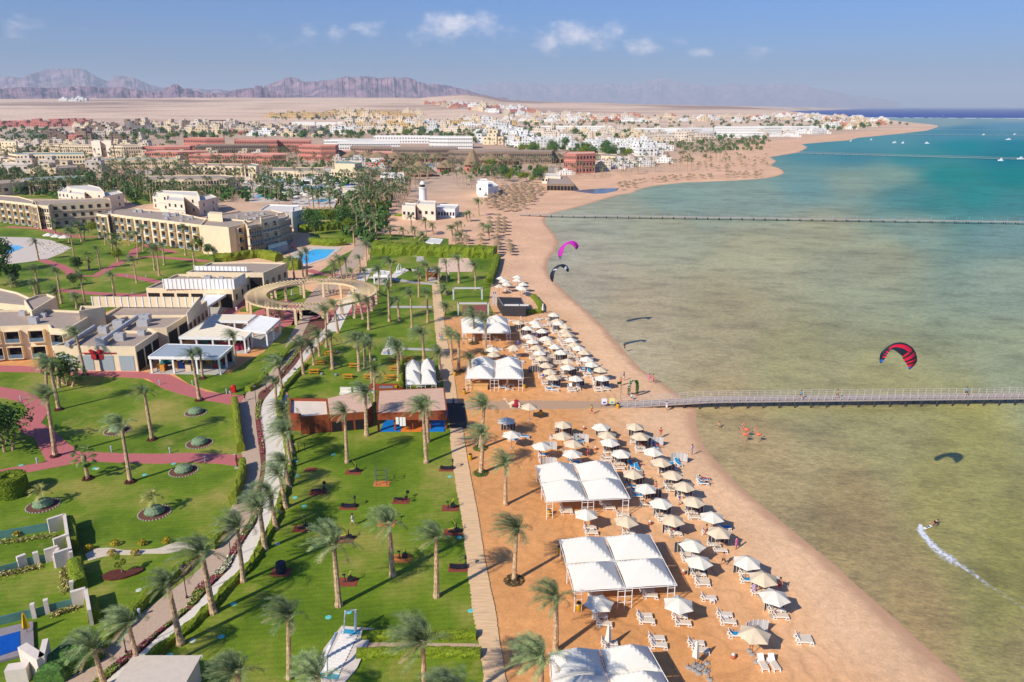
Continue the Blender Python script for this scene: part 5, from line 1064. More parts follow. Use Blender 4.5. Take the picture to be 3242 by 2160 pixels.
def facade(par,a,b,z0,h,kind='window',cols=None,floors=None,gap=3.2,ww=1.3,wh=1.4,limit=60,glass=None,out=None,fm=None):
    a=Vector(a);b=Vector(b); L_=(b-a).length; d=(b-a)/L_; n=Vector((d.y,-d.x)); cols=cols or max(1,int(L_/gap)); floors=floors or max(1,int((h-z0)/3.2)); k=0; ww=min(ww,.56*L_/cols) if kind=='window' else ww; wh=min(wh,.55*(h-z0)/floors)
    if kind=='window' and floors>1 and fm is not None:
        MM=Matrix(((d.x,n.x,0,a.x),(d.y,n.y,0,a.y),(0,0,1,0),(0,0,0,1)))
        for f in range(1,floors): q=MB(); zb=z0+(h-z0-.5)*f/floors; q.box(0,L_,0,.32,zb-.16,zb+.12,M=MM); q.build('floor_band',fm,par)
    M=Matrix(((d.x,n.x,0,a.x),(d.y,n.y,0,a.y),(0,0,1,0),(0,0,0,1)))
    for f in range(floors):
        zc=z0+(h-z0-.5)*(f+.5)/floors
        for c in range(cols):
            x=L_*(c+.5)/cols; k+=1
            if k>limit: return
            if kind=='window':
                q=MB(); q.box(x-ww/2-.1,x+ww/2+.1,0,.07,zc-wh/2-.1,zc+wh/2+.1,M=M); o=q.build('window',fm or WHITE,par); q=MB(); q.box(x-ww/2,x+ww/2,.05,.10,zc-wh/2,zc+wh/2,M=M); q.build('pane',glass or GLASS,o)
            elif kind=='loggia':
                q=MB(); q.box(x-ww*.85,x+ww*.85,0,.05,zc-1.15,zc+1.2,M=M); o=q.build('balcony',DARKV,par); q=MB(); q.box(x-ww*.85-.1,x+ww*.85+.1,0,1.0,zc-1.3,zc-1.12,M=M); q.box(x-ww*.85-.1,x-ww*.85,0,1.0,zc-1.12,zc+1.3,M=M); q.box(x+ww*.85,x+ww*.85+.1,0,1.0,zc-1.12,zc+1.3,M=M); q.box(x-ww*.85,x+ww*.85,0,1.0,zc+1.2,zc+1.32,M=M); q.build('surround',STY['cream'][0] if glass is None else glass,o); q=MB(); q.box(x-ww*.85,x+ww*.85,.93,.98,zc-1.12,zc-.3,M=M); q.build('railing',GLASSB,o)  # flat dark back panel paints the shade of the balcony recess
            elif kind=='dark':
                q=MB(); q.box(x-L_/cols*.40,x+L_/cols*.40,0,.06,z0+.1,h-1.3,M=M); q.build('opening',DARKV,par)  # dark panel on a solid wall, painted shade instead of a hole
            elif kind=='door':
                q=MB(); q.box(x-L_/cols*.44,x+L_/cols*.44,0,.05,z0+.15,h-.7,M=M); q.build('door',TIMB,par)
            elif kind=='shutter':
                q=MB(); q.box(x-L_/cols*.36,x+L_/cols*.36,0,.08,z0+.25,h-1.9,M=M); o=q.build('shutter',SHUT,par)
def bld(name,label,blocks,cat='building',group=None,style='cream'):
    first=blocks[0]; c=G(first['p'][0][0],first['p'][0][1],first['h']); o=root(name,(c.x,c.y,0),label,cat,group)
    for b in blocks:
        P=block(o,b['p'],b['h'],b.get('s',style),b.get('z0',0),b.get('ph',.45),(c.x,c.y),flat=b.get('flat',False))
        n=len(P)
        for i in range(n):
            a,bb=P[i],P[(i+1)%n]; L_=(bb-a).length; nr=Vector(((bb-a).y,-(bb-a).x)).normalized(); mid=(a+bb)/2+Vector((c.x,c.y))
            if L_<2.5 or nr.dot(-mid)<.15*mid.length*0+0: continue
            if nr.dot(-mid)/mid.length<.12: continue
            right=nr.x>.5 and nr.x>abs(nr.y)
            kd=b.get('right') if right else b.get('front')
            if kd: facade(o,a,bb,b.get('z0',0),b['h'],kd[0],*kd[1:],fm=STY[b.get('s',style)][1] if b['h']>4 and b.get('s',style)!='teal' else CREAM if b.get('s')=='teal' else None)
    return o
def rooftop(par_o,pts,h,n,seed,size=1.2):
    """air-conditioning units on a roof, each a part"""
    r=random.Random(seed)
    for i in range(n):
        u=r.uniform(min(p[0] for p in pts),max(p[0] for p in pts)); v=r.uniform(min(p[1] for p in pts),max(p[1] for p in pts))
        if not inpoly(u,v,pts): continue
        p=G(u,v,h)-par_o.location; s_=size*r.uniform(.6,1.2); q=MB(); q.box(p.x-s_*.5,p.x+s_*.5,p.y-s_*.35,p.y+s_*.35,h-.45,h-.45+s_*.8); q.box(p.x-s_*.35,p.x-s_*.05,p.y-s_*.2,p.y+s_*.2,h-.4+s_*.8,h-.36+s_*.8); q.build('air_unit',ACM,par_o)
# --- shop building with the red bow
o=bld('shop_building','single-storey cream shop building with a red bow on its front wall',[dict(p=[(168,1095),(427,1098),(500,1050),(310,1046)],h=5.2,front=('shutter',4,1),right=('dark',3,1)),dict(p=[(300,1046),(500,1050),(475,1040),(527,1038),(592,998),(400,1000)],h=5.25,right=('dark',2,1)),dict(p=[(330,1000),(592,998),(655,952),(400,955)],h=5.3,right=('window',5,1))])
pts=[(250,1085),(410,1088),(480,1052),(520,1030),(580,1000),(420,1000),(330,1040)]; rooftop(o,pts,5.2,22,3,2.2)
c=o.location
for a,b in (((212,1092),(300,1035)),((330,1075),(440,1000))):
    p0=G(*a,5.6)-c;p1=G(*b,5.6)-c; q=MB(); q.tube([(p0.x,p0.y,5.6),(p1.x,p1.y,5.6)],.5,6); q.build('air_duct',ACM,o)
def screen(par_o,a,b,z0,z1,m=WHITE,gap=1.2):
    A=G(*a,z1)-par_o.location;B=G(*b,z1)-par_o.location; d=(B-A); d.z=0; L_=d.length; d.normalize(); n=Vector((-d.y,d.x,0)); M=Matrix(((d.x,n.x,0,A.x),(d.y,n.y,0,A.y),(0,0,1,0),(0,0,0,1))); mb=MB(); mb.box(0,L_,-.03,.03,z0,z1,M=M); o=mb.build('roof_screen',m,par_o); q=MB(); x=0
    while x<L_: q.box(x-.12,x+.12,-.16,-.03,z0,z1+.05,M=M); x+=gap
    q.build('screen_ribs',WHITE,o)['kind']='stuff'
screen(o,(290,939),(633,941),5.1,7.6,CREAM,1.7); screen(o,(633,941),(592,992),5.1,7.6,CREAM,.9)
# bow: part of its shop front
fb=G(306,1108,4.4)-c; bow=MB(); y0=-.35
a_,b_=G(260,1110,4.3)-c,G(366,1112,4.3)-c; bow.box(a_.x,b_.x,fb.y-.45,fb.y-.35,3.75,3.95)
for s_ in (-1,1):
    bow.lathe([(0,0),(.45,.35),(.55,.8),(.2,1.2),(0,1.25)],8,0,c=(0,0,0)); k=len(bow.v)-40
    for i in range(k,len(bow.v)): x,y,z_=bow.v[i]; bow.v[i]=(fb.x+s_*z_*1.1,fb.y-.5+y*.35,3.95+x*.9+z_*.35)
    bow.prism([(fb.x+s_*.1,fb.y-.5),(fb.x+s_*.1+.5,fb.y-.5),(fb.x+s_*.9+.4,fb.y-.4),(fb.x+s_*.9-.2,fb.y-.4)],2.6,3.6)
bow.build('bow',REDF,o)
# --- two storey wing on the left
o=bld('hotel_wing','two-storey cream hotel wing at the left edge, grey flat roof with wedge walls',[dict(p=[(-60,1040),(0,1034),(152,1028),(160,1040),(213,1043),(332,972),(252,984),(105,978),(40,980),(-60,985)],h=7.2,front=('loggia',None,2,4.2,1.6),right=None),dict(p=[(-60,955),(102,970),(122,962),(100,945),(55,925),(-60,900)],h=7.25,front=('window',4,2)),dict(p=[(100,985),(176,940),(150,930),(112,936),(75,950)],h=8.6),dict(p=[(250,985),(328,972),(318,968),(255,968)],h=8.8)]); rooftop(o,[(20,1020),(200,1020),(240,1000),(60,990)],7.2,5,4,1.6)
# --- white pergola pavilions (roof, beam, posts)
def pavilion(label,FL,FR,BR,BL,h,m,nx,ny,slats=0,floor=True,goods=0,post=.16,name='pergola',wall=None,cat='pergola',pm=WHITE):
    P=[G(*q,h) for q in (FL,FR,BR,BL)]; c=(P[0]+P[1]+P[2]+P[3])/4; c.z=0; o=root(name,(c.x,c.y,0),label,cat); P=[p-c for p in P]; FOOT.append([(p.x+c.x,p.y+c.y) for p in P])
    at=lambda s_,t:(P[0].lerp(P[1],s_)).lerp(P[3].lerp(P[2],s_),t)
    if slats:
        mb=MB()
        for i in range(slats): a,b,c2,d=at(0,i/slats),at(1,i/slats),at(1,(i+.72)/slats),at(0,(i+.72)/slats); mb.prism([a,b,c2,d],h-.08,h+.04+(i%2)*.02,bottom=True)
        mb.build('slatted_roof',m,o)
    else:
        mb=MB(); mb.prism([(p.x,p.y) for p in P],h-.15,h,bottom=True); mb.build('roof',m,o)
    fr=MB()
    for a,b in ((P[0],P[1]),(P[1],P[2]),(P[2],P[3]),(P[3],P[0])):
        d=(b-a).normalized(); n=Vector((-d.y,d.x,0))*.12; fr.prism([a-n,b-n,b+n,a+n],h-.45,h+.09,bottom=True)
    fr.build('beam',pm,o)
    for i in range(nx+1):
        for t in ((0,1) if ny==1 else [k/ny for k in range(ny+1)]):
            if 0<t<1 and 0<i<nx: continue
            q=at(min(.985,max(.015,i/nx)),min(.98,max(.02,t))); mb=MB(); mb.box(q.x-post,q.x+post,q.y-post,q.y+post,0,h-.2); mb.build('post',pm,o)
    if floor: mb=MB(); mb.prism([(p.x*1.03,p.y*1.03) for p in P],0,.16); mb.build('floor',CONC,o)
    if wall:
        a,b=at(0.02,.97),at(.98,.97); mb=MB(); mb.prism([a,b,b+Vector((0,.15,0)),a+Vector((0,.15,0))],.16,h-.3); mb.build('back_wall',wall,o)
    r=random.Random(int(FL[0])); cols=[mat('goods_%d'%i,cc,.8,.2,5) for i,cc in enumerate([C(220,150,60),C(190,60,90),C(60,90,170),C(150,50,40),C(230,200,160),C(60,140,140)])]
    for k in range(goods):
        q=at(r.uniform(.06,.94),r.uniform(.15,.8)); mb=MB(); s_=r.uniform(.5,1.1); mb.box(q.x-s_,q.x+s_,q.y-.4,q.y+.4,.17,.17+r.uniform(.7,1.5)); g=mb.build('display_counter',r.choice(cols),o)
    return o
pavilion('white pavilion with a blue-grey sheet roof and colourful shop goods under it',(470,1130),(694,1133),(738,1095),(528,1090),3.5,mat('blue_grey_sheet',C(172,182,186),.45,.05,2),3,2,goods=14,wall=mat('shop_dark_wall',C(90,60,50),.9,.2,2))
pavilion('largest striped cream pergola with white posts behind the blue-grey roofed pavilion',(567,1068),(776,1071),(796,1052),(652,1018),3.4,mat('cream_blind',C(240,226,198,.88),.8,.05,2),4,2,slats=22,goods=8,wall=mat('shop_dark_wall',C(90,60,50),.9,.2,2))
pavilion('rear striped cream pergola beside the round pergola',(653,1015),(785,1018),(811,998),(678,997),3.4,mat('cream_blind',C(240,226,198,.88),.8,.05,2),3,1,slats=10)
pavilion('white slatted pergola nearest the road, beside the striped ones',(766,1046),(843,1051),(886,1011),(822,1000),3.5,WHITE,1,2,slats=13)
pavilion('white sail-roofed terrace beside the long white roof screen',(634,960),(660,968),(722,928),(652,930),3.6,WHITE,1,1)
# --- restaurant block with long white screen
o=bld('restaurant_building','long low cream restaurant with a tall white screen along its roof',[dict(p=[(462,912),(736,916),(790,872),(560,868)],h=5.0,front=('dark',6,1),right=('window',3,1)),dict(p=[(590,862),(833,864),(908,832),(800,829),(667,831)],h=6.0,front=('dark',5,1),right=('window',4,1))])
screen(o,(515,883),(738,884),4.9,7.6,WHITE,1.1); screen(o,(738,884),(776,864),4.9,7.6,WHITE,.9); screen(o,(615,842),(780,845),5.9,7.2,WHITE,1.2); rooftop(o,[(560,900),(720,900),(760,880),(600,880)],5,9,8,1.6)
# --- three-storey hotel block in the middle
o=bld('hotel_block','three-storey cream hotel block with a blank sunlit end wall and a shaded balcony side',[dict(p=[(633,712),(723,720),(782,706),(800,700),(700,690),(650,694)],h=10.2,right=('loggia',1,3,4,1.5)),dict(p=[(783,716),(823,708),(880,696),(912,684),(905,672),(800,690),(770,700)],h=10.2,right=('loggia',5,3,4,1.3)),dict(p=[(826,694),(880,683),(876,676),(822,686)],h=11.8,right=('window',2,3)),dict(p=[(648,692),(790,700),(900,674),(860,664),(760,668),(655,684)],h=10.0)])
q=G(657,675,12.5)-o.location; P=[(G(u,v,12.5)-o.location) for u,v in [(657,676),(703,679),(704,672),(664,670)]]; mb=MB(); mb.prism([(p.x,p.y) for p in P],9.6,12.5); mb.build('stair_tower',CREAM,o); rooftop(o,[(700,695),(790,700),(870,680),(800,672),(720,680)],10,22,5,1.3)
P=[(G(u,v,3)-o.location) for u,v in [(850,790),(912,772),(905,762),(850,776)]]; mb=MB(); mb.prism([(p.x,p.y) for p in P],0,3.0); mb.build('glass_veranda',GLASSB,o)
# --- long hotel wings on the left
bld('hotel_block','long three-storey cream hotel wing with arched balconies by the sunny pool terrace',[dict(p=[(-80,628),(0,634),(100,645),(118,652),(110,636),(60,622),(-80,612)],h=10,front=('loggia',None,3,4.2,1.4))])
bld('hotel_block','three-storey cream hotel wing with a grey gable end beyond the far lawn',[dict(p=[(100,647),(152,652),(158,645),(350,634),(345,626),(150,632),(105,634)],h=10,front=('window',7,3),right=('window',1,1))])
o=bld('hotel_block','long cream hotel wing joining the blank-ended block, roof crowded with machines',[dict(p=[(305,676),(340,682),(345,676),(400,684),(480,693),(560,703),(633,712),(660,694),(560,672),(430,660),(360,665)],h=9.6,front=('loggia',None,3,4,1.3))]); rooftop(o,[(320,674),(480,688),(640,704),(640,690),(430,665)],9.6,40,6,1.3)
bld('villa','white angular villa with a blue pool beside the dense garden hedge',[dict(p=[(812,671),(858,676),(925,668),(950,662),(945,650),(850,647)],h=7.5,front=('window',3,2),right=('window',2,2)),dict(p=[(925,671),(957,664),(957,652),(926,655)],h=8.6,front=('window',1,1))],style='white')
# --- beach restaurant and lighthouse
bld('restaurant_building','white beach restaurant with picture windows next to the lighthouse tower',[dict(p=[(1347,656),(1385,660),(1440,662),(1453,648),(1392,646)],h=4.2,front=('window',6,1,3,2.2,1.6)),dict(p=[(1272,650),(1314,653),(1320,644),(1278,641)],h=6.5,s='pale',front=('window',3,1)),dict(p=[(1320,645),(1378,648),(1382,636),(1325,634)],h=7.2,s='pale',front=('window',3,1))],style='white')
p=G(1340,652); o=root('lighthouse_tower',(p.x,p.y,0),'round white lighthouse tower rising over the beach restaurant','tower'); mb=MB(); mb.lathe([(2.3,0),(2.0,6),(1.9,9.2)],16); mb.build('shaft',WHITE,o,True); mb=MB(); mb.lathe([(2.3,9.2),(2.3,9.6),(1.3,9.6),(1.3,11.3),(1.5,11.3)],14); mb.build('gallery',WHITE,o); mb=MB(); mb.lathe([(1.5,11.3),(1.2,12.1),(.6,12.7),(0,12.9)],14); mb.build('dome',WHITE,o,True); mb=MB(); mb.lathe([(1.33,9.8),(1.33,11)],14); mb.build('lantern_glass',GLASS,o)
bld('villa','dazzling white boat-shaped building among palms on the sand past the lighthouse',[dict(p=[(1508,582),(1545,594),(1578,588),(1560,574),(1530,572)],h=6,front=('window',3,1)),dict(p=[(1512,572),(1545,574),(1540,566),(1516,566)],h=9,front=('window',2,1))],style='white')
# --- wooden changing hut and shop hut
o=bld('wooden_hut','brown timber hut with a cream flat roof beside the white path',[dict(p=[(914,1309),(947,1311),(950,1322),(1043,1313),(1037,1262),(916,1260)],h=3.0,front=('door',5,1))],style='timber'); 
for ch in o.children:
    if ch.name.startswith('roof'): ch.data.materials[0]=PALE
bld('wooden_hut','brown timber hut with a slatted roof, between the cream-roofed hut and the blue shop hut',[dict(p=[(1044,1313),(1156,1303),(1178,1284),(1165,1247),(1110,1244),(1037,1262)],h=3.1,flat=True,front=('dark',3,1))],style='timber')
o=pavilion('timber shop hut with slatted roof, open to blue and orange floors',(1193,1311),(1414,1301),(1405,1229),(1198,1238),3.2,LATT,4,1,slats=26,name='wooden_hut',wall=mat('shop_blue_wall',C(30,70,140),.7,.1,2),cat='hut',pm=TIMB,floor=False)
a=G(1193,1311,3.2)-o.location;b=G(1414,1301,3.2)-o.location
for i,(t0,t1,m) in enumerate([(0.03,.33,'b'),(.33,.48,'o'),(.48,.64,'o'),(.66,.97,'b')]):
    x0=a.x+(b.x-a.x)*t0;x1=a.x+(b.x-a.x)*t1; mb=MB(); mb.box(x0,x1-.05,a.y+.2,a.y+9,0.0,.18); mb.build('floor_mat',mat('floor_'+m,C(0,120,200) if m=='b' else C(236,130,50),.6,.06,2),o)
mb=MB(); mb.box(a.x,b.x,a.y-.1,a.y+.05,2.2,3.15); mb.build('fascia',TIMB,o)
for dx in (3.0,3.6,4.1): mb=MB(); mb.box(a.x+dx,a.x+dx+.45,a.y-.2,a.y-.12,1.5-.3*(dx>3.2),2.7); mb.build('hanging_towel',PLW,o)
# black beach bar
o=bld('beach_bar','low black beach bar with a dark roof behind square clipped hedges',[dict(p=[(1592,968),(1665,970),(1652,942),(1574,940)],h=2.7,s='grey')]); 
for ch in o.children:
    ch.data.materials[0]=mat('black_cladding',C(60,56,58),.7,.12,2)
for x0,x1 in ((-.0,3.4),(3.8,5.8)): mb=MB(); mb.box(x0+.4,x1+.6,-.3,.9,2.7,2.85); mb.build('white_awning',CANV,o)
# ---- round pergola
def ring_pergola():
    c=G(988,925,4.2); o=root('round_pergola',(c.x,c.y,0),'huge round cream pergola ring on tall columns around a garden','pergola'); R0,R1=11.6,16.2; h=4.2; m=mat('cream_beam',C(232,206,160),.8,.05,1); mb=MB(); n=48; sy=1.0
    for rr in (R0,R1):
        for k in range(n):
            a0=2*PI*k/n;a1=2*PI*(k+1)/n; f=lambda a,q:(q*math.cos(a),q*math.sin(a)*sy); mb.prism([f(a0,rr-.16),f(a0,rr+.16),f(a1,rr+.16),f(a1,rr-.16)],h-.5,h,bottom=True)
    mb.build('ring_beam',m,o); mb=MB()
    for k in range(96):
        a=2*PI*k/96; ca,sa=math.cos(a),math.sin(a); w_=.06; mb.prism([((R0-.3)*ca+w_*sa,((R0-.3)*sa-w_*ca)),((R1+.5)*ca+w_*sa,((R1+.5)*sa-w_*ca)),((R1+.5)*ca-w_*sa,((R1+.5)*sa+w_*ca)),((R0-.3)*ca-w_*sa,((R0-.3)*sa+w_*ca))],h+.003,h+.16,bottom=True)
    mb.build('rafter_ring',m,o)
    for k in range(14):
        a=2*PI*(k+.5)/14
        for rr in (R0,R1):
            q=MB(); x,y=rr*math.cos(a),rr*math.sin(a); q.box(x-.3,x+.3,y-.3,y+.3,.0,h-.5); q.build('column',m,o)
ring_pergola()
# ================================================================ town behind: named larger buildings from their roof outlines
def roofb(name,label,W,pts,h,style,front=None,right=None,cat='building',group=None):
    Q=[G(u,v,h) for u,v in W(pts)]; y0=min(q.y for q in Q); rg=max(q.y for q in Q)-y0; lim=34
    if rg>lim: Q=[Vector((q.x*(y0+(q.y-y0)*lim/rg)/q.y,y0+(q.y-y0)*lim/rg,0)) for q in Q]
    return bld(name,label,[dict(p=[px(q.x,q.y,h) for q in Q],h=h,s=style,front=front,right=right)],cat,group)
lg=lambda n,f:('window',n,f,4,1.9,1.7,90)
TOWN=[('hotel_block','long shaded grey hotel with teal roof edge and sunlit end, beside the red resort',wA,[(70,942),(150,968),(760,965),(745,920),(200,928)],14,'teal',lg(22,4)),
('hotel_block','cream hotel corner building at the far left, below the teal-roofed one',wA,[(-60,1005),(90,1012),(80,965),(-60,955)],9,'cream',lg(4,3)),
('hotel_block','cream building with a hipped teal roof, top left of the hotel gardens',wA,[(0,835),(140,852),(150,818),(10,805)],12,'teal',lg(4,3)),
('hotel_block','low cream gallery building between the hipped-roof house and the towers',wA,[(365,872),(530,880),(530,852),(370,852)],8,'cream',lg(10,2)),
('hotel_block','cream arcade building next to the first teal-capped tower',wA,[(540,880),(835,888),(838,855),(545,852)],8,'cream',lg(14,2)),
('hotel_tower','white tower with a teal cap, the first of the pair in the hotel grounds',wA,[(820,842),(900,848),(905,822),(835,818)],15.7,'pale',lg(2,1)),
('hotel_tower','white tower with a teal cap, the second of the pair next to the red resort',wA,[(910,842),(1000,848),(1005,822),(925,818)],15.7,'pale',lg(2,1)),
('hotel_block','cream hotel with a blank sunlit end, touching the red resort',wA,[(990,882),(1110,890),(1280,884),(1245,855),(1010,858)],12,'cream',lg(8,3)),
('hotel_block','very long low hotel wing with a pale green roof in front of the red resort',wA,[(785,1018),(1110,1008),(1600,988),(1590,968),(1100,978),(795,998)],7,'teal',lg(24,1)),
('hotel_block','small cream block in front of the long pale green wing',wA,[(500,1092),(690,1078),(700,1052),(520,1066)],8,'cream',lg(4,2)),
('hotel_block','cream wing at the far left among palms with a grey roof',wA,[(-60,1235),(210,1208),(230,1172),(-60,1190)],7,'cream',lg(6,2)),
('hotel_block','long cream wing with porches below the small cream block',wA,[(200,1198),(480,1184),(790,1164),(770,1134),(470,1148),(210,1168)],7,'teal',lg(14,2)),
('hotel_block','cream wing with bay windows in the palms below the red resort',wA,[(1280,1192),(1690,1192),(2050,1182),(2120,1162),(1990,1150),(1300,1160)],7.5,'cream',lg(14,2)),
('hotel_block','cream arcaded building among palms, right under the red resort',wA,[(1690,1052),(2210,1076),(2214,1030),(1700,1020)],7.5,'cream',lg(14,2)),
('gazebo','cream gazebo tower with a pyramid teal roof beside the arcaded building',wA,[(2235,1066),(2310,1076),(2338,1052),(2262,1036)],10,'teal',lg(2,2)),
('resort_hotel','salmon red resort wing with arches, foreground part of the red resort',wA,[(1270,885),(1480,898),(1710,888),(1730,850),(1400,840)],11,'red',lg(12,2)),
('resort_hotel','domed centre of the red resort with stepped salmon roofs',wA,[(1650,802),(1860,822),(2025,820),(2000,775),(1700,765)],17,'red',lg(10,3)),
('resort_hotel','low salmon wing in front of the red resort centre',wA,[(1300,932),(1600,945),(1885,928),(1890,906),(1400,902)],9,'red',lg(14,2)),
('resort_hotel','dark shaded balcony wing of the red resort',wA,[(1770,884),(1900,880),(2420,866),(2420,842),(1800,856)],12,'brown',lg(26,3)),
('resort_hotel','long low salmon building at the foot of the red resort',wA,[(1700,960),(1900,968),(2338,970),(2500,975),(2500,945),(1760,942)],8,'red',lg(18,2)),
('resort_hotel','salmon block behind the shaded wing of the red resort',wA,[(2110,830),(2338,838),(2500,836),(2500,800),(2130,805)],14,'red',lg(10,3)),
('warehouse','dark grey long low roof at the far left below the red villas',wA,[(60,770),(250,782),(430,780),(420,748),(80,738)],6,'grey',None),
('resort_hotel','long three-storey red arcaded wing with a pale roof',wB,[(0,835),(520,840),(525,815),(0,810)],13,'red',lg(24,3)),
('resort_hotel','red three-storey arcaded block, the seaward end of the red resort',wB,[(405,868),(610,888),(745,885),(772,860),(440,848)],14,'red',lg(14,3)),
('resort_hotel','rounded red building with a red roof among palms in front of the arcaded wings',wB,[(0,962),(180,970),(300,964),(285,940),(60,935)],9,'red',lg(10,2)),
('white_hotel','white curved hotel front behind the red arcaded block',wB,[(640,830),(850,835),(1090,826),(1080,795),(700,795)],10,'white',lg(14,2)),
('white_hotel','long low white hotel wing with rows of small windows, behind the brown hotel',wB,[(760,858),(1330,858),(1330,832),(780,830)],9,'white',lg(26,2)),
('white_hotel','white three-storey hotel with palms before it, at the end of the long white wing',wB,[(1590,800),(1760,806),(1985,808),(1965,782),(1600,778)],14,'white',lg(14,3)),
('white_hotel','white hotel wing linking the curved front and the three-storey one',wB,[(1090,796),(1600,802),(1600,780),(1100,772)],10,'white',lg(20,2)),
('white_block','first of three white blocks in a line below the yellow villas',wB,[(355,672),(560,674),(565,658),(370,656)],9,'white',lg(10,2)),
('white_block','second of three white blocks in a line below the yellow villas',wB,[(573,676),(755,678),(755,660),(580,658)],9,'white',lg(9,2)),
('white_block','third of three white blocks in a line below the yellow villas',wB,[(762,672),(845,674),(840,658),(765,656)],8,'white',lg(5,2)),
('hotel_block','long brown hotel with a dark balcony front behind the thatched villas',wB,[(1260,908),(1560,915),(1845,912),(1850,893),(1260,890)],12,'brown',lg(26,3)),
('hotel_block','brown low wing starting behind the red arcaded block',wB,[(880,892),(1080,900),(1255,902),(1250,882),(900,880)],10,'brown',lg(14,2)),
('hotel_block','brown unfinished-looking hotel wing reaching toward the red frame building',wB,[(1765,930),(2100,938),(2700,940),(2720,920),(2000,914),(1780,914)],11,'brown',lg(30,2)),
('hotel_block','red and brown low row in front of the brown hotel, first part',wB,[(770,938),(1040,942),(1040,922),(780,918)],6.5,'red',lg(10,2)),
('hotel_block','red and brown low row in front of the brown hotel, second part',wB,[(1050,948),(1340,952),(1340,932),(1060,930)],6.5,'red',lg(10,2)),
('pool_house','cream two-level building with green roof edges overlooking the water park',wB,[(705,1092),(930,1105),(1190,1082),(1160,1055),(980,1050),(760,1045)],6,'teal',lg(8,1)),
('pool_house','upper cream storey with a teal roof on the water park building',wB,[(740,1045),(920,1052),(985,1030),(880,1012),(760,1015)],10,'teal',lg(5,1)),
('pool_house','low cream arcade beside the water park slides',wB,[(150,1112),(420,1116),(650,1112),(640,1082),(170,1082)],6,'cream',lg(10,1)),
('pool_house','white open terrace building in front of the thatched dining hall',wB,[(1150,1155),(1370,1162),(1362,1132),(1170,1130)],4.5,'white',lg(7,1)),
('white_hotel','white hotel with tall arches, far off behind the cube houses',wC,[(295,700),(430,708),(445,695),(960,712),(958,688),(445,675),(330,678)],13,'white',lg(26,3)),
('white_hotel','very long white hotel with a stepped front, centre of the far town',wC,[(1165,722),(1590,730),(1880,716),(1880,684),(1600,694),(1190,700)],15.5,'white',lg(34,3)),
('white_hotel','white hotel terrace continuing the long white hotel toward the sea',wC,[(1885,712),(2338,716),(2500,712),(2500,684),(1900,684)],15,'white',lg(26,3)),
('white_hotel','lower white terrace in front of the seaward white hotel',wC,[(1890,752),(2200,764),(2340,766),(2338,742),(1900,732)],9,'white',lg(20,2)),
('white_hotel','white slab hotel with ribbed front at the seaward end of the town',lambda p:[(2400+x/2.796,150+y/2.796) for x,y in p],[(0,690),(300,700),(540,700),(540,675),(0,660)],11.5,'white',lg(26,2)),
('unfinished_building','red-ended concrete frame building with open dark floors behind the beach palms',wC,[(530,955),(640,962),(815,952),(800,922),(560,925)],15,'red',('window',6,3,4,4.5,3.2))]
for lab,mods in (('stepped pale terrace building between the lawns, larger of the pair',[([(520,1300),(620,1310),(640,1270),(560,1262)],6),([(620,1312),(760,1330),(770,1290),(640,1272)],8),([(760,1345),(930,1360),(935,1320),(780,1300)],6),([(930,1352),(1110,1312),(1060,1290),(940,1310)],7),([(640,1272),(940,1306),(900,1262),(800,1240),(600,1250)],9)]),('stepped pale terrace building between the lawns, nearer the water park',[([(1375,1345),(1500,1362),(1510,1320),(1400,1305)],6),([(1500,1375),(1660,1390),(1660,1345),(1510,1328)],8),([(1660,1385),(1790,1400),(1800,1350),(1670,1340)],6),([(1790,1392),(1960,1350),(1900,1325),(1800,1345)],7),([(1420,1310),(1800,1345),(1780,1300),(1460,1290)],9)])):
    bld('villa_block',lab,[dict(p=wA(p_),h=h_,s='pale',front=('window',3,2,3,1.3,1.5),right=('window',2,2,3,1.3,1.5)) for p_,h_ in mods])
for nm_,lb,W,pts,h,st,fr in TOWN:
    if fr and W(pts)[0][1]<425 and st=='white': fr=('window',fr[1],fr[2],4,1.3,1.1,90)
    elif fr and st in('red','brown'): fr=('window',fr[1],fr[2],4,2.8,2.1,96)
    roofb(nm_,lb,W,pts,h,st,fr,fr and lg(4,max(1,int(h/4))))
# thatched villas: round-roofed houses in front of the brown hotel
def thatch_house(u,v,r_,label,hw=4,hr=5):
    p=G(u,v); o=root('thatched_villa',(p.x,p.y,0),label,'villa','red villas with thatched roofs'); mb=MB(); mb.lathe([(r_*.82,0),(r_*.82,hw)],8,ph=PI/8); mb.build('wall',REDW,o); mb=MB(); mb.lathe([(r_*1.08,hw-.6),(r_*.9,hw+.5),(r_*.15,hw+hr),(0,hw+hr+.2)],8,ph=PI/8); mb.build('thatched_roof',THATCH,o)
    for k in (-1,0,1): q=MB(); a=-PI/2+k*.5; x,y=r_*.8*math.cos(a),r_*.8*math.sin(a); q.box(x-.9,x+.9,y-.25,y+.3,.8,2.9); q.build('window',GLASS,o)
    FOOT.append([(p.x-r_,p.y-r_),(p.x+r_,p.y-r_),(p.x+r_,p.y+r_),(p.x-r_,p.y+r_)]); return o
tv=[thatch_house(*wB([(x,y)])[0],r_,'x') for x,y,r_ in [(785,1010,11),(910,1018,11),(1020,1024,12),(1140,1032,12),(1290,1030,11),(1500,1030,11),(1640,1030,10),(1895,1035,12),(2020,1038,11),(2140,1050,12),(2290,1058,12)]]+[thatch_house(*wC([(x,y)])[0],11,'x') for x,y in [(30,1038),(160,1040),(310,1040),(460,1038)]]
rank(tv,'red-walled villa with a thatched pyramid roof,','in the row, from the red frame building',G(*wC([(560,1050)])[0]))
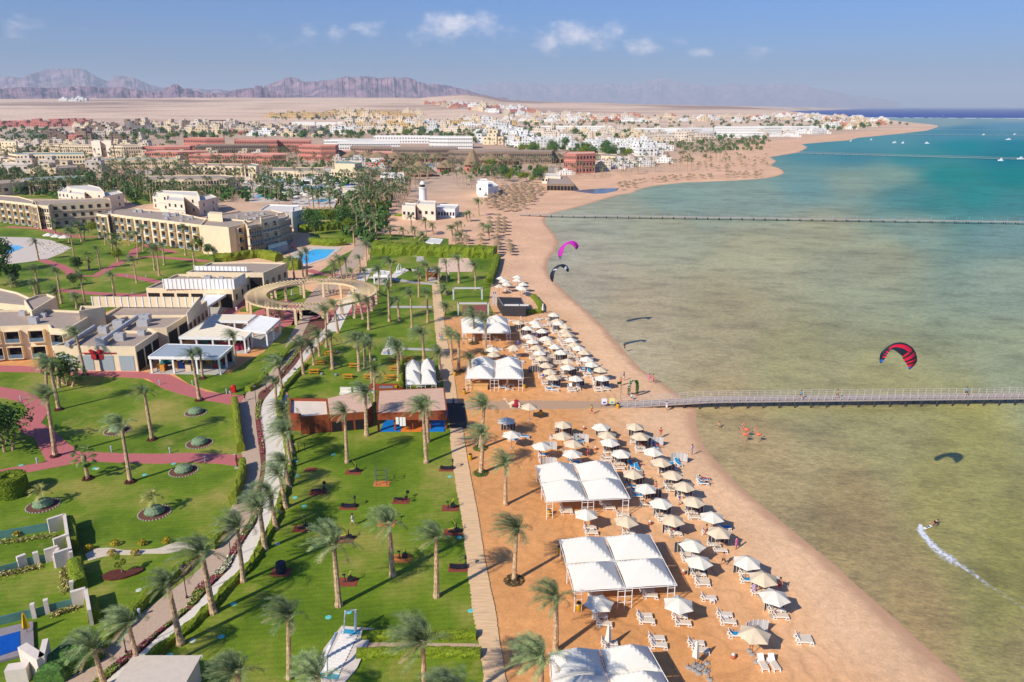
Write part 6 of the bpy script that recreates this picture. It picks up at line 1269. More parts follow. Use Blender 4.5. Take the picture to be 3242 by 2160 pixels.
thatch_house(*wB([(1310,1110)])[0],8,'low thatched hut in front of the villa row, by the pale terrace'); thatch_house(*wB([(1510,1160)])[0],13,'large domed thatched dining hall in front of the villa row',2.5,8); thatch_house(*wB([(1745,1120)])[0],9,'thatched hall with a red base beside the tallest thatched cone'); thatch_house(*wB([(1985,1120)])[0],8,'tallest pointed thatched cone on red walls before the villa row',6,11)
o=bld('beach_restaurant','long thatch-coloured sloping roof of the beach restaurant by the dark lagoon',[dict(p=wC([(375,1232),(620,1236),(560,1165),(390,1165)]),h=4,s='brown',front=('dark',8,1))]); 
bld('beach_restaurant','pale flat-roofed part of the beach restaurant, behind the sloping thatch roof',[dict(p=wC([(330,1160),(500,1168),(480,1140),(340,1138)]),h=5,s='pale',front=('window',6,1))])
bld('billboard_building','small dark square screen building standing before the palms at the beach restaurant',[dict(p=wC([(385,1085),(445,1086),(445,1080),(388,1080)]),h=9,s='grey')])
bld('villa','low cream garden wall building beside the red frame building',[dict(p=wC([(800,975),(1000,985),(1005,965),(810,955)]),h=7,s='cream',front=lg(4,1))])
# far clusters: prototypes copied
PROTO={}
def proto(style,k):
    key=(style,k)
    if key in PROTO: return PROTO[key]
    r=random.Random(hash(style)%1000 if False else sum(map(ord,style))*10+k); mb=MB(); fl=r.choice([1,2,2,3]) if style!='cube' else r.choice([2,3]); w_=r.uniform(9,20);d_=r.uniform(8,14); h=fl*3.2+.6
    def vol(x0,x1,y0,y1,h,z0=0):
        mb.box(x0,x1,y0,y1,z0,h,0,top=1); mb.box(x0-.15,x1+.15,y0-.15,y1+.15,h,h+.35,0,top=1); nf=max(1,int((h-z0)/3.2))
        for f in range(nf):
            zc=z0+(h-z0)*(f+.5)/nf; n=max(1,int((x1-x0)/3.4))
            for i in range(n): x=x0+(x1-x0)*(i+.5)/n; ww=r.choice([.45,.6,.9]); mb.box(x-ww,x+ww,y0-.08,y0,zc-.65,zc+.6,2)
            n=max(1,int((y1-y0)/3.6))
            for i in range(n):
                y=y0+(y1-y0)*(i+.5)/n; mb.box(x1,x1+.08,y-.5,y+.5,zc-.65,zc+.6,2)
                mb.box(x0-.08,x0,y-.5,y+.5,zc-.65,zc+.6,2)
    vol(-w_/2,w_/2,0,d_,h); 
    if r.random()<.75: a=r.uniform(-w_/2,0); vol(a,a+r.uniform(4,7),1.5,d_-1,h+3,h)
    if r.random()<.6: vol(-w_/2-r.uniform(3,6),-w_/2,1,d_-2,max(3.4,h-3.2))
    if r.random()<.6: vol(w_/2,w_/2+r.uniform(3,7),1.5,d_-1,max(3.4,h-3.2))
    W,R=STY['white' if style=='cube' else style]; me=mb.mesh('house',[W,R,GLASS]); PROTO[key]=me; return me
HOUSES=[]
def cluster(name,cat,zonelabel,polypx,n,styles,seed,mind=16,sc=(.8,1.2),group=None,rot=.3,grouplab=None):
    r=random.Random(seed); P=scatter(polypx,n,seed,mind,FOOT); objs=[]
    for p in P:
        st=r.choice(styles); o=bpy.data.objects.new(name,proto(st,r.randrange(5))); COL.objects.link(o); z=hgt(p.x,p.y)-(1.5 if p.y>2500 else 0)
        o.location=(p.x,p.y,z); o.rotation_euler=(0,0,r.uniform(-rot,rot)); s_=r.uniform(*sc); o.scale=(s_,s_,s_*r.uniform(.85,1.1)); objs.append(o); o['category']=cat; o['group']=group or (cat+'s '+zonelabel); o['label']='x'
        FOOT.append([(p.x-8*s_,p.y-2),(p.x+8*s_,p.y-2),(p.x+8*s_,p.y+12*s_),(p.x-8*s_,p.y+12*s_)])
        o['st']=st
    for st in set(styles):
        S_=[o for o in objs if o['st']==st]
        if S_: rank(S_,{'cube':'white stepped cube','white':'flat-roofed white','cream':'cream','red':'salmon red','yellow':'yellow','orange':'orange','pale':'pale sandy','grey':'grey','brown':'brown','teal':'green-edged'}[st]+' '+cat+',',zonelabel+', from the thatched villas',G(*wB([(2290,1058)])[0]))
    for o in objs: del o['st']
    HOUSES.extend(objs); return objs
wD=lambda p:[(2400+x/2.796,150+y/2.796) for x,y in p]
cluster('house','house','in the white cube village',wC([(10,880),(400,862),(900,880),(1330,890),(1480,930),(1310,985),(1000,965),(700,930),(200,925),(10,905)]),40,['cube'],1,13,(.8,1.15))
cluster('apartment_house','apartment house','in the sand coloured blocks behind the cube village',wC([(250,760),(700,745),(1150,765),(1750,785),(1830,830),(1500,880),(1000,850),(600,850),(300,830)]),80,['pale','pale','cream'],2,15,(.9,1.25))
cluster('house','house','in the far town before the desert',wC([(0,580),(300,600),(900,622),(1500,628),(2338,640),(2338,672),(1800,680),(1100,680),(500,690),(0,700)]),110,['white','white','cream','orange','pale'],3,30,(1.2,1.9))
cluster('house','house','on the seaward tip of the far town',wD([(0,612),(200,600),(560,602),(900,622),(1120,645),(1125,690),(800,730),(560,720),(550,660),(0,640)]),80,['white','white','cream','pale','orange'],4,20,(1.0,1.6))
cluster('villa','villa','on the desert slope',wB([(1480,512),(1800,515),(2338,552),(2338,600),(2100,590),(1700,540)])+wC([(0,556),(150,560),(300,590),(0,600)]),60,['orange','orange','white','cream','red'],5,26,(1.6,2.4))
cluster('villa','villa','in the row above the three white blocks',wB([(180,618),(680,612),(680,640),(180,645)]),34,['yellow'],6,20,(2.0,2.6),rot=.08)
cluster('villa','villa','in the long terraces under the desert',wB([(690,590),(1540,600),(1540,625),(1100,645),(880,645),(690,600)]),56,['yellow','yellow','cream'],7,20,(1.7,2.3),rot=.12)
cluster('apartment_house','apartment house','behind the white hotels',wB([(850,680),(1300,665),(2338,665),(2338,760),(1900,760),(1250,735),(850,730)]),90,['pale','cream','white','yellow'],8,16,(1.3,2.0))
cluster('apartment_house','apartment house','around the palm avenue behind the brown hotel',wB([(2000,780),(2338,770),(2500,790),(2600,800),(2600,880),(2100,880),(2020,830)]),34,['white','cube','cream'],9,14,(1.0,1.5))
cluster('villa','villa','in the row at the far left under the desert',wA([(-30,700),(780,690),(780,712),(-30,724)]),46,['red'],10,11,(1.4,1.9),rot=.1)
cluster('apartment_house','apartment house','among building plots by the crane mast',wA([(1150,715),(1750,700),(2100,710),(2338,720),(2338,780),(1700,780),(1160,775)]),54,['pale','grey','cream','brown'],11,13,(1.1,1.7))
cluster('cabin','cabin','in the dusty quarter behind the hotel towers',wA([(420,780),(1250,790),(1260,850),(800,840),(420,840)]),44,['pale','red','brown'],12,11,(.8,1.2))
cluster('cabin','cabin','in the dusty quarter above the salmon blocks',wB([(-60,720),(340,720),(620,770),(600,800),(0,800)]),26,['pale','grey','white','red'],22,13,(.9,1.4))
cluster('cabin','cabin','at the foot of the thatched villas',wB([(740,1040),(1240,1050),(1260,1110),(1300,1140),(1000,1150),(760,1100)]),16,['pale','red','white'],23,10,(.5,.8))
cluster('cabin','cabin','in the hotel grounds by the red resort',wA([(900,900),(1300,930),(2338,990),(2338,1050),(1500,1050),(800,1000)]),26,['cream','pale','teal'],24,13,(.6,.95))
cluster('cabin','cabin','in the hotel grounds at the far left',wA([(0,1050),(200,1060),(760,1090),(900,1150),(700,1180),(0,1180)]),18,['cream','pale'],13,15,(.8,1.1))
cluster('white_block','white block','before the mountains',wA([(555,478),(730,480),(740,488),(560,490)]),4,['white'],14,90,(2,2.6),rot=.02)
cluster('cabin','cabin','among the beach palms of the bay',wC([(350,1120),(560,1120),(1200,1020),(1450,1020),(1500,1060),(900,1110),(600,1160)]),22,['white','pale'],15,10,(.4,.65))
cluster('kiosk','kiosk','along the shore by the sand spit',wD([(0,750),(600,735),(640,760),(300,800),(0,800)]),24,['white','pale','red'],16,14,(.6,1.0))
cluster('cabin','cabin','in the low quarter before the white hotels',wB([(-600,690),(0,700),(340,740),(640,780),(640,810),(0,800),(-600,800)]),44,['pale','cream','cream','grey','red'],31,13,(.9,1.5))
cluster('house','house','in the low carpet of houses above the white hotel',wB([(640,735),(1250,745),(2000,770),(2000,775),(1600,770),(700,785)]),40,['pale','cream','white'],32,14,(.8,1.3))
cluster('house','house','on the flats below the desert edge',wA([(780,700),(1150,720),(1150,790),(500,780)]),24,['pale','cream','brown'],33,14,(.9,1.4))
cluster('cabin','cabin','behind the hotel gardens of the left',wA([(-40,870),(700,890),(820,900),(740,930),(0,930)]),22,['cream','pale','teal'],34,11,(.6,.9))
# ================================================================ palm groves and trees of the background
def grove(zone,P,n,seed,h=(6,9),fan=.0,mind=5,sc=1):
    r=random.Random(seed)
    for p in scatter(P,n,seed,mind,FOOT):
        palm(p.x,p.y,r.uniform(*h),zone,fan=r.random()<fan,fine=False,scale=sc)
grove('groveA',[(300,560),(420,515),(600,505),(780,510),(820,560),(740,600),(560,600),(420,600)],46,1,mind=5)
grove('groveA',[(20,560),(130,565),(260,560),(290,600),(60,600),(0,590)],9,2)
grove('groveB',[(1090,560),(1160,540),(1330,520),(1420,540),(1330,580),(1290,640),(1230,660),(1180,700),(1140,660),(1090,600)],46,3,mind=4.5)
grove('groveB',[(1120,640),(1180,640),(1200,720),(1190,790),(1120,780),(1100,700)],20,4,mind=3.5)
grove('groveC',[(880,640),(1090,640),(1090,690),(960,690),(880,660)],12,5)
grove('groveC',[(820,575),(1060,560),(1090,590),(1000,620),(840,620)],12,50)
grove('hotelfan',[(0,600),(300,600),(300,622),(0,628)],12,71,fan=1,mind=6); grove('hotelfan',[(380,600),(600,610),(640,650),(560,668),(400,640)],20,72,fan=1,mind=6)
grove('groveD',[(1430,560),(1560,545),(1600,565),(1570,600),(1500,600),(1440,590)],18,6,mind=5)
def far_palms():
    mb=MB(); r=random.Random(9)
    for P,n,sd_ in (([(1560,520),(1760,520),(1960,500),(2120,490),(2300,500),(2380,520),(2200,545),(1960,560),(1800,570),(1640,550)],130,7),([(2120,462),(2280,450),(2420,440),(2440,470),(2300,490),(2150,490)],90,8),([(300,560),(420,515),(600,505),(780,510),(820,560),(740,600),(560,600),(420,600)],60,31),([(1090,560),(1160,540),(1330,520),(1420,540),(1330,580),(1290,640),(1230,660),(1180,700)],60,32),([(0,500),(60,480),(280,520),(270,560),(0,560)],22,33),([(1280,440),(1480,435),(1640,445),(1640,470),(1300,460)],60,34),([(0,470),(480,480),(900,490),(900,630),(500,640),(400,600),(0,620)],190,35),([(800,500),(1300,500),(1640,520),(1640,560),(1100,560),(820,560)],110,36),([(1180,560),(1330,560),(1300,640),(1200,700)],40,37),(wA([(1270,945),(2338,975),(2338,1010),(1270,985)])+wB([(300,965),(700,975),(700,1010),(0,1010)]),70,38),([(0,560),(560,575),(900,600),(1180,560),(1180,620),(900,640),(560,650),(300,640),(0,620)],150,39)):
        for p in scatter(P,n,sd_,4,FOOT):
            h=r.uniform(6,9); mb.tube([(p.x,p.y,0),(p.x,p.y,h)],[.22,.17],4,1); 
            for k in range(15):
                a=k*2.4; el=r.uniform(-.3,1.3); d=Vector((math.cos(a)*math.cos(el)-.45,math.sin(a)*math.cos(el)+.1,math.sin(el))); q=Vector((p.x,p.y,h)); m_=q+d*1.7; t=q+d*2.8-Vector((0,0,1.1)); s_=Vector((-d.y,d.x,.3)).normalized()*.42
                mb.face([q,m_+s_,t,m_-s_],0)
    mb.build('far_palms',[LEAF,TRUNK])['kind']='stuff'
    mb=MB()
    for P,n,sd_ in ((wA([(1270,945),(2338,975),(2338,1000),(1270,975)]),40,61),([(0,560),(560,575),(900,600),(1180,560),(1180,620),(900,640),(560,650),(300,640),(0,620)],150,62),([(0,470),(260,480),(300,530),(0,560)],60,63),([(300,400),(1640,395),(1640,440),(700,440),(300,440)],260,64),([(0,440),(560,440),(560,470),(0,480)],90,65),([(0,480),(480,490),(900,500),(900,640),(400,640),(0,640)],170,51),([(820,510),(1640,530),(1640,560),(1100,560),(900,600)],90,52),([(1060,600),(1230,600),(1240,700),(1180,780),(1100,760)],90,53),(wB([(850,700),(2338,690),(2338,780),(1300,770),(850,740)]),160,41),(wC([(0,690),(1200,740),(2338,760),(2338,800),(1500,900),(1300,990),(0,920)]),260,42),(wA([(1150,720),(2338,720),(2338,800),(1200,800)]),70,43),(wC([(0,600),(2338,630),(2338,690),(0,700)]),160,44),(wD([(0,620),(900,640),(1120,690),(800,740),(300,760),(0,740)]),150,45),(wA([(0,740),(420,740),(1200,820),(900,850),(0,850)]),60,46),(wB([(180,640),(1540,640),(1540,660),(180,660)]),90,47),(wC([(1500,880),(2338,820),(2338,930),(1700,960)]),110,48)):
        for p in scatter(P,n,sd_,4,FOOT):
            R=r.uniform(1.6,3.6)*(1.0 if p.y<1200 else 1.7)
            for k in range(26):
                d=Vector((r.gauss(0,1),r.gauss(0,1),r.gauss(0,.7))).normalized(); c_=Vector((p.x,p.y,p.z+R*.9))+d*R*r.uniform(.5,1); t=d.orthogonal().normalized()*R*.32; q=d.cross(t).normalized()*R*.3
                mb.face([c_-t,c_+q,c_+t,c_-q])
    mb.build('far_trees',BUSHD)['kind']='stuff'
far_palms()
PZ={'hotelfan':('date palm between the hotel wings,','out from the hotel block',G(723,807)),'gym':('date palm of the gym lawn,','out from the brown timber hut',G(1100,1380)),'road':('date palm in the line along the white path,','up from the terrace wall',G(385,2166)),'sand':('date palm standing in the sand beside the boardwalk,','along from the jetty foot',G(1955,1283)),'mid':('date palm by the far white canopies,','out from the camel',G(1632,1292)),'west':('date palm on the lawn below the bow building,','from the bow on its wall',G(306,1176)),'bench':('date palm around the picnic bench lawn,','out from the round pergola',G(988,925)),'garden':('date palm in the upper hotel garden,','from the round blue pool',G(0,780)),'beachgarden':('date palm in the sandy garden past the huge hedge,','out from the lighthouse tower',G(1340,652)),'lawnmid':('date palm on the lawn before the huge hedge,','from the sand court',G(1440,840)),'ring':('date palm clustered around the round pergola,','from the hotel pool',G(1000,800)),
'groveA':('small far palm in the grove before the red resort,','from the teal-capped towers',G(320,500)),'groveB':('far palm in the grove behind the lighthouse,','out from the lighthouse',G(1340,652)),'groveC':('far palm at the water park pools,','from the white angular villa',G(880,660)),'groveD':('far palm around the boat-shaped villa,','out from that white villa',G(1540,590)),'groveE':('far palm behind the curved bay beach,','out from the dark lagoon',G(1900,610)),'groveF':('tiny palm near the sand spit,','out from the spit',G(2480,548))}
for z_,L_ in PALMS.items():
    fp=[o for o in L_ if o.name.startswith('fan')]; dp=[o for o in L_ if not o.name.startswith('fan')]; a,b,l=PZ[z_]
    rank(dp,a,b,l)
    if fp: rank(fp,'green fan palm'+a[a.index('palm')+4:],b,l)
    for o in L_: o['group']='palms '+a[a.index('palm')+5:].rstrip(',')
# leafy trees
def make_tree(seed,R=2.2,H=4.2,m=None,n=900):
    r=random.Random(seed); o=root('leafy_tree',(0,0,0),'x','tree'); mb=MB(); cl=[]
    for k in range(11): a=r.uniform(0,6.28); q=R*r.uniform(.0,.75); cl.append((Vector((q*math.cos(a),q*math.sin(a),H*r.uniform(.45,.95))),R*r.uniform(.35,.6)))
    pts=[]
    for _ in range(n):
        c,rr=r.choice(cl); d=Vector((r.gauss(0,1),r.gauss(0,1),r.gauss(0,.8))).normalized(); pts.append((c+d*rr*r.uniform(.6,1.05),d))
    leaf_quads(mb,pts,.26,r); mb.build('crown',m or BUSHD,o); t=MB(); t.tube([(0,0,0),(.05,0,H*.4),(0,.05,H*.7)],[.18,.13,.06],7)
    for c,rr in cl[:5]: t.tube([(0,0,H*.35),tuple(c)],[.08,.03],5)
    t.build('trunk',TRUNK,o); return o
TREES=[make_tree(1),make_tree(2,2.6,4.6,HEDGE),make_tree(3,3.2,6,BUSHD,1200)]; tu=[0]*3; TR={}
def tree(u,v,k,s_,zone,raw=None):
    p=G(u,v) if raw is None else raw
    if not tu[k]: tu[k]=1; o=TREES[k]; o.location=(p.x,p.y,0)
    else: o=dup(TREES[k],(p.x,p.y,0))
    o.scale=(s_,)*3; o.rotation_euler=(0,0,random.uniform(0,6)); TR.setdefault(zone,[]).append(o); return o
tree(205,1218,0,1.15,'west'); tree(180,1210,0,1.1,'west'); tree(15,1432,2,1.2,'west'); tree(-15,1410,1,1.2,'west'); tree(15,860,2,1.6,'west'); tree(-10,905,2,1.4,'west'); tree(40,900,0,1.3,'west')
for u,v in [(250,860),(230,905),(370,830),(540,760),(530,745),(290,745),(625,790),(640,800),(660,810)]: tree(u,v,random.randrange(2),random.uniform(.8,1.2),'garden')
for u,v in [(405,634),(620,640),(640,652),(670,655),(560,655),(500,600),(530,600),(455,600),(440,590),(480,595),(1180,650),(1230,640),(1170,720),(1250,620),(1200,680)]: tree(u,v,random.randrange(3),random.uniform(.9,1.4),'hotel')
for P,n,sd_,z_ in [([(1480,545),(1560,530),(1720,545),(1740,585),(1640,590),(1500,570)],26,1,'bay'),([(1640,480),(2000,470),(2100,490),(1900,520),(1700,510)],44,2,'village'),([(860,430),(1100,425),(1300,430),(1650,440),(1640,470),(1300,450),(900,440)],40,3,'town'),([(1650,400),(2400,390),(2440,420),(2000,440),(1700,440)],46,4,'town'),([(300,430),(520,420),(760,430),(740,450),(320,450)],18,5,'town'),([(0,560),(280,560),(540,600),(260,620),(0,600)],14,6,'hotel'),([(930,420),(1300,410),(1620,412),(1640,428),(1000,436)],20,8,'town'),([(800,345),(930,350),(960,360),(830,362)],6,9,'town'),([(960,690),(1100,700),(1110,745),(980,745)],8,10,'hotel')]:
    for p in scatter(P,n,sd_,6,FOOT): tree(0,0,random.randrange(3),random.uniform(1.0,1.7)*(1 if p.y<700 else 1.4),z_,p)
for p in scatter(wD([(420,660),(1120,690),(1400,650),(1380,690),(900,740),(600,750)]),26,11,12,FOOT): tree(0,0,random.randrange(3),random.uniform(1.5,2.2),'tip',p)
TZ={'west':('dense dark tree beside the shop lawn,','out from the red bow',G(306,1176)),'garden':('green bush tree in the upper hotel garden,','from the round pool',G(0,780)),'hotel':('leafy tree between the hotel wings,','from the hotel block',G(723,807)),'bay':('bushy tree in the thicket,','from that white villa',G(1540,590)),'village':('tree among the white cube houses,','from the red frame building',G(1830,520)),'town':('tree in the far town,','out from the red resort',G(900,470)),'tip':('tree by the sand spit tip,','out from the spit',G(2800,420))}
for z_,L_ in TR.items(): rank(L_,*TZ[z_]); [o.__setitem__('group','trees '+z_) for o in L_]
# ring planting at palm feet
def shrub_ring(u,v,r_,m,label,h=.55):
    p=G(u,v); mb=MB(); r=random.Random(int(u)); pts=[(Vector((r_*math.sqrt(q)*math.cos(a),r_*math.sqrt(q)*math.sin(a),h*r.uniform(.1,1)*(1.15-q))),Vector((math.cos(a)*q,math.sin(a)*q,1))) for q,a in ((r.random(),r.uniform(0,6.28)) for _ in range(420))]; leaf_quads(mb,pts,.13,r); o=mb.build('shrub',m,loc=(p.x,p.y,0)); tag(o,label,'shrub','shrubs around palm feet'); return o
REDLEAF=mat('red_leaf',C(120,56,40),.8,col2=C(70,40,30),scale=6); OLIVEL=mat('olive_leaf',C(110,96,60),.85,col2=C(60,60,34),scale=6)
for u,v,m,l in [(1522,1499,BUSHD,'green ring of shrub at a palm foot beside the boardwalk, close to the lawn'),(1521,1420,BUSHD,'green ring of shrub behind the first, at another palm foot on the sand'),(1627,1839,OLIVEL,'dry dark ring of shrub at the foot of the sand palm by the biggest canopy'),(413,1527,REDLEAF,'round red-leaved shrub at a palm foot below the pink path'),(279,1517,REDLEAF,'round red-leaved shrub under the fan palm'),(482,1393,REDLEAF,'red-leaved shrub under the palm in mid lawn, above the mound beds'),(187,1298,REDLEAF,'red-leaved shrub at a leaning palm foot near the shop'),(176,1446,REDLEAF,'reddish shrub in the fork of the pink paths'),(642,1199,REDLEAF,'dark red round shrub in front of the blue-grey roofed pavilion'),(632,1268,REDLEAF,'red shrub at a palm foot on the edge of the pink path'),(270,1189,REDLEAF,'small red shrub at the palm foot by the shop shutters'),(1501,1088,OLIVEL,'dark shrub ring at a palm before the farthest canopy'),(1453,1178,OLIVEL,'dark shrub ring beside the boardwalk at the palm behind the wooden table'),(1538,1120,OLIVEL,'dark shrub ring under the palm between the far canopies')]: shrub_ring(u,v,1.15 if 'ring' in l else .8,m,l)
# round beds with a grey mound and a young palm
SAGE=mat('sage_leaf',C(146,166,128),.9,col2=C(104,126,92),scale=5,bump=.6)
def mound_bed(u,v,label,r_=1.9,palmh=0):
    p=G(u,v); o=root('flower_bed',(p.x,p.y,0),label,'flower bed','round beds with a clipped grey mound'); mb=MB(); mb.lathe([(0,.08),(r_,.06),(r_+.12,0)],22); mb.build('soil',SOIL,o); q=MB()
    for k in range(30): a=2*PI*k/30; q.lathe([(0,.2),(.13,.1),(.12,0)],5,c=((r_+.05)*math.cos(a),(r_+.05)*math.sin(a),0))
    q.build('stone_edging',STONE,o); m=MB(); m.lathe([(1.15,.05),(1.25,.35),(1.0,.8),(.5,1.02),(0,1.08)],16); r=random.Random(3); pts=[]
    for _ in range(700): a=r.uniform(0,6.28);t=r.uniform(.05,1.5); d=Vector((math.cos(a)*math.cos(t),math.sin(a)*math.cos(t),math.sin(t))); pts.append((Vector((d.x*1.25,d.y*1.25,.08+d.z*1.0)),d))
    leaf_quads(m,pts,.08,r); m.build('mound_shrub',SAGE,o)
    if palmh:
        t=bpy.data.objects.new('young_palm_trunk',TRUNKM[0]); COL.objects.link(t); t.parent=o; t.scale=(.28,.28,palmh); me=MB(); rr=random.Random(int(u))
        for k in range(11): az=k*2.4; el=math.radians(62-k*7); frond(me,rr,Vector((math.cos(az)*math.cos(el),math.sin(az)*math.cos(el),math.sin(el))),1.7,Vector((-.5,.1,0)),ns=7,leaf=.5,w=.06,dn=1.4)
        c=me.build('young_palm_crown',mat('young_palm_leaf',C(176,166,90),.7,col2=C(116,130,60),scale=3),o); c.location=(0,0,palmh)
mound_bed(137,1602,'round bed with sage mound and small bending palm, by the topiary cylinder',palmh=2.1); mound_bed(490,1625,'round bed with sage mound and yellowish young palm, in the big lawn',palmh=2.4)
mound_bed(582,1492,'round bed with a green-topped sage mound just below the pink path'); mound_bed(632,1405,'round bed with sage mound just above the pink path'); mound_bed(620,1308,'round bed with sage mound next to the pink path junction',1.7); mound_bed(372,1365,'round bed with sage mound beside a wind-bent palm')
p=G(35,1565); o=root('topiary',(p.x,p.y,0),'large cylinder of clipped green topiary with an open dark centre','topiary'); m=MB(); m.lathe([(2.1,0),(2.2,1.6),(2.1,2.6),(1.5,2.75),(.9,2.6),(.7,2.2),(0,2.1)],20); pts=[]; r=random.Random(1)
for _ in range(1500): a=r.uniform(0,6.28); z_=r.uniform(0,2.7); pts.append((Vector((2.17*math.cos(a),2.17*math.sin(a),z_)),Vector((math.cos(a),math.sin(a),.2)))); a=r.uniform(0,6.28);q=r.uniform(.8,2.1); pts.append((Vector((q*math.cos(a),q*math.sin(a),2.72)),Vector((0,0,1))))
leaf_quads(m,pts,.12,r); m.build('leaves',HEDGE,o,False)
yb=[]
for u,v in [(282,1742),(366,1727),(451,1726),(528,1720),(355,1758),(428,1757),(55,1698)]:
    p=G(u,v); mb=MB(); r=random.Random(int(u)); pts=[]
    for _ in range(160): d=Vector((r.gauss(0,1),r.gauss(0,1),abs(r.gauss(0,1)))).normalized(); pts.append((d*.5*r.uniform(.8,1.05)+Vector((0,0,.25)),d))
    leaf_quads(mb,pts,.12,r); o=mb.build('shrub',mat('golden_leaf',C(206,170,30),.8,col2=C(130,120,20),scale=5),loc=(p.x,p.y,0)); tag(o,'x','shrub','golden ball shrubs along the slab walk'); yb.append(o)
rank(yb,'golden ball shrub beside the cream slab walk,','from the terrace wall',G(215,1740))
# heart shaped bed
p=G(385,1822); o=root('flower_bed',(p.x,p.y,0),'kidney-shaped dark red bed with a small pompom tree, below the slab walk','flower bed'); mb=MB(); mb.prism([(-2,-.3),(-1.6,-.9),(-.6,-1.1),(.6,-.8),(1.6,.0),(2.1,.7),(1.8,1.3),(1.1,1.2),(.5,.6),(-.1,.5),(-.6,.9),(-1.5,.6)],0,.25); mb.build('soil',REDLEAF,o); t=MB(); t.tube([(0,.2,0),(-.1,.2,2)],.05,6); t.build('trunk',TRUNK,o)
for k,(x,z_) in enumerate([(-.35,2.3),(.25,1.6),(-.4,1.2)]):
    m=MB(); r=random.Random(k); leaf_quads(m,[(Vector((x,.2,z_))+d*.33,d) for d in (Vector((r.gauss(0,1),r.gauss(0,1),r.gauss(0,1))).normalized() for _ in range(160))],.1,r); m.build('leaf_ball',HEDGE,o)
# ================================================================ gym lawn
MATR=mat('red_rubber_mat',C(142,70,50),.9,.12,4); MATO=mat('orange_rubber_mat',C(212,126,60),.9,.1,4); BLK=mat('black_gym_metal',C(38,38,42),.5,.2,4); YELG=mat('yellow_gym_arm',C(206,196,60),.5,.1,4)
def gym(kind,u,v,label,m=None,rz=0):
    p=G(u,v); o=root({'mill':'treadmill','cross':'cross_trainer','bike':'exercise_bike','bench':'exercise_bench','rack':'climbing_rack','wheel':'covered_machine'}[kind],(p.x,p.y,0),label,'gym machine','outdoor gym machines',rz)
    a=MB(); a.box(-1.1,1.1,-.8,.8,.0,.07); a.build('rubber_mat',m or MATR,o)
    q=MB()
    if kind=='mill':
        K=10; 
        for i in range(K):
            x0=-.95+1.9*i/K;x1=x0+1.9/K; z0=.42-.16*math.sin(PI*i/K);z1=.42-.16*math.sin(PI*(i+1)/K); q.face([(x0,-.35,z0),(x1,-.35,z1),(x1,.35,z1),(x0,.35,z0)]); q.face([(x0,-.36,z0+.02),(x0,-.36,z0-.16),(x1,-.36,z1-.16),(x1,-.36,z1+.02)]); q.face([(x0,.36,z0+.02),(x1,.36,z1+.02),(x1,.36,z1-.16),(x0,.36,z0-.16)])
        q.build('running_belt',BLK,o); q=MB()
        for s_ in (-.38,.38): q.tube([(.7,s_,.3),(.95,s_,1.1),(.7,s_,1.5),(.1,s_,1.15)],.035,6)
        q.tube([(.9,-.38,1.35),(.9,.38,1.35)],.035,6); q.build('handrail',BLK,o); q=MB(); q.box(.75,.95,-.2,.2,1.3,1.55); q.build('console',BLK,o)
    elif kind=='cross':
        q.box(-.6,.7,-.12,.12,.1,.25); q.tube([(.5,0,.2),(.45,0,1.35)],.07,6); q.lathe([(0,-.08),(.36,-.08),(.36,.08),(0,.08)],14,c=(.55,0,.5)); q.build('frame',BLK,o)
        for s_ in (-1,1): q=MB(); q.tube([(-.6,s_*.22,.35),(.2,s_*.24,.55),(.3,s_*.26,1.2),(-.1,s_*.28,1.75)],.04,6); q.build('swing_arm',YELG if s_>0 else BLK,o)
    elif kind=='bike':
        q.tube([(-.5,0,.12),(.5,0,.12)],.06,6); q.tube([(-.2,0,.12),(-.3,0,.95)],.05,6); q.tube([(.3,0,.12),(.45,0,1.2)],.05,6); q.build('frame',BLK,o); q=MB(); q.lathe([(0,-.1),(.34,-.1),(.34,.1),(0,.1)],14,c=(0,0,0)); q.v=[(x+.35,z_,y+.5) for x,y,z_ in q.v]; q.build('flywheel',BLK,o); q=MB(); q.box(-.5,-.15,-.12,.12,.95,1.03); q.build('saddle',BLK,o); q=MB(); q.tube([(.2,-.25,1.15),(.45,-.25,1.3),(.45,.25,1.3),(.2,.25,1.15)],.035,6); q.build('handlebar',YELG,o)
    elif kind=='bench':
        q.box(-.9,.3,-.15,.15,.42,.52); q.build('pad',BLK,o); q=MB()
        for x in (-.8,.2,.8): q.tube([(x,-.3,0),(x,-.3,1.0 if x>.5 else .42)],.04,6); q.tube([(x,.3,0),(x,.3,1.0 if x>.5 else .42)],.04,6)
        q.tube([(.8,-.8,1.0),(.8,.8,1.0)],.03,6); q.build('frame',BLK,o); 
        for s_ in (-.75,.75): q=MB(); q.lathe([(0,-.04),(.24,-.04),(.24,.04),(0,.04)],12); q.v=[(x+.8,z_+s_,y+1.0) for x,y,z_ in q.v]; q.build('weight_disc',BLK,o)
    elif kind=='rack':
        for s_ in (-.7,.7): q=MB(); q.tube([(s_,-.5,0),(s_,-.5,2.4)],.06,6); q.tube([(s_,.5,0),(s_,.5,2.4)],.05,6); q.tube([(s_,-.5,2.3),(s_,.5,2.3)],.05,6); q.build('upright',mat('grey_steel',C(110,112,112),.45,.1,3),o)
        q=MB()
        for z_ in (.9,1.6,2.35): q.tube([(-.7,-.5,z_),(.7,-.5,z_)],.035,6)
        q.build('rungs',BLK,o)
    else:
        q.lathe([(.55,0),(.6,.5),(.55,1.3),(.3,1.5),(0,1.5)],14); q.build('dark_cover',mat('navy_cover',C(40,46,60),.7,.2,2),o)
    return o
W1=lambda x,y:(600+x/3.92,1400+y/3.92); W2=lambda x,y:(1150+x/3.92,1400+y/3.92); W3=lambda x,y:(600+x/3.92,1760+y/3.92)
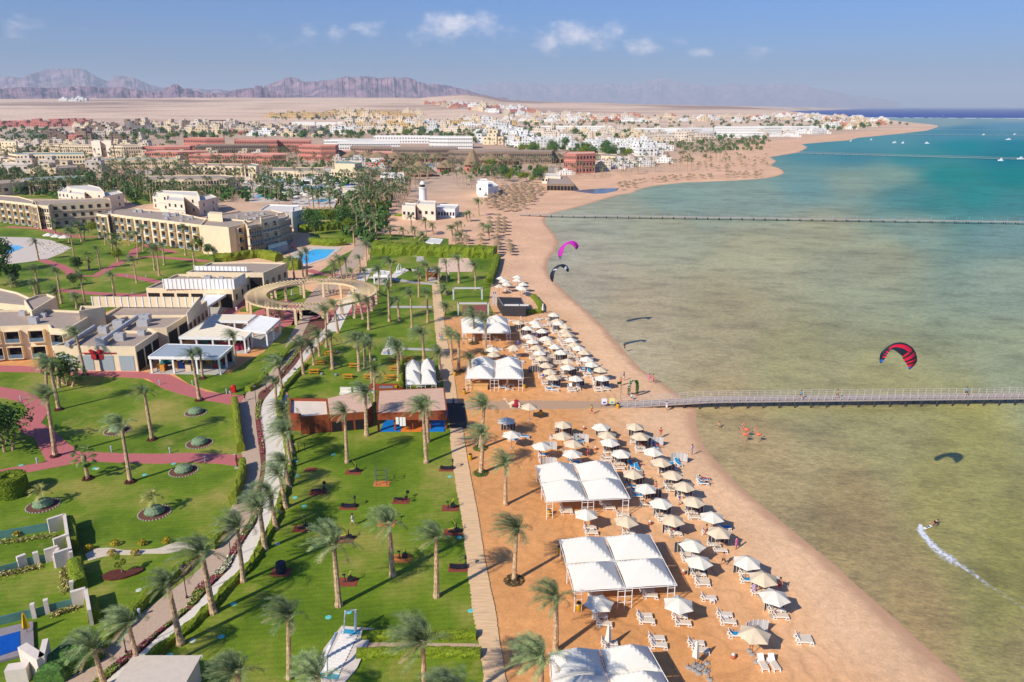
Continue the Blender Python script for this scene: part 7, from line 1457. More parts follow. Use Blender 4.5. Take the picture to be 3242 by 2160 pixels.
gym('cross',*W1(2035,375),'yellow-armed cross trainer at a palm foot, closest to the timber huts'); gym('bench',*W1(1600,625),'black bench machine on a red mat, beside the palm shadows at the path side',rz=.2)
gym('mill',*W1(1975,805),'black treadmill on a red mat left of the white cube light in mid lawn'); gym('cross',*W1(1400,1080),'black stepping machine on a red mat close behind the biggest wind-blown palm'); gym('cross',*W1(1930,1210),'yellow-armed cross trainer on a red mat half hidden by the palm crown')
gym('mill',*W2(1040,335),'treadmill on a red mat at the lawn edge, the upper one by the boardwalk'); gym('bench',*W2(470,735),'black seated machine on a red mat below the tall steel rack'); gym('bike',*W2(1080,825),'small yellow exercise bike on a red mat near the boardwalk'); gym('cross',*W2(1110,1125),'yellow and black machine on a red mat at the boardwalk, behind a palm crown')
gym('bike',*W2(480,1450),'tall black machine on an orange mat just above a big palm shadow',MATO); gym('mill',*W2(1180,1565),'lower treadmill on a red mat at the lawn edge, beside the boardwalk'); gym('bench',*W2(290,1010),'low machine on the wide orange mat under the palm beside the rack',MATO); gym('bike',*W3(1960,330),'yellow racing bike on a red mat beside a thick palm trunk, lowest of the bikes'); gym('wheel',*W3(1140,210),'dark round covered machine on a mat, alone in the lower lawn')
gym('rack',*W2(232,520),'tall grey steel climbing rack on an orange mat',MATO)
# parallel bars and low posts at the path side
p=G(*W1(1395,120)); o=root('pull_up_bar',(p.x,p.y,0),'small brown pull-up frame by the path side of the gym lawn','gym machine','outdoor gym machines'); q=MB()
for s_ in (-.5,.5): q.tube([(s_,0,0),(s_,0,1.5)],.05,6)
q.build('posts',BLK,o); q=MB(); q.tube([(-.5,0,1.5),(.5,0,1.5)],.04,6); q.build('bar',BLK,o)
p=G(*W1(1505,345)); q=MB(); q.box(-.8,.8,-.6,.6,0,.06); o=q.build('rubber_mat',MATR,loc=(p.x,p.y,0)); tag(o,'empty dark red rubber mat on the gym lawn by the path','mat')
# valve covers
CY=mat('turquoise_cover',C(110,206,196),.6,.08,4); cov=[]
for u,v in [W1(1290,30),W1(1325,240),W1(1335,420),W1(1310,690),W1(1090,1265),W1(1425,795),(1055,1400+155/3.92)]+[W3(545,600),W3(125,1260),W3(1725,765),W3(1980,700),W3(395,1005),W3(40,1055)]+[(1150+1075/3.92,1400+430/3.92),(1150+1195/3.92,1400+1185/3.92),(1150+1335/3.92,1760+685/3.92),(440,1869),(508,2140),(537,2075)]+[(300+0,1484),(308,1485),(458,1504),(550,1469),(67,1474),(741,1441),(743,1551)]:
    p=G(u,v); mb=MB(); mb.lathe([(0,.07),(.3,.06),(.34,.03)],10); o=mb.build('irrigation_cover',CY if len(cov)%4 else mat('pale_cover',C(206,216,190),.7,.1,3),loc=(p.x,p.y,.0)); tag(o,'x','cover','irrigation covers in the lawns'); cov.append(o)
rank(cov,'small irrigation cover in the grass,','out from the road by the terrace',G(200,2160))
# picnic benches
OW=mat('orange_wood',C(222,146,30),.6,.12,3,stretch=(.6,5,1)); pb=[]
def picnic(u,v):
    p=G(u,v); o=root('picnic_table',(p.x,p.y,0),'x','picnic table','orange picnic tables on the lawn'); q=MB(); q.box(-1.0,1.0,-.38,.38,.74,.8); q.build('table_top',OW,o)
    for s_ in (-1,1): q=MB(); q.box(-1,1,s_*.72-.14,s_*.72+.14,.42,.48); q.build('seat',OW,o)
    for x in (-.75,.75):
        q=MB(); q.tube([(x,-.7,.0),(x,-.2,.75)],.06,4); q.tube([(x,.7,0),(x,.2,.75)],.06,4); q.tube([(x,-.75,.42),(x,.75,.42)],.05,4); q.build('leg',OW,o)
    pb.append(o)
for x,y in [(1740,485),(1630,605),(1550,715),(2045,640),(1970,775),(2230,775)]: picnic(600+x/3.92,1000+y/3.92)
for x,y in [(390,570),(560,560),(385,675),(340,785)]: picnic(1150+x/3.92,1000+y/3.92)
rank(pb,'orange wooden picnic table,','out from the white path on the palm lawn',G(920,1150))
# grey puffs: small garden boulders by benches
gb=[]
for x,y in [(1840,465),(1810,610),(1645,735),(1820,745),(1300,675),(2300,560)]: 
    p=G(600+x/3.92,1000+y/3.92); mb=MB(); mb.lathe([(0,0),(.3,.05),(.34,.3),(.2,.5),(0,.55)],9); o=mb.build('round_stool',mat('grey_felt',C(150,146,150),.9,.15,3),loc=(p.x,p.y,0)); tag(o,'x','stool','round grey stools between the picnic tables'); gb.append(o)
rank(gb,'round grey stool,','out from the white path between picnic tables',G(920,1150))
# street lamps and bollards
sl_=[]
def lamp(u,v,h=3.6):
    p=G(u,v); o=root('street_lamp',(p.x,p.y,0),'x','street lamp','lamps along the grey road'); q=MB(); q.tube([(0,0,0),(0,0,h)],.05,8); q.lathe([(.12,0),(.12,.3),(.05,.35)],8); q.build('post',DARKM,o); q=MB(); q.lathe([(.12,h),(.28,h+.25),(.3,h+.3)],8); q.build('lantern',mat('lamp_glass',C(200,200,210),.3,.05,2),o); q=MB(); q.lathe([(.36,h+.3),(.1,h+.48),(0,h+.5)],8); q.build('lamp_cap',DARKM,o); sl_.append(o)
for u,v in [(400,2068),(592,1895),(732,1767),(800,1645),(812,1286),(843,1235),(895,1190),(943,1130)]: lamp(u,v)
rank(sl_,'black post street lamp beside the road,','up from the terrace wall',G(300,2200))
bl=[]; BLM=mat('bollard_metal',C(190,196,206),.4,.1,3)
for u,v in [(354,1431),(539,1436),(119,1469),(67,1270),(506,1183),(506,1219),(610,1220),(718,1247),(650,1463),(443,1953),(682,1705),(404,879),(463,882),(420,930)]:
    p=G(u,v); o=root('bollard_light',(p.x,p.y,0),'x','bollard light','bollard lights along the pink paths'); q=MB(); q.lathe([(.11,0),(.11,.75),(.09,.78)],8); q.build('post',BLM,o); q=MB(); q.lathe([(.16,.78),(.16,.95),(0,1.0)],8); q.build('lamp_head',BLM,o); bl.append(o)
rank(bl,'short silver bollard light,','out from the pink path junction by the road',G(760,1270))
# fire box, statue, shower feature
p=G(740,1243); o=root('hose_cabinet',(p.x,p.y,0),'bright red rounded fire hose cabinet on the grass at the pink path end','cabinet'); q=MB(); q.box(-.4,.4,-.3,.3,.1,1.25); q.build('body',mat('signal_red',C(206,30,20),.5,.05,3),o); q=MB(); q.lathe([(.42,1.25),(.3,1.42),(0,1.48)],12); q.build('lid',mat('signal_red',C(206,30,20),.5,.05,3),o)
p=G(752,1483); o=root('statue',(p.x,p.y,0),'slim dark bronze statue on a pale plinth where the pink path meets the road','statue'); q=MB(); q.box(-.3,.3,-.3,.3,0,.3); q.build('plinth',STONE,o); q=MB(); q.lathe([(.12,.3),(.1,.9),(.2,1.3),(.16,1.7),(.07,1.9),(.1,2.0),(.1,2.15),(0,2.25)],8); q.build('figure',mat('bronze',C(90,60,40),.5,.2,4),o,True)
def shower(u,v,label,sc=1,rz=0):
    p=G(u,v); o=root('beach_shower',(p.x,p.y,0),label,'shower',None,rz); q=MB(); q.prism([(-1.5,-4.3),(1.7,-4.3),(2.3,-2.2),(2.3,3.4),(-1.1,3.4),(-1.7,0)],0,.18); q.build('basin_slab',mat('cream_stone',C(230,214,196),.8,.07,2),o)
    q=MB()
    for i in range(13): y=-3.2+i*.42; q.box(-.75,.95,y,y+.28,.2,.27)
    q.build('floor_slats',PLW,o); q=MB(); q.box(-.8,1,-3.9,-3.3,.19,.24); q.box(-.8,1,2.3,2.9,.19,.24); q.build('tiled_gutter',mat('turq_tile',C(60,170,200),.4,.1,5),o)
    q=MB(); q.tube([(-.1,-3.6,.2),(-.15,-3.3,2.2),(.1,-1,2.9)],.16,8); q.build('shower_pillar',WHITE,o); q=MB(); q.tube([(.6,2.6,.2),(.55,3.1,2.4),(-.1,2.2,2.9),(-.2,1.3,.9)],.14,8); q.build('shower_arch',WHITE,o); o.scale=(sc,)*3
shower(1080,2062,'white beach shower with slatted turquoise floor, at the end of the small plank walk',rz=-.12); shower(1232,1108,'white shower platform on the lawn above the picnic tables',.8); shower(1262,862,'white shower arch on the lawn beside the low white pavilion',.8)
p=G(600,2150); o=root('flat_roof_hut',(p.x-2.0,p.y-1.6,0),'corner of a pale flat roof cut by the bottom of the photo, under a palm','hut'); q=MB(); q.box(-2.6,3.2,-6,1.4,0,2.4); q.build('wall',PALE,o); q=MB(); q.box(-2.8,3.4,-6.2,1.6,2.4,2.6); q.build('roof',mat('beige_roof',C(220,204,184),.85,.05,2),o)
# tall white frames (swing frames) on the lawn
def frame(u0,u1,v,h,label,u2=None):
    a=G(u0,v);b=G(u1,v); o=root('goal_frame',((a.x+b.x)/2,a.y,0),label,'goal frame'); w_=(b.x-a.x)/2; m=mat('silver_truss',C(206,204,200),.5,.08,4)
    for s_ in (-1,1):
        q=MB(); q.box(s_*w_-.2,s_*w_+.2,-.2,.2,0,h); q.build('post',m,o)
    q=MB(); q.box(-w_,w_,-.2,.2,h-.4,h); q.build('crossbar',m,o)
frame(1436,1526,949,3.4,'tall silver frame on the lawn near the palm, the rear one'); frame(1451,1546,1000,3.4,'tall silver frame over the red court, the front one'); frame(1562,1570,965,3.4,'narrow silver frame between the lawn and the black bar')
for u,v,l in [(1215,870,'low white pavilion by the shower arch, open at the front'),(1380,768,'small white canopy behind the huge hedge')]:
    pavilion(l,(u-32,v),(u+12,v+4),(u+22,v-10),(u-18,v-14),2.8,CANV,1,1,name='pavilion',cat='pavilion')
o=pavilion('small timber kiosk with a white flat roof on the lawn beside the sand court',(1352,862),(1390,863),(1392,850),(1360,848),3,PALE,1,1,wall=TIMB,name='kiosk',cat='kiosk',pm=TIMB)
for x in (830,1130,1290): pass
# ================================================================ glass terrace at the lower left
GLF=mat('green_glass_fence',C(96,140,128),.15,.15,.6,spec=.6); WALLW=mat('terrace_wall',C(232,216,200),.85,.05,2)
def wallbox(par,a,b,h,t=.35,m=WALLW,name='wall',z0=0):
    A=G(*a)-par.location;B=G(*b)-par.location; d=(B-A); L_=d.length; d.normalize(); n=Vector((-d.y,d.x,0)); M=Matrix(((d.x,n.x,0,A.x),(d.y,n.y,0,A.y),(0,0,1,0),(0,0,0,1))); q=MB(); q.box(0,L_,-t/2,t/2,z0,h,M=M); return q.build(name,m,par)
p=G(190,1700); o=root('terrace_wall',(p.x,p.y,0),'stepped cream terrace wall with green glass panels round the private lawn','wall')
wallbox(o,(158,1690),(212,1672),2.0); wallbox(o,(212,1672),(222,1740),2.0); wallbox(o,(-40,1715),(158,1680),1.1,.08,GLF,'glass_panel'); wallbox(o,(175,1745),(218,1728),1.6); wallbox(o,(222,1740),(232,1790),1.7); wallbox(o,(147,1782),(190,1768),1.7); wallbox(o,(190,1768),(178,1800),1.5); wallbox(o,(178,1800),(228,1783),2.0,.4); wallbox(o,(60,1803),(88,1792),1.6,.45); wallbox(o,(110,1790),(128,1785),1.6,.45); wallbox(o,(-40,1830),(60,1803),1.0,.08,GLF,'glass_panel'); wallbox(o,(88,1792),(147,1780),1.0,.08,GLF,'glass_panel')
wallbox(o,(225,1880),(240,1876),1.5,.45); wallbox(o,(232,1926),(280,1912),2.0,.4); wallbox(o,(280,1912),(292,1982),1.9,.35); wallbox(o,(104,1958),(118,1955),1.7,.45); wallbox(o,(145,1945),(160,1941),1.7,.45); wallbox(o,(160,1941),(232,1922),1.0,.08,GLF,'glass_panel'); wallbox(o,(-40,1990),(104,1955),1.0,.08,GLF,'glass_panel'); wallbox(o,(118,1954),(145,1945),1.0,.08,GLF,'glass_panel')
wallbox(o,(85,2110),(145,2150),2.4,.8); wallbox(o,(145,2150),(158,2090),2.4,.5); wallbox(o,(30,2160),(98,2150),1.6,1.0); wallbox(o,(160,2100),(235,2040),1.0,.08,GLF,'glass_panel')
sheet('pool_deck',[(-60,2010),(0,1990),(104,1966),(108,2062),(0,2092),(-60,2108)],.3,mat('grey_deck',C(150,140,140),.8,.08,2)); 
c=G(0,2000,.34); mb=MB(); mb.prism([tuple((G(u,v,.34)-c).xy) for u,v in [(-60,2030),(0,2015),(62,1998),(64,2055),(0,2076),(-60,2092)]],.0,.34); o=mb.build('swimming_pool',mat('deep_pool_water',C(16,84,170),.08,.12,.6,.3,.5),loc=(c.x,c.y,0)); tag(o,'small deep blue pool on the private terrace at the lower left corner','pool')
for (a,b,l) in [((0,1722),(175,1700),'border of small mixed plants inside the upper glass fence'),((-5,1828),(130,1797),'border of small mixed plants inside the middle glass fence'),((165,1950),(245,1928),'border of yellow and white flowers before the lower glass fence'),((200,1805),(206,1880),'white stone and flower border running down the terrace edge')]:
    A=G(*a);B=G(*b); r=random.Random(int(a[0])); mb=MB(); c=(A+B)/2; leaf_quads(mb,[(A.lerp(B,r.random())-c+Vector((r.gauss(0,.2),r.gauss(0,.3),r.uniform(.05,.45))),Vector((0,0,1))) for _ in range(420)],.13,r)
    for i in range(len(mb.m)): mb.m[i]=i%3
    o=mb.build('flower_bed',[HEDGEY,mat('petal_cream',C(210,190,120)),mat('soil_plant',C(120,96,70),.9)],loc=(c.x,c.y,0)); tag(o,l,'flower bed')
# wooden billboard-like counter by the canopy, camel, flower arch, planter sofas
p=G(1510,1232,.0); o=root('beach_counter',(p.x,p.y,0),'yellowish wooden counter under the front edge of the far canopy','counter'); q=MB(); q.box(-2,2,-.6,.6,0,1.0); q.build('cabinet',mat('sand_wood',C(222,176,110),.7,.1,2),o); q=MB(); q.box(-2.15,2.15,-.7,.75,1.0,1.1); q.build('counter_top',mat('sand_wood',C(222,176,110),.7,.1,2),o)
for u,v,l in [(1094,1250,'white fabric lounge sofa behind the timber huts, with a notched back'),(1136,1248,'white curved lounge chair behind the slatted-roof hut')]:
    p=G(u,v); o=root('garden_sofa',(p.x,p.y,0),l,'sofa'); q=MB(); q.box(-1,1,-.5,.4,.15,.5); q.build('seat',CANV,o); q=MB(); q.prism([(-1,.3),(1,.3),(1.05,.55),(-1.05,.55)],.5,1.3); q.build('backrest',CANV,o)
p=G(1222,1234); o=root('garden_sofa',(p.x,p.y,0),'long brown wooden bench with a grey cushion and yellow pillow behind the shop hut','bench'); q=MB(); q.box(-3.2,3.2,-.5,.4,0,.45); q.build('seat',TIMB,o); q=MB(); q.box(-3.2,3.2,.4,.55,0,1.0); q.build('backrest',TIMB,o); q=MB(); q.box(-1.2,1.4,-.45,.35,.45,.6); q.build('cushion',mat('grey_cushion',C(130,130,140),.9,.1,3),o); q=MB(); q.box(1.6,2.1,-.3,.2,.45,.8); q.build('pillow',YEL,o)
def arch():
    p=G(2003,1253); o=root('flower_arch',(p.x,p.y,0),'tall green leafy arch with white blossom beside the start of the jetty','arch'); r=random.Random(4)
    for s_,x in (('white',-.7),('green',.7)):
        t=MB(); pts=[(x,0,0),(x*1.05,-.2,1.2),(x*.95,-.4,2.4),(x*.6,-.5,3.0)]; P=smooth_line(pts,5); L_=[]
        for q in P:
            for _ in range(40): d=Vector((r.gauss(0,1),r.gauss(0,1),r.gauss(0,1))).normalized(); L_.append((q+d*.26,d))
        leaf_quads(t,L_,.12,r)
        for i in range(len(t.m)): t.m[i]=(1 if (s_=='white' and r.random()<.45) else 0)
        t.build('leafy_side',[mat('arch_green',C(40,120,40),.8,col2=C(20,80,24),scale=5),CANV],o)
    t=MB(); t.tube([(-.45,-.5,3.0),(0,-.55,3.15),(.45,-.5,3.0)],.06,6); t.build('crossbar',mat('arch_green',C(40,120,40)),o)
    for x in (-.75,.75): t=MB(); t.lathe([(.25,0),(.3,.4),(0,.42)],8,c=(x,0,0)); t.build('pot',mat('coral_pot',C(230,120,90),.8),o)
arch()
p=G(1965,1265); o=root('flag_pole',(p.x,p.y,0),'thin pole with a small dark green flag beside the notice boards','flag'); q=MB(); q.tube([(0,0,0),(0,0,3.6)],.03,6); q.build('pole',DARKM,o); q=MB(); q.prism([(-.75,-.02),(0,-.02),(0,.02),(-.75,.02)],2.9,3.35); q.build('flag',mat('flag_green',C(20,70,30),.8),o)
# camel: one continuous body, kneeling on its folded legs
def skin_obj(name,verts,edges,rad,m,parent,root_i=0,sub=1,smooth=True):
    me=bpy.data.meshes.new(name); me.from_pydata(verts,edges,[]); o=bpy.data.objects.new(name,me); COL.objects.link(o); md=o.modifiers.new('skin','SKIN'); md.use_smooth_shade=smooth
    for i,r_ in enumerate(rad): me.skin_vertices[0].data[i].radius=(r_,r_) if not hasattr(r_,'__len__') else r_
    me.skin_vertices[0].data[root_i].use_root=True
    if sub: s_=o.modifiers.new('sub','SUBSURF'); s_.levels=sub; s_.render_levels=sub
    dg=bpy.context.evaluated_depsgraph_get(); me2=bpy.data.meshes.new_from_object(o.evaluated_get(dg)); o.modifiers.clear(); o.data=me2; me2.materials.clear(); me2.materials.append(m)
    for pl in me2.polygons: pl.use_smooth=True
    o.parent=parent; return o
p=G(1634,1291); o=root('camel',(p.x,p.y,0),'cream camel with a dark red saddle cloth, kneeling by the sandy path','camel')
V=[(-.9,0,.75),(-.45,0,.85),(0,0,1.15),(.45,0,.85),(.85,0,.7),(-1.2,0,.7),(-1.5,0,.95),(-1.65,0,1.35),(-1.75,0,1.62),(-2.05,0,1.62),(-2.25,0,1.52),(1.05,0,.45)]
E_=[(0,1),(1,2),(2,3),(3,4),(0,5),(5,6),(6,7),(7,8),(8,9),(9,10),(4,11)]; R_=[.3,.4,.42,.4,.28,.2,.15,.13,.15,.13,.08,.05]
k=len(V)
for x,s_ in ((-.75,-1),(-.75,1),(.7,-1),(.7,1)):
    b=0 if x<0 else 4; i=len(V); V+=[(x,s_*.3,.45),(x-.35,s_*.36,.15),(x+.25,s_*.36,.1),(x+.5,s_*.36,.08)]; E_+=[(b,i),(i,i+1),(i+1,i+2),(i+2,i+3)]; R_+=[.15,.1,.08,.07]
i=len(V); V+=[(-1.78,-.1,1.78),(-1.78,.1,1.78)]; E_+=[(8,i),(8,i+1)]; R_+=[.03,.03]
skin_obj('body',V,E_,R_,mat('camel_coat',C(232,206,172),.9,.08,4),o,1)
q=MB(); q.lathe([(.62,-.55),(.64,0),(.5,.35),(.3,.52),(0,.55)],12,c=(0,0,0)); q.v=[(x*.95,y*.78,z_+.92) for x,y,z_ in q.v]; q.build('saddle_cloth',mat('saddle_red',C(160,40,60),.9,.15,5),o,True)
# desert mast lights and pylons
for u,v,h,l in [(365,502,26,'tall thin palm-like mast in the dusty quarter'),(713,470,34,'tall crane mast behind the red resort')]:
    p=G(u,v); o=root('mast',(p.x,p.y,0),l,'mast'); q=MB(); q.tube([(0,0,0),(0,0,h)],[.5,.3],5); q.build('pole',DARKM,o); q=MB()
    if 'crane' in l: q.box(-16,5,-.5,.5,h-1,h); q.build('jib',DARKM,o)
    else: q.lathe([(1.6,h-2.5),(2.4,h-1),(0,h+.5)],7); q.build('top',LEAF,o)
# blue slide tower and water park things
p=G(*wB([(190,725)])[0]); o=root('slide_tower',(p.x,p.y,0),'far blue water slide tower with spiral flume','slide'); q=MB(); q.box(-4,2,-3,3,0,9); q.build('tower',mat('slide_blue',C(70,130,200),.6,.1,1),o); q=MB(); q.tube([(3,0,0),(6,0,24)],[1.5,1.2],8); q.build('flume',mat('slide_pale',C(150,180,210),.6,.1,1),o)
for pts,h,l,m in [([(770,1252),(850,1254),(990,1232),(900,1238),(780,1228)],3.5,'dark blue shade sail at the water park','sail_blue'),([(90,1170),(200,1215),(285,1210),(280,1185),(170,1188)],5,'curved pale turquoise water slide at the water park','slide_turq')]:
    P=[G(u,v,h) for u,v in wB(pts)]; c=P[0]; o=root('shade_sail' if 'sail' in l else 'water_slide',(c.x,c.y,0),l,'sail' if 'sail' in l else 'slide'); q=MB(); q.prism([(x.x-c.x,x.y-c.y) for x in P],h-.2,h,bottom=True); q.build('sheet',mat(m,C(40,70,190) if 'blue' in m and 'sail' in m else C(160,206,200),.7,.08,2),o)
    for x in P: q=MB(); q.tube([(x.x-c.x,x.y-c.y,0),(x.x-c.x,x.y-c.y,h)],.15,5); q.build('post',WHITE,o)
wu_=[]
for p in scatter([(700,575),(860,560),(1060,545),(1170,560),(1180,600),(1060,620),(860,612),(720,600)],44,61,5,FOOT):
    o=dup(PB if random.random()<.5 else PW,(p.x,p.y,.05),sc=1.25); o['group']='parasols of the water park'; wu_.append(o)
for p in scatter([(910,612),(1080,620),(1080,650),(940,650)],14,62,4,FOOT): o=dup(PW,(p.x,p.y,.05),sc=1.2); o['group']='parasols of the water park'; wu_.append(o)
rank(wu_,'tiny pale parasol among the water park pools,','from the lighthouse tower',G(1340,652))
ws=[]
for i,p in enumerate(scatter([(830,600),(1100,560),(1160,575),(1120,640),(900,640)],9,63,14,FOOT)):
    o=root('play_building',(p.x,p.y,0),'x','pool building','small pool buildings of the water park',random.uniform(-.4,.4)); q=MB(); q.box(-4,4,-3,3,0,3.4); q.build('wall',PALE if i%2 else WHITE,o); q=MB(); q.box(-4.3,4.3,-3.3,3.3,3.4,3.7); q.build('roof',WHITER,o); q=MB(); q.box(-2.5,2.5,-3.1,-2.9,.3,2.4); q.build('opening',DARKV,o); ws.append(o)  # front panel is painted shade on a closed wall
rank(ws,'small pale pool building in the water park,','from the lighthouse tower',G(1340,652))
# lagoon
sheet('water',[(c_[0],c_[1]) for c_ in [(1600+x/4.708,420+y/4.708) for x,y in [(1010,870),(1200,850),(1450,832),(1700,828),(1660,870),(1480,908),(1320,912),(1150,890)]]],.03,mat('lagoon_water',C(70,74,88),.12,.25,.2,.2,.5))
# white umbrellas and deck of the left pool
uu=[]
for u,v in [(155,752),(180,756),(205,759)]: p=G(u,v,2.3); o=dup(PW,(p.x,p.y,0),label='x',sc=1.4); o['group']='parasols at the garden pool'; uu.append(o)
rank(uu,'large white parasol on the pool terrace in the garden,','from the round pool',G(0,780))
for p in scatter([(120,770),(220,775),(215,800),(130,815)],16,3,2.2): 
    o=dup(LO,(p.x,p.y,.1),.3); o['group']='loungers at the garden pool'; o['label']='white lounger packed on the terrace of the garden pool'
# ================================================================ people: continuous bodies, clothes as children
SKIN=mat('skin',C(206,146,112),.6,.06,6); HAIR=mat('hair_dark',C(50,36,30),.8,.2,8)
def joints(pose):
    # 1.75 m figure facing -y ; (name:(x,y,z,r))
    J={'pelvis':(0,0,.95,.13),'waist':(0,0,1.08,.115),'chest':(0,0,1.32,.145),'neck':(0,0,1.48,.055),'jaw':(0,-.02,1.56,.075),'head':(0,0,1.66,.095)}
    ph={'stand':(0,0),'walk':(.30,-.28)}.get(pose,(0,0))
    for s_,n,sw in ((-1,'l',ph[0]),(1,'r',ph[1])):
        J['hip'+n]=(s_*.09,0,.9,.095); J['knee'+n]=(s_*.10,-sw*.55,.5+abs(sw)*.05,.06); J['ank'+n]=(s_*.10,-sw*.9+(.12 if sw<0 else 0),.09+(.1 if sw<0 else 0),.038); J['toe'+n]=(s_*.11,-sw*.9-.17+(.1 if sw<0 else 0),.04+(.02 if sw<0 else 0),.035)
        J['sho'+n]=(s_*.19,0,1.42,.058); J['elb'+n]=(s_*.25,.03+sw*.3,1.14,.042); J['wri'+n]=(s_*.25,-.04+sw*.55,.90,.028); J['palm'+n]=(s_*.25,-.05+sw*.58,.84,.03)
        for k in range(4): J['f%d%s'%(k,n)]=(s_*.25+(k-1.5)*.012,-.075+sw*.6+k*.004,.765+.008*abs(k-1.2),.009)
        J['th'+n]=(s_*.225,-.10+sw*.6,.82,.010)
    E=[('pelvis','waist'),('waist','chest'),('chest','neck'),('neck','jaw'),('jaw','head')]
    for n in 'lr':
        E+=[('pelvis','hip'+n),('hip'+n,'knee'+n),('knee'+n,'ank'+n),('ank'+n,'toe'+n),('chest','sho'+n),('sho'+n,'elb'+n),('elb'+n,'wri'+n),('wri'+n,'palm'+n),('palm'+n,'th'+n)]+[('palm'+n,'f%d%s'%(k,n)) for k in range(4)]
    if pose=='lie':
        for k,(x,y,z_,r_) in list(J.items()): J[k]=(x,(z_-.9),.48+(-y)*.6,r_)
        for k in J:
            x,y,z_,r_=J[k]
            if y>.1: J[k]=(x,.1+(y-.1)*.72,z_+(y-.1)*.62,r_)
        J={k:(x,y,z_,r_) for k,(x,y,z_,r_) in J.items()}
    if pose=='sit':
        for k,(x,y,z_,r_) in list(J.items()):
            if z_>=.86 or k[:3] in('elb','wri','pal') or k[0]=='f' or k[:2]=='th': J[k]=(x,y,z_-.42,r_)
        for n,s_ in (('l',-1),('r',1)): J['knee'+n]=(s_*.13,-.42,.5,.06); J['ank'+n]=(s_*.13,-.46,.08,.038); J['toe'+n]=(s_*.13,-.62,.04,.035); J['hip'+n]=(s_*.1,-.03,.5,.095)
    return J,E
def cloth(J,E,keys,k,m,name,par):
    ks=[q for q in J if q in keys]; idx={q:i for i,q in enumerate(ks)}; V=[J[q][:3] for q in ks]; R=[J[q][3]*k for q in ks]; ed=[(idx[a],idx[b]) for a,b in E if a in idx and b in idx]; return skin_obj(name,V,ed,R,m,par,idx.get('pelvis',0),1)
PT={}
def person_proto(pose,top,bottom,dress=False):
    key=(pose,top,bottom,dress)
    J,E=joints(pose); ks=list(J); idx={q:i for i,q in enumerate(ks)}; o=root('person',(0,0,0),'x','person')
    b=skin_obj('body',[J[q][:3] for q in ks],[(idx[a],idx[c]) for a,c in E],[J[q][3] for q in ks],SKIN,o,idx['pelvis'],1)
    hx,hy,hz,_=J['head']; q=MB(); q.lathe([(.108,-.05),(.115,.02),(.09,.08),(.04,.11),(0,.115)],12,c=(0,0,0)); q.v=[(x+hx,y+hy+.012,z_+hz) for x,y,z_ in q.v]; q.build('hair',HAIR,o,True)
    q=MB(); 
    for s_ in (-1,1): q.box(hx+s_*.035-.012,hx+s_*.035+.012,hy-.1,hy-.085,hz-.01,hz+.008)
    q.box(hx-.02,hx+.02,hy-.095,hy-.08,hz-.075,hz-.065); q.build('face_marks',HAIR,o); q=MB(); q.lathe([(.018,-.03),(.012,.0),(0,.02)],5,c=(hx,hy-.1,hz-.02)); q.build('nose',SKIN,o)
    if top: cloth(J,E,{'pelvis','waist','chest','shol','shor','elbl','elbr'} ,1.18,mat('cloth_'+top,CL[top],.9,.08,4),'shirt',o)
    if bottom: cloth(J,E,{'pelvis','waist','hipl','hipr','kneel','kneer'},1.2,mat('cloth_'+bottom,CL[bottom],.9,.08,4),'shorts',o)
    if dress: q=MB(); z0=J['hipl'][2]-.35; q.lathe([(.26,z0),(.2,z0+.3),(.17,z0+.5)],12); q.build('skirt',mat('cloth_'+top,CL[top]),o,True)
    return o
CL={'white':C(240,240,240),'blue':C(50,90,190),'cyan':C(40,170,210),'yellow':C(230,200,60),'red':C(196,50,50),'black':C(36,36,40),'pink':C(230,120,170),'lilac':C(196,180,226),'green':C(40,120,60)}
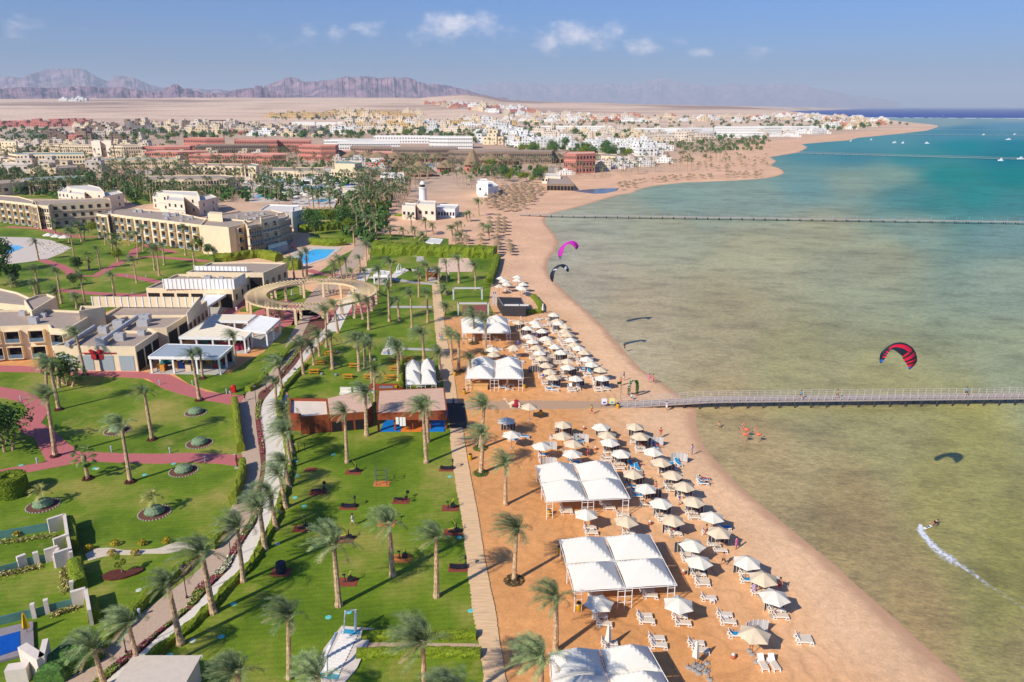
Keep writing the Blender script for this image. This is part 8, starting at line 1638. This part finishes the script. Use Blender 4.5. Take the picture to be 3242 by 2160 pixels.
PPL=[(1117,1665,'walk','white','white','person in white walking across the gym lawn',1.6),(732,1262,'walk','white','pink','person in a white shirt and pink shorts walking on the pink path',1.2),(776,1270,'walk','black','black','person in black walking where the pink path joins the road',-2),
(912,1268,'stand',None,'blue','bare-chested person beside the cream hut corner',0),(1181,1255,'stand','blue','white','person in blue between the timber huts',0),(1436,1290,'walk','blue','black','person in a blue top walking onto the dark mat',.4),(1231,1130,'stand','blue','blue','person in blue standing at the lawn shower',0),(1399,1082,'walk','cyan','cyan','person in turquoise on the boardwalk near the far canopy',0),(1392,1080,'walk','pink','white','person in pink on the boardwalk next to the turquoise one',0),
(1873,1312,'walk','yellow','red','person in a yellow shirt and red shorts walking over the sand',1.2),(1880,1228,'stand','white','white','person in white standing at the parasols above the jetty',0),(1975,1205,'stand','blue','white','person by the board in front of the leafy arch',1),(2055,1210,'stand','pink','pink','person in pink at the water edge, first of two',0),(2067,1212,'walk',None,'pink','person with bare chest at the water edge, second of two',0),
(2091,1386,'stand','red',None,'person in red standing alone where the dry sand meets the wet sand',0),(1860,1447,'walk',None,'red','bare-chested person walking between parasols under the jetty',.5),(2035,1530,'stand','pink','black','person in patterned pink near the blue towels',0),(2386,1885,'stand','lilac','lilac','person in a lilac dress standing by the lower parasols',.3),(2467,1872,'walk',None,'red','sunbather in a bikini walking by the seaward parasols',-.4),(2376,2048,'stand',None,'cyan','person half hidden under the lone beige parasol at the bottom',0),
(2277,1358,'sit',None,'green','bather with a green float sitting in the shallows',0),(1977,1110,'walk','black','black','person with kite gear walking at the shoreline',1),(2535,1264,'walk','cyan','black','person in turquoise on the jetty, nearest the beach',1.57),(2650,1262,'walk',None,'black','bare-backed person on the jetty, middle of the walkers',1.57),(3058,1254,'walk','cyan','black','person with a blue towel far along the jetty',1.57),(745,970,'stand','white','blue','person in white and blue by the restaurant terrace',0),(750,990,'stand','white','white','person in white on the pink path by the restaurant',0),
(1420,875,'stand','white','white','person in white next to the timber kiosk',0),(1527,1078,'stand','lilac','white','person standing in the shade under the farthest canopy',0),(1390,1222,'sit','white','black','person sitting at the small canopy by the boardwalk',0),(1965,1222,'stand',None,'red','person with bare chest before the leafy arch pots',0),(2000,1266,'sit','white','black','person crouching beside the arch pots',0)]
protos={}
for u,v,pose,top,bot,lb,rz in PPL:
    key=(pose,top,bot); z=0
    on_j=u>2500 and v<1300; zz=.97 if on_j else 0
    if (u,v)==(2277,1358): zz=SEA-.3
    p=G(u,v,zz)
    if key in protos: o=dup(protos[key],tuple(p),rz,lb)
    else: o=person_proto(pose,top,bot); protos[key]=o; o.location=tuple(p); o.rotation_euler=(0,0,rz); o['label']=lb
# sunbathers lying on loungers
lie=[]
for ox,oy,L_ in ((1700,1160,[(2060,1385),(2080,1430),(550,900),(1480,980),(1235,1200),(320,800),(1300,960),(900,1010)]),(1700,1500,[(1365,365),(2150,720)]),(1150,1000,[(1755,870),(1810,895)]),(1700,1160,[(1190,1400),(1650,1390)])):
    for x,y in L_: lie.append(G(ox+x/3.92,oy+y/3.92,.5))
pl=person_proto('lie',None,'black'); pl2=person_proto('lie','red','red'); objs=[]
for i,p in enumerate(lie):
    src=pl if i%3 else pl2
    if i==0: o=pl2
    elif i==1: o=pl
    else: o=dup(src)
    o.location=(p.x+.1,p.y,0.0); o.rotation_euler=(0,0,PI/2+random.uniform(-.1,.1)); objs.append(o)
rank([o for i,o in enumerate(objs) if i%3],'sunbather in dark swimwear lying on a lounger,','out from the jetty foot',G(1955,1283)); rank([o for i,o in enumerate(objs) if not i%3],'sunbather in red lying on a lounger,','out from the jetty foot',G(1955,1283))
# kitesurfer
p=G(2948,1668,SEA); ks_=person_proto('sit','black',None); ks_['label']='kitesurfer in a black top leaning back over the water, with a foam trail behind'; ks_.location=(p.x,p.y,SEA); ks_.rotation_euler=(-.9,.0,-1.2)
b=root('kiteboard',(p.x-.55,p.y-.2,SEA+.05),'small kiteboard under the feet of the kitesurfer','board',None,.5); q=MB(); q.prism([(-.7,-.2),(.7,-.2),(.8,0),(.7,.2),(-.7,.2),(-.8,0)],0,.05); q.build('deck',PLW,b); q=MB(); q.box(-.3,-.1,-.12,.12,.05,.12); q.box(.1,.3,-.12,.12,.05,.12); q.build('foot_strap',BLK,b)

# more bathers among the parasols and at the water's edge
more=[]; kk=[k for k in protos if k[0] in('stand','walk')]
for i,(u,v) in enumerate([(1650,1020),(1700,1075),(1762,1118),(1842,1160),(1905,1180),(1760,1390),(1800,1470),(1935,1420),(1990,1500),(2075,1560),(2150,1600),(2130,1690),(2235,1700),(2290,1790),(1560,1130),(1640,1100),(2330,1740),(2190,1440),(2110,1300),(1720,1200)]):
    p=G(u,v); o=dup(protos[kk[(i*5)%len(kk)]],tuple(p),random.uniform(0,6),'x'); o['group']='bathers among the parasols'; more.append(o)
rank(more,'bather on foot among the parasols,','out from the jetty foot',G(1955,1283))
